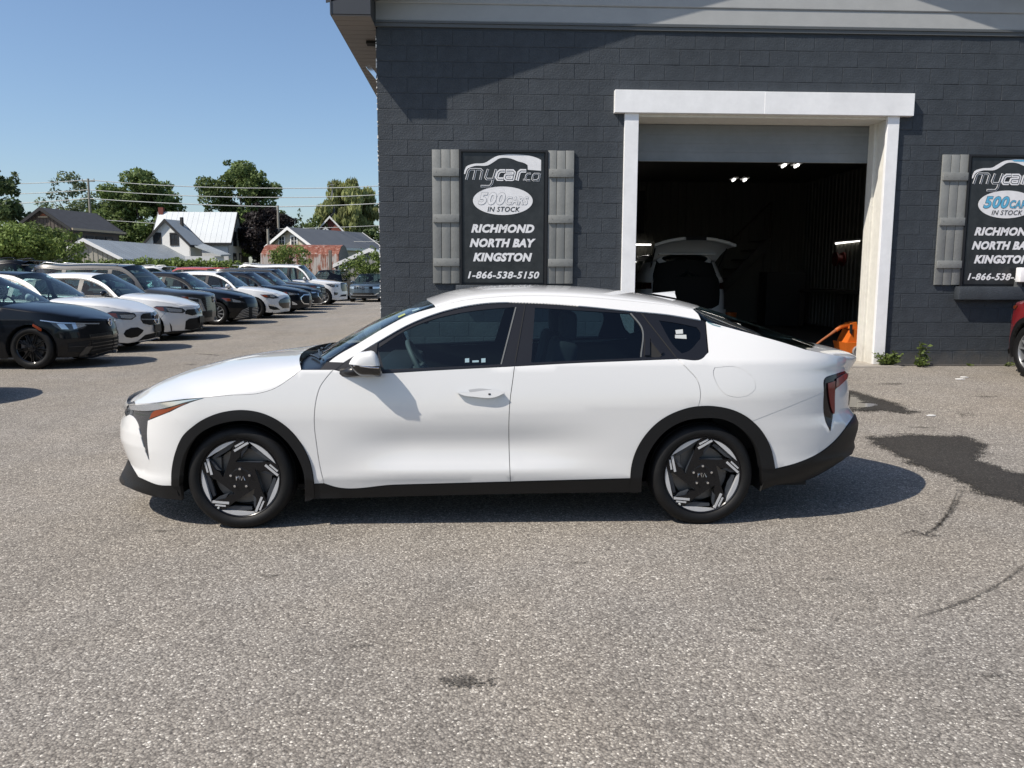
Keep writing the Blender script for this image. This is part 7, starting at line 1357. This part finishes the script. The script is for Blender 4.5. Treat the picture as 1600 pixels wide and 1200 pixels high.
h = House('long_shed', 'long low shed with pale grey metal roof and tan board gable', 'shed', (130, 372), 56, (296, 385), (192, 403.5), TANB, MTG, WTR, over=.25); h.boards('g', TANB, .32)
for k in range(1, int(h.L/.6)):
    q = MB(); q.prism([(0, h.zr+.02), (h.hw, h.ze+.02), (h.hw, h.ze), (0, h.zr)], lambda c, z: h.W(k*.6-.015, c, z), lambda c, z: h.W(k*.6+.015, c, z)); q.build('roof_seam', MTG, h.root)
h = House('farmhouse', 'white farmhouse with bright white metal roof and a front gable', 'house', (370.5, 331), 72, (247.5, 330.3), (361, 378.5), WHW, MTW, BKT, over=.3); fh = h
h.winpx('g', 364, 368, 364, 383, BKT, False); h.winpx('g', 373, 377, 366, 384, BKT, False); h.winpx('g', 364.5, 368, 398, 408, BKT, False); h.winpx('g', 374, 377.5, 398, 411, BKT, False)
q = MB(); q.add(*h.bx(h.L*.93, h.L*.93+.4, -.2, .2, h.zr-.5, h.zr+.35)); q.build('chimney', RBR, h.root)
for k in range(1, int(h.L/.45)):
    q = MB(); q.prism([(0, h.zr+.02), (h.hw, h.ze+.02), (h.hw, h.ze), (0, h.zr)], lambda c, z: h.W(k*.45-.012, c, z), lambda c, z: h.W(k*.45+.012, c, z)); q.build('roof_seam', MTW, h.root)
h2 = House('farmhouse_wing', 'white front wing of the farmhouse with two black trimmed windows', 'house', (257, 341.5), 66.8, (282, 344), (297, 381.5), WHW, MTG, BKT, over=.25)
h2.winpx('g', 241, 250.5, 366, 380, BKT); h2.winpx('g', 267, 277.5, 366, 382, BKT)
q = MB(); q.add(*h2.bx(1.4, 1.6, .35, .55, h2.zr-.6, h2.zr+.22)); q.build('roof_vent', BKT, h2.root)
ph = thing('porch_roof', 'lean-to grey porch roof under the white farmhouse eave', 'porch', (on_y(340, 392, 65)[0], 65, 0)); pa = [on_y(*p)-np.array(ph.location) for p in ((298, 381.5, 66.8), (318, 380.5, 68), (361, 397.5, 66.8), (345, 398, 64.5))]
q = MB(); q.add([tuple(p) for p in pa]+[tuple(p-np.array([0, 0, .12])) for p in pa], [(0, 1, 2, 3), (4, 7, 6, 5), (0, 3, 7, 4), (3, 2, 6, 7), (2, 1, 5, 6), (1, 0, 4, 5)]); q.build('roof_sheet', MTG, ph)
q = MB(); zz = pa[3][2]; q.box((pa[0][0], .4, 0), (pa[2][0]-.2, .6, zz-.1)); q.build('porch_wall', WHW, ph)
h = House('beige_house', 'beige gable house with white trim and a long grey metal roof', 'house', (449, 354), 66, (566, 363), (487.5, 383.5), BGE, MTD, WTR, over=.4)
h.winpx('g', 436.5, 444.5, 370, 382, WTR); h.winpx('g', 455.5, 464, 370, 383, WTR)
h = House('church', 'red brick gabled church with white trim and a thin grey spire', 'church', (515, 337), 92, (549, 345), (538.5, 362), RBR, SHG, WTR, over=.3)
q = MB(); z_t = on_y(516, 294, 92)[2]; q.prism([(-.55, -.55), (.55, -.55), (.55, .55), (-.55, .55)], lambda a, c: h.W(1.2+a, c, h.zr-.6), lambda a, c: h.W(1.2+a*.06, c*.06, z_t)); q.build('spire', MTD, h.root)
q = MB(); q.tube([h.W(1.2, 0, z_t-.1), h.W(1.2, 0, z_t+.8)], .04, 5); q.tube([h.W(1.2, -.25, z_t+.5), h.W(1.2, .25, z_t+.5)], .04, 5); q.build('cross', MTD, h.root)
h3 = House('church_porch', 'small red gabled porch with white bargeboards under the church gable', 'porch', (508.5, 354), 89, (514, 357), (516, 362), RBR, SHG, WTR, over=.2)
# rusty barn: gambrel tin roof seen from the side
bx0 = on_y(407, 420, 55)[0]; bx1 = on_y(533, 420, 56)[0]; Lb = bx1-bx0; br_ = thing('rusty_barn', 'rusty tin gambrel barn behind the parked cars', 'barn', (bx0, 55, -.03)); zt_, zk_ = on_y(470, 384, 56.5)[2], on_y(470, 396.5, 55.1)[2]
pr = [(0, 0), (0.0, zk_*.5), (.12, zk_), (1.3, zt_), (2.2, zt_+.12), (3.1, zt_), (4.3, zk_), (4.4, 0)]
nb_ = 14
for k in range(nb_):
    for nm, i0 in (('wall_sheet', 0), ('wall_sheet', 1), ('roof_sheet', 2), ('roof_sheet', 3)):
        a, c = pr[i0], pr[i0+1]; x0, x1 = Lb*k/nb_+.006, Lb*(k+1)/nb_-.006; j = random.uniform(-.015, .015); q = MB(); q.add([(x0, a[0]+j, a[1]), (x1, a[0]+j, a[1]), (x1, c[0]+j, c[1]), (x0, c[0]+j, c[1]), (x0, a[0]+.04, a[1]), (x1, a[0]+.04, a[1]), (x1, c[0]+.04, c[1]), (x0, c[0]+.04, c[1])], [(0, 1, 2, 3), (0, 3, 7, 4), (1, 5, 6, 2), (3, 2, 6, 7)]); q.build(nm, RUST, br_)
q = MB(); q.prism(pr, lambda y, z: (Lb-.05, y+.02, z), lambda y, z: (Lb+.02, y+.02, z)); q.build('end_wall', BKT, br_); q = MB(); q.prism(pr, lambda y, z: (0, y+.02, z), lambda y, z: (.05, y+.02, z)); q.build('end_wall', BKT, br_)
q = MB(); q.add([(0, y+.05, z-.03) for y, z in pr[1:7]]+[(Lb, y+.05, z-.03) for y, z in pr[1:7]], [(i, i+1, 7+i, 6+i) for i in range(5)]); q.build('barn_lining', BKT, br_)
h = House('grey_shed', 'small shed with white fascia and grey board gable near the garage corner', 'shed', (577, 387.5), 53, (610, 392), (521, 412.5), GRB, MTW, WTR, over=.12)
h.boards('g', GRB, .30); h.winpx('g', 531, 541, 413.5, 420, WTR, True)
rw_ = thing('low_wall', 'low reddish brown wall between the hedge and the rusty barn', 'wall', (on_y(372, 420, 50)[0], 50, 0)); q = MB(); q.box((-1.1, 0, 0), (2.3, .2, on_y(372, 414, 50)[2]-.06)); q.build('wall_body', RBR, rw_); q = MB(); q.box((-1.15, -.03, on_y(372, 414, 50)[2]-.06), (2.35, .23, on_y(372, 414, 50)[2])); q.build('coping', TANT, rw_)
fp_ = thing('fence_post', 'grey wooden post standing in front of the rusty barn', 'post', (on_y(516.5, 420, 52)[0], 52, 0)); q = MB(); q.box((-.09, -.09, 0), (.09, .09, on_y(516, 391, 52)[2]), 0, .015); q.build('post', mat('grey_timber', (.17, .15, .125), .9), fp_)
GAL = mat('weathered_pole', (.25, .235, .20), .9); WIRE = mat('grey_cable', (.40, .41, .40), .6)
def pole(px, pyt, Y, label, arms):
    p = on_y(px, pyt, Y); t = thing('utility_pole', label, 'utility pole', (p[0], Y, -.03), group='utility poles'); q = MB(); q.tube([(0, 0, 0), (0, 0, p[2]+.03)], [.14, .09], 10); q.build('pole_shaft', GAL, t)
    for ya in arms:
        z = on_y(px, ya, Y)[2]; q = MB(); q.box((-.55, -.05, z-.02), (.55, .05, z+.06)); q.build('crossarm', GAL, t)
        for sx in (-.5, .5): q = MB(); q.lathe([(.001, 0), (.05, 0), (.03, .1), (.05, .14), (.001, .18)], 8, axis='z', c=(sx, 0, z+.08)); q.build('insulator', GAL, t)
pole(137.5, 279, 74, 'weathered utility pole rising behind the brown house roof', (283,)); pole(434, 321, 72, 'short utility pole between the purple tree and the beige house', ()); pole(418.5, 358, 64, 'pale post at the left eave of the beige house', ())
def wire(pts, label, r=.030, sag=1.5):
    P = [on_y(*p) for p in pts]; o = np.array(P[0]); q = MB(); L_ = []
    for a, b_ in zip(P[:-1], P[1:]):
        for f in np.linspace(0, 1, 14)[:-1]: L_.append(tuple(a+(b_-a)*f-np.array([0, 0, sag*4*f*(1-f)*np.linalg.norm(b_-a)/60])-o))
    L_.append(tuple(P[-1]-o)); q.tube(L_, r, 5); w_ = q.build('power_line', WIRE, None, True, tuple(o)); tag(w_, label, 'cable', 'overhead cables')
wire([(-60, 286, 80), (137, 281, 74), (434, 294, 72), (640, 287, 70)], 'topmost overhead cable crossing above the houses', .034, .7)
wire([(-60, 303, 80), (137, 296.5, 74), (434, 308.5, 72), (640, 301, 70)], 'second overhead cable from the top above the houses', .034, .6)
wire([(-60, 321, 80), (137, 310, 74), (434, 323, 72), (640, 315, 70)], 'thickest overhead cable reaching the short pole top', .040, .4)
wire([(137, 342, 74), (434, 357.5, 72), (640, 350, 70)], 'low overhead cable behind the farmhouse roof', .026, .3); wire([(434, 375, 72), (640, 378, 70)], 'lowest overhead cable near the church roof', .022, .2)
# weeds at the foot of the wall
WEED = leafmat('weed_leaves', (.17, .23, .06), .3)
def weed(px, py, hpx, wpx, label, n, seed, leaf=.055):
    p = gpx([(px, py)])[0]; Y = min(p[1], YW-.10); X = on_y(px, py, Y)[0]; r = np.random.default_rng(seed); k = Y/FPX; t = thing('weed', label, 'plant', (X, Y, float(gz(X, Y))), group='weeds at the foot of the garage wall'); q = MB(); V = []; F_ = []; T_ = []
    for i in range(n):
        a = r.uniform(0, 6.28); e = np.array([r.normal()*wpx*k*.27, -abs(r.normal())*.07, hpx*k*r.uniform(.35, 1.)]); b0 = np.array([e[0]*.35, -.01, 0]); q.tube([tuple(b0), tuple((b0+e)/2+np.array([0, 0, e[2]*.1])), tuple(e)], [.005, .004, .002], 4)
        for j in range(9):
            f = r.uniform(.25, 1.); c = b0+(e-b0)*f; d = r.normal(size=3); d[2] = abs(d[2])*.3; d[1] = -abs(d[1]); d /= np.linalg.norm(d); s = leaf*r.uniform(.7, 1.4); nn = np.cross(d, r.normal(size=3)); nn /= np.linalg.norm(nn); m0 = len(V)
            V += [c, c+d*s*.5+nn*s*.24+np.array([0, 0, s*.1]), c+d*s, c+d*s*.5-nn*s*.24+np.array([0, 0, s*.1])]; F_ += [(m0, m0+1, m0+2), (m0, m0+2, m0+3)]
    q.build('stem', mat('weed_stem', (.12, .13, .05), .7) if 'weed_stem' not in MATS else MATS['weed_stem'], t); mesh('foliage', V, F_, WEED, t)
weed(1386, 572, 24, 44, 'bushy low weed at the foot of the white door trim', 34, 1); weed(1437, 572, 46, 22, 'tall thin weed against the dark block wall', 9, 2, .06); weed(1437, 573, 16, 44, 'low leafy weed around the base of the tall weed', 12, 4, .05)
weed(1513, 571, 7, 8, 'tiny weed sprout at the wall foot below the sill', 3, 5, .03); weed(1570, 572, 8, 26, 'sparse weeds at the wall foot beside the red suv', 7, 6, .03)
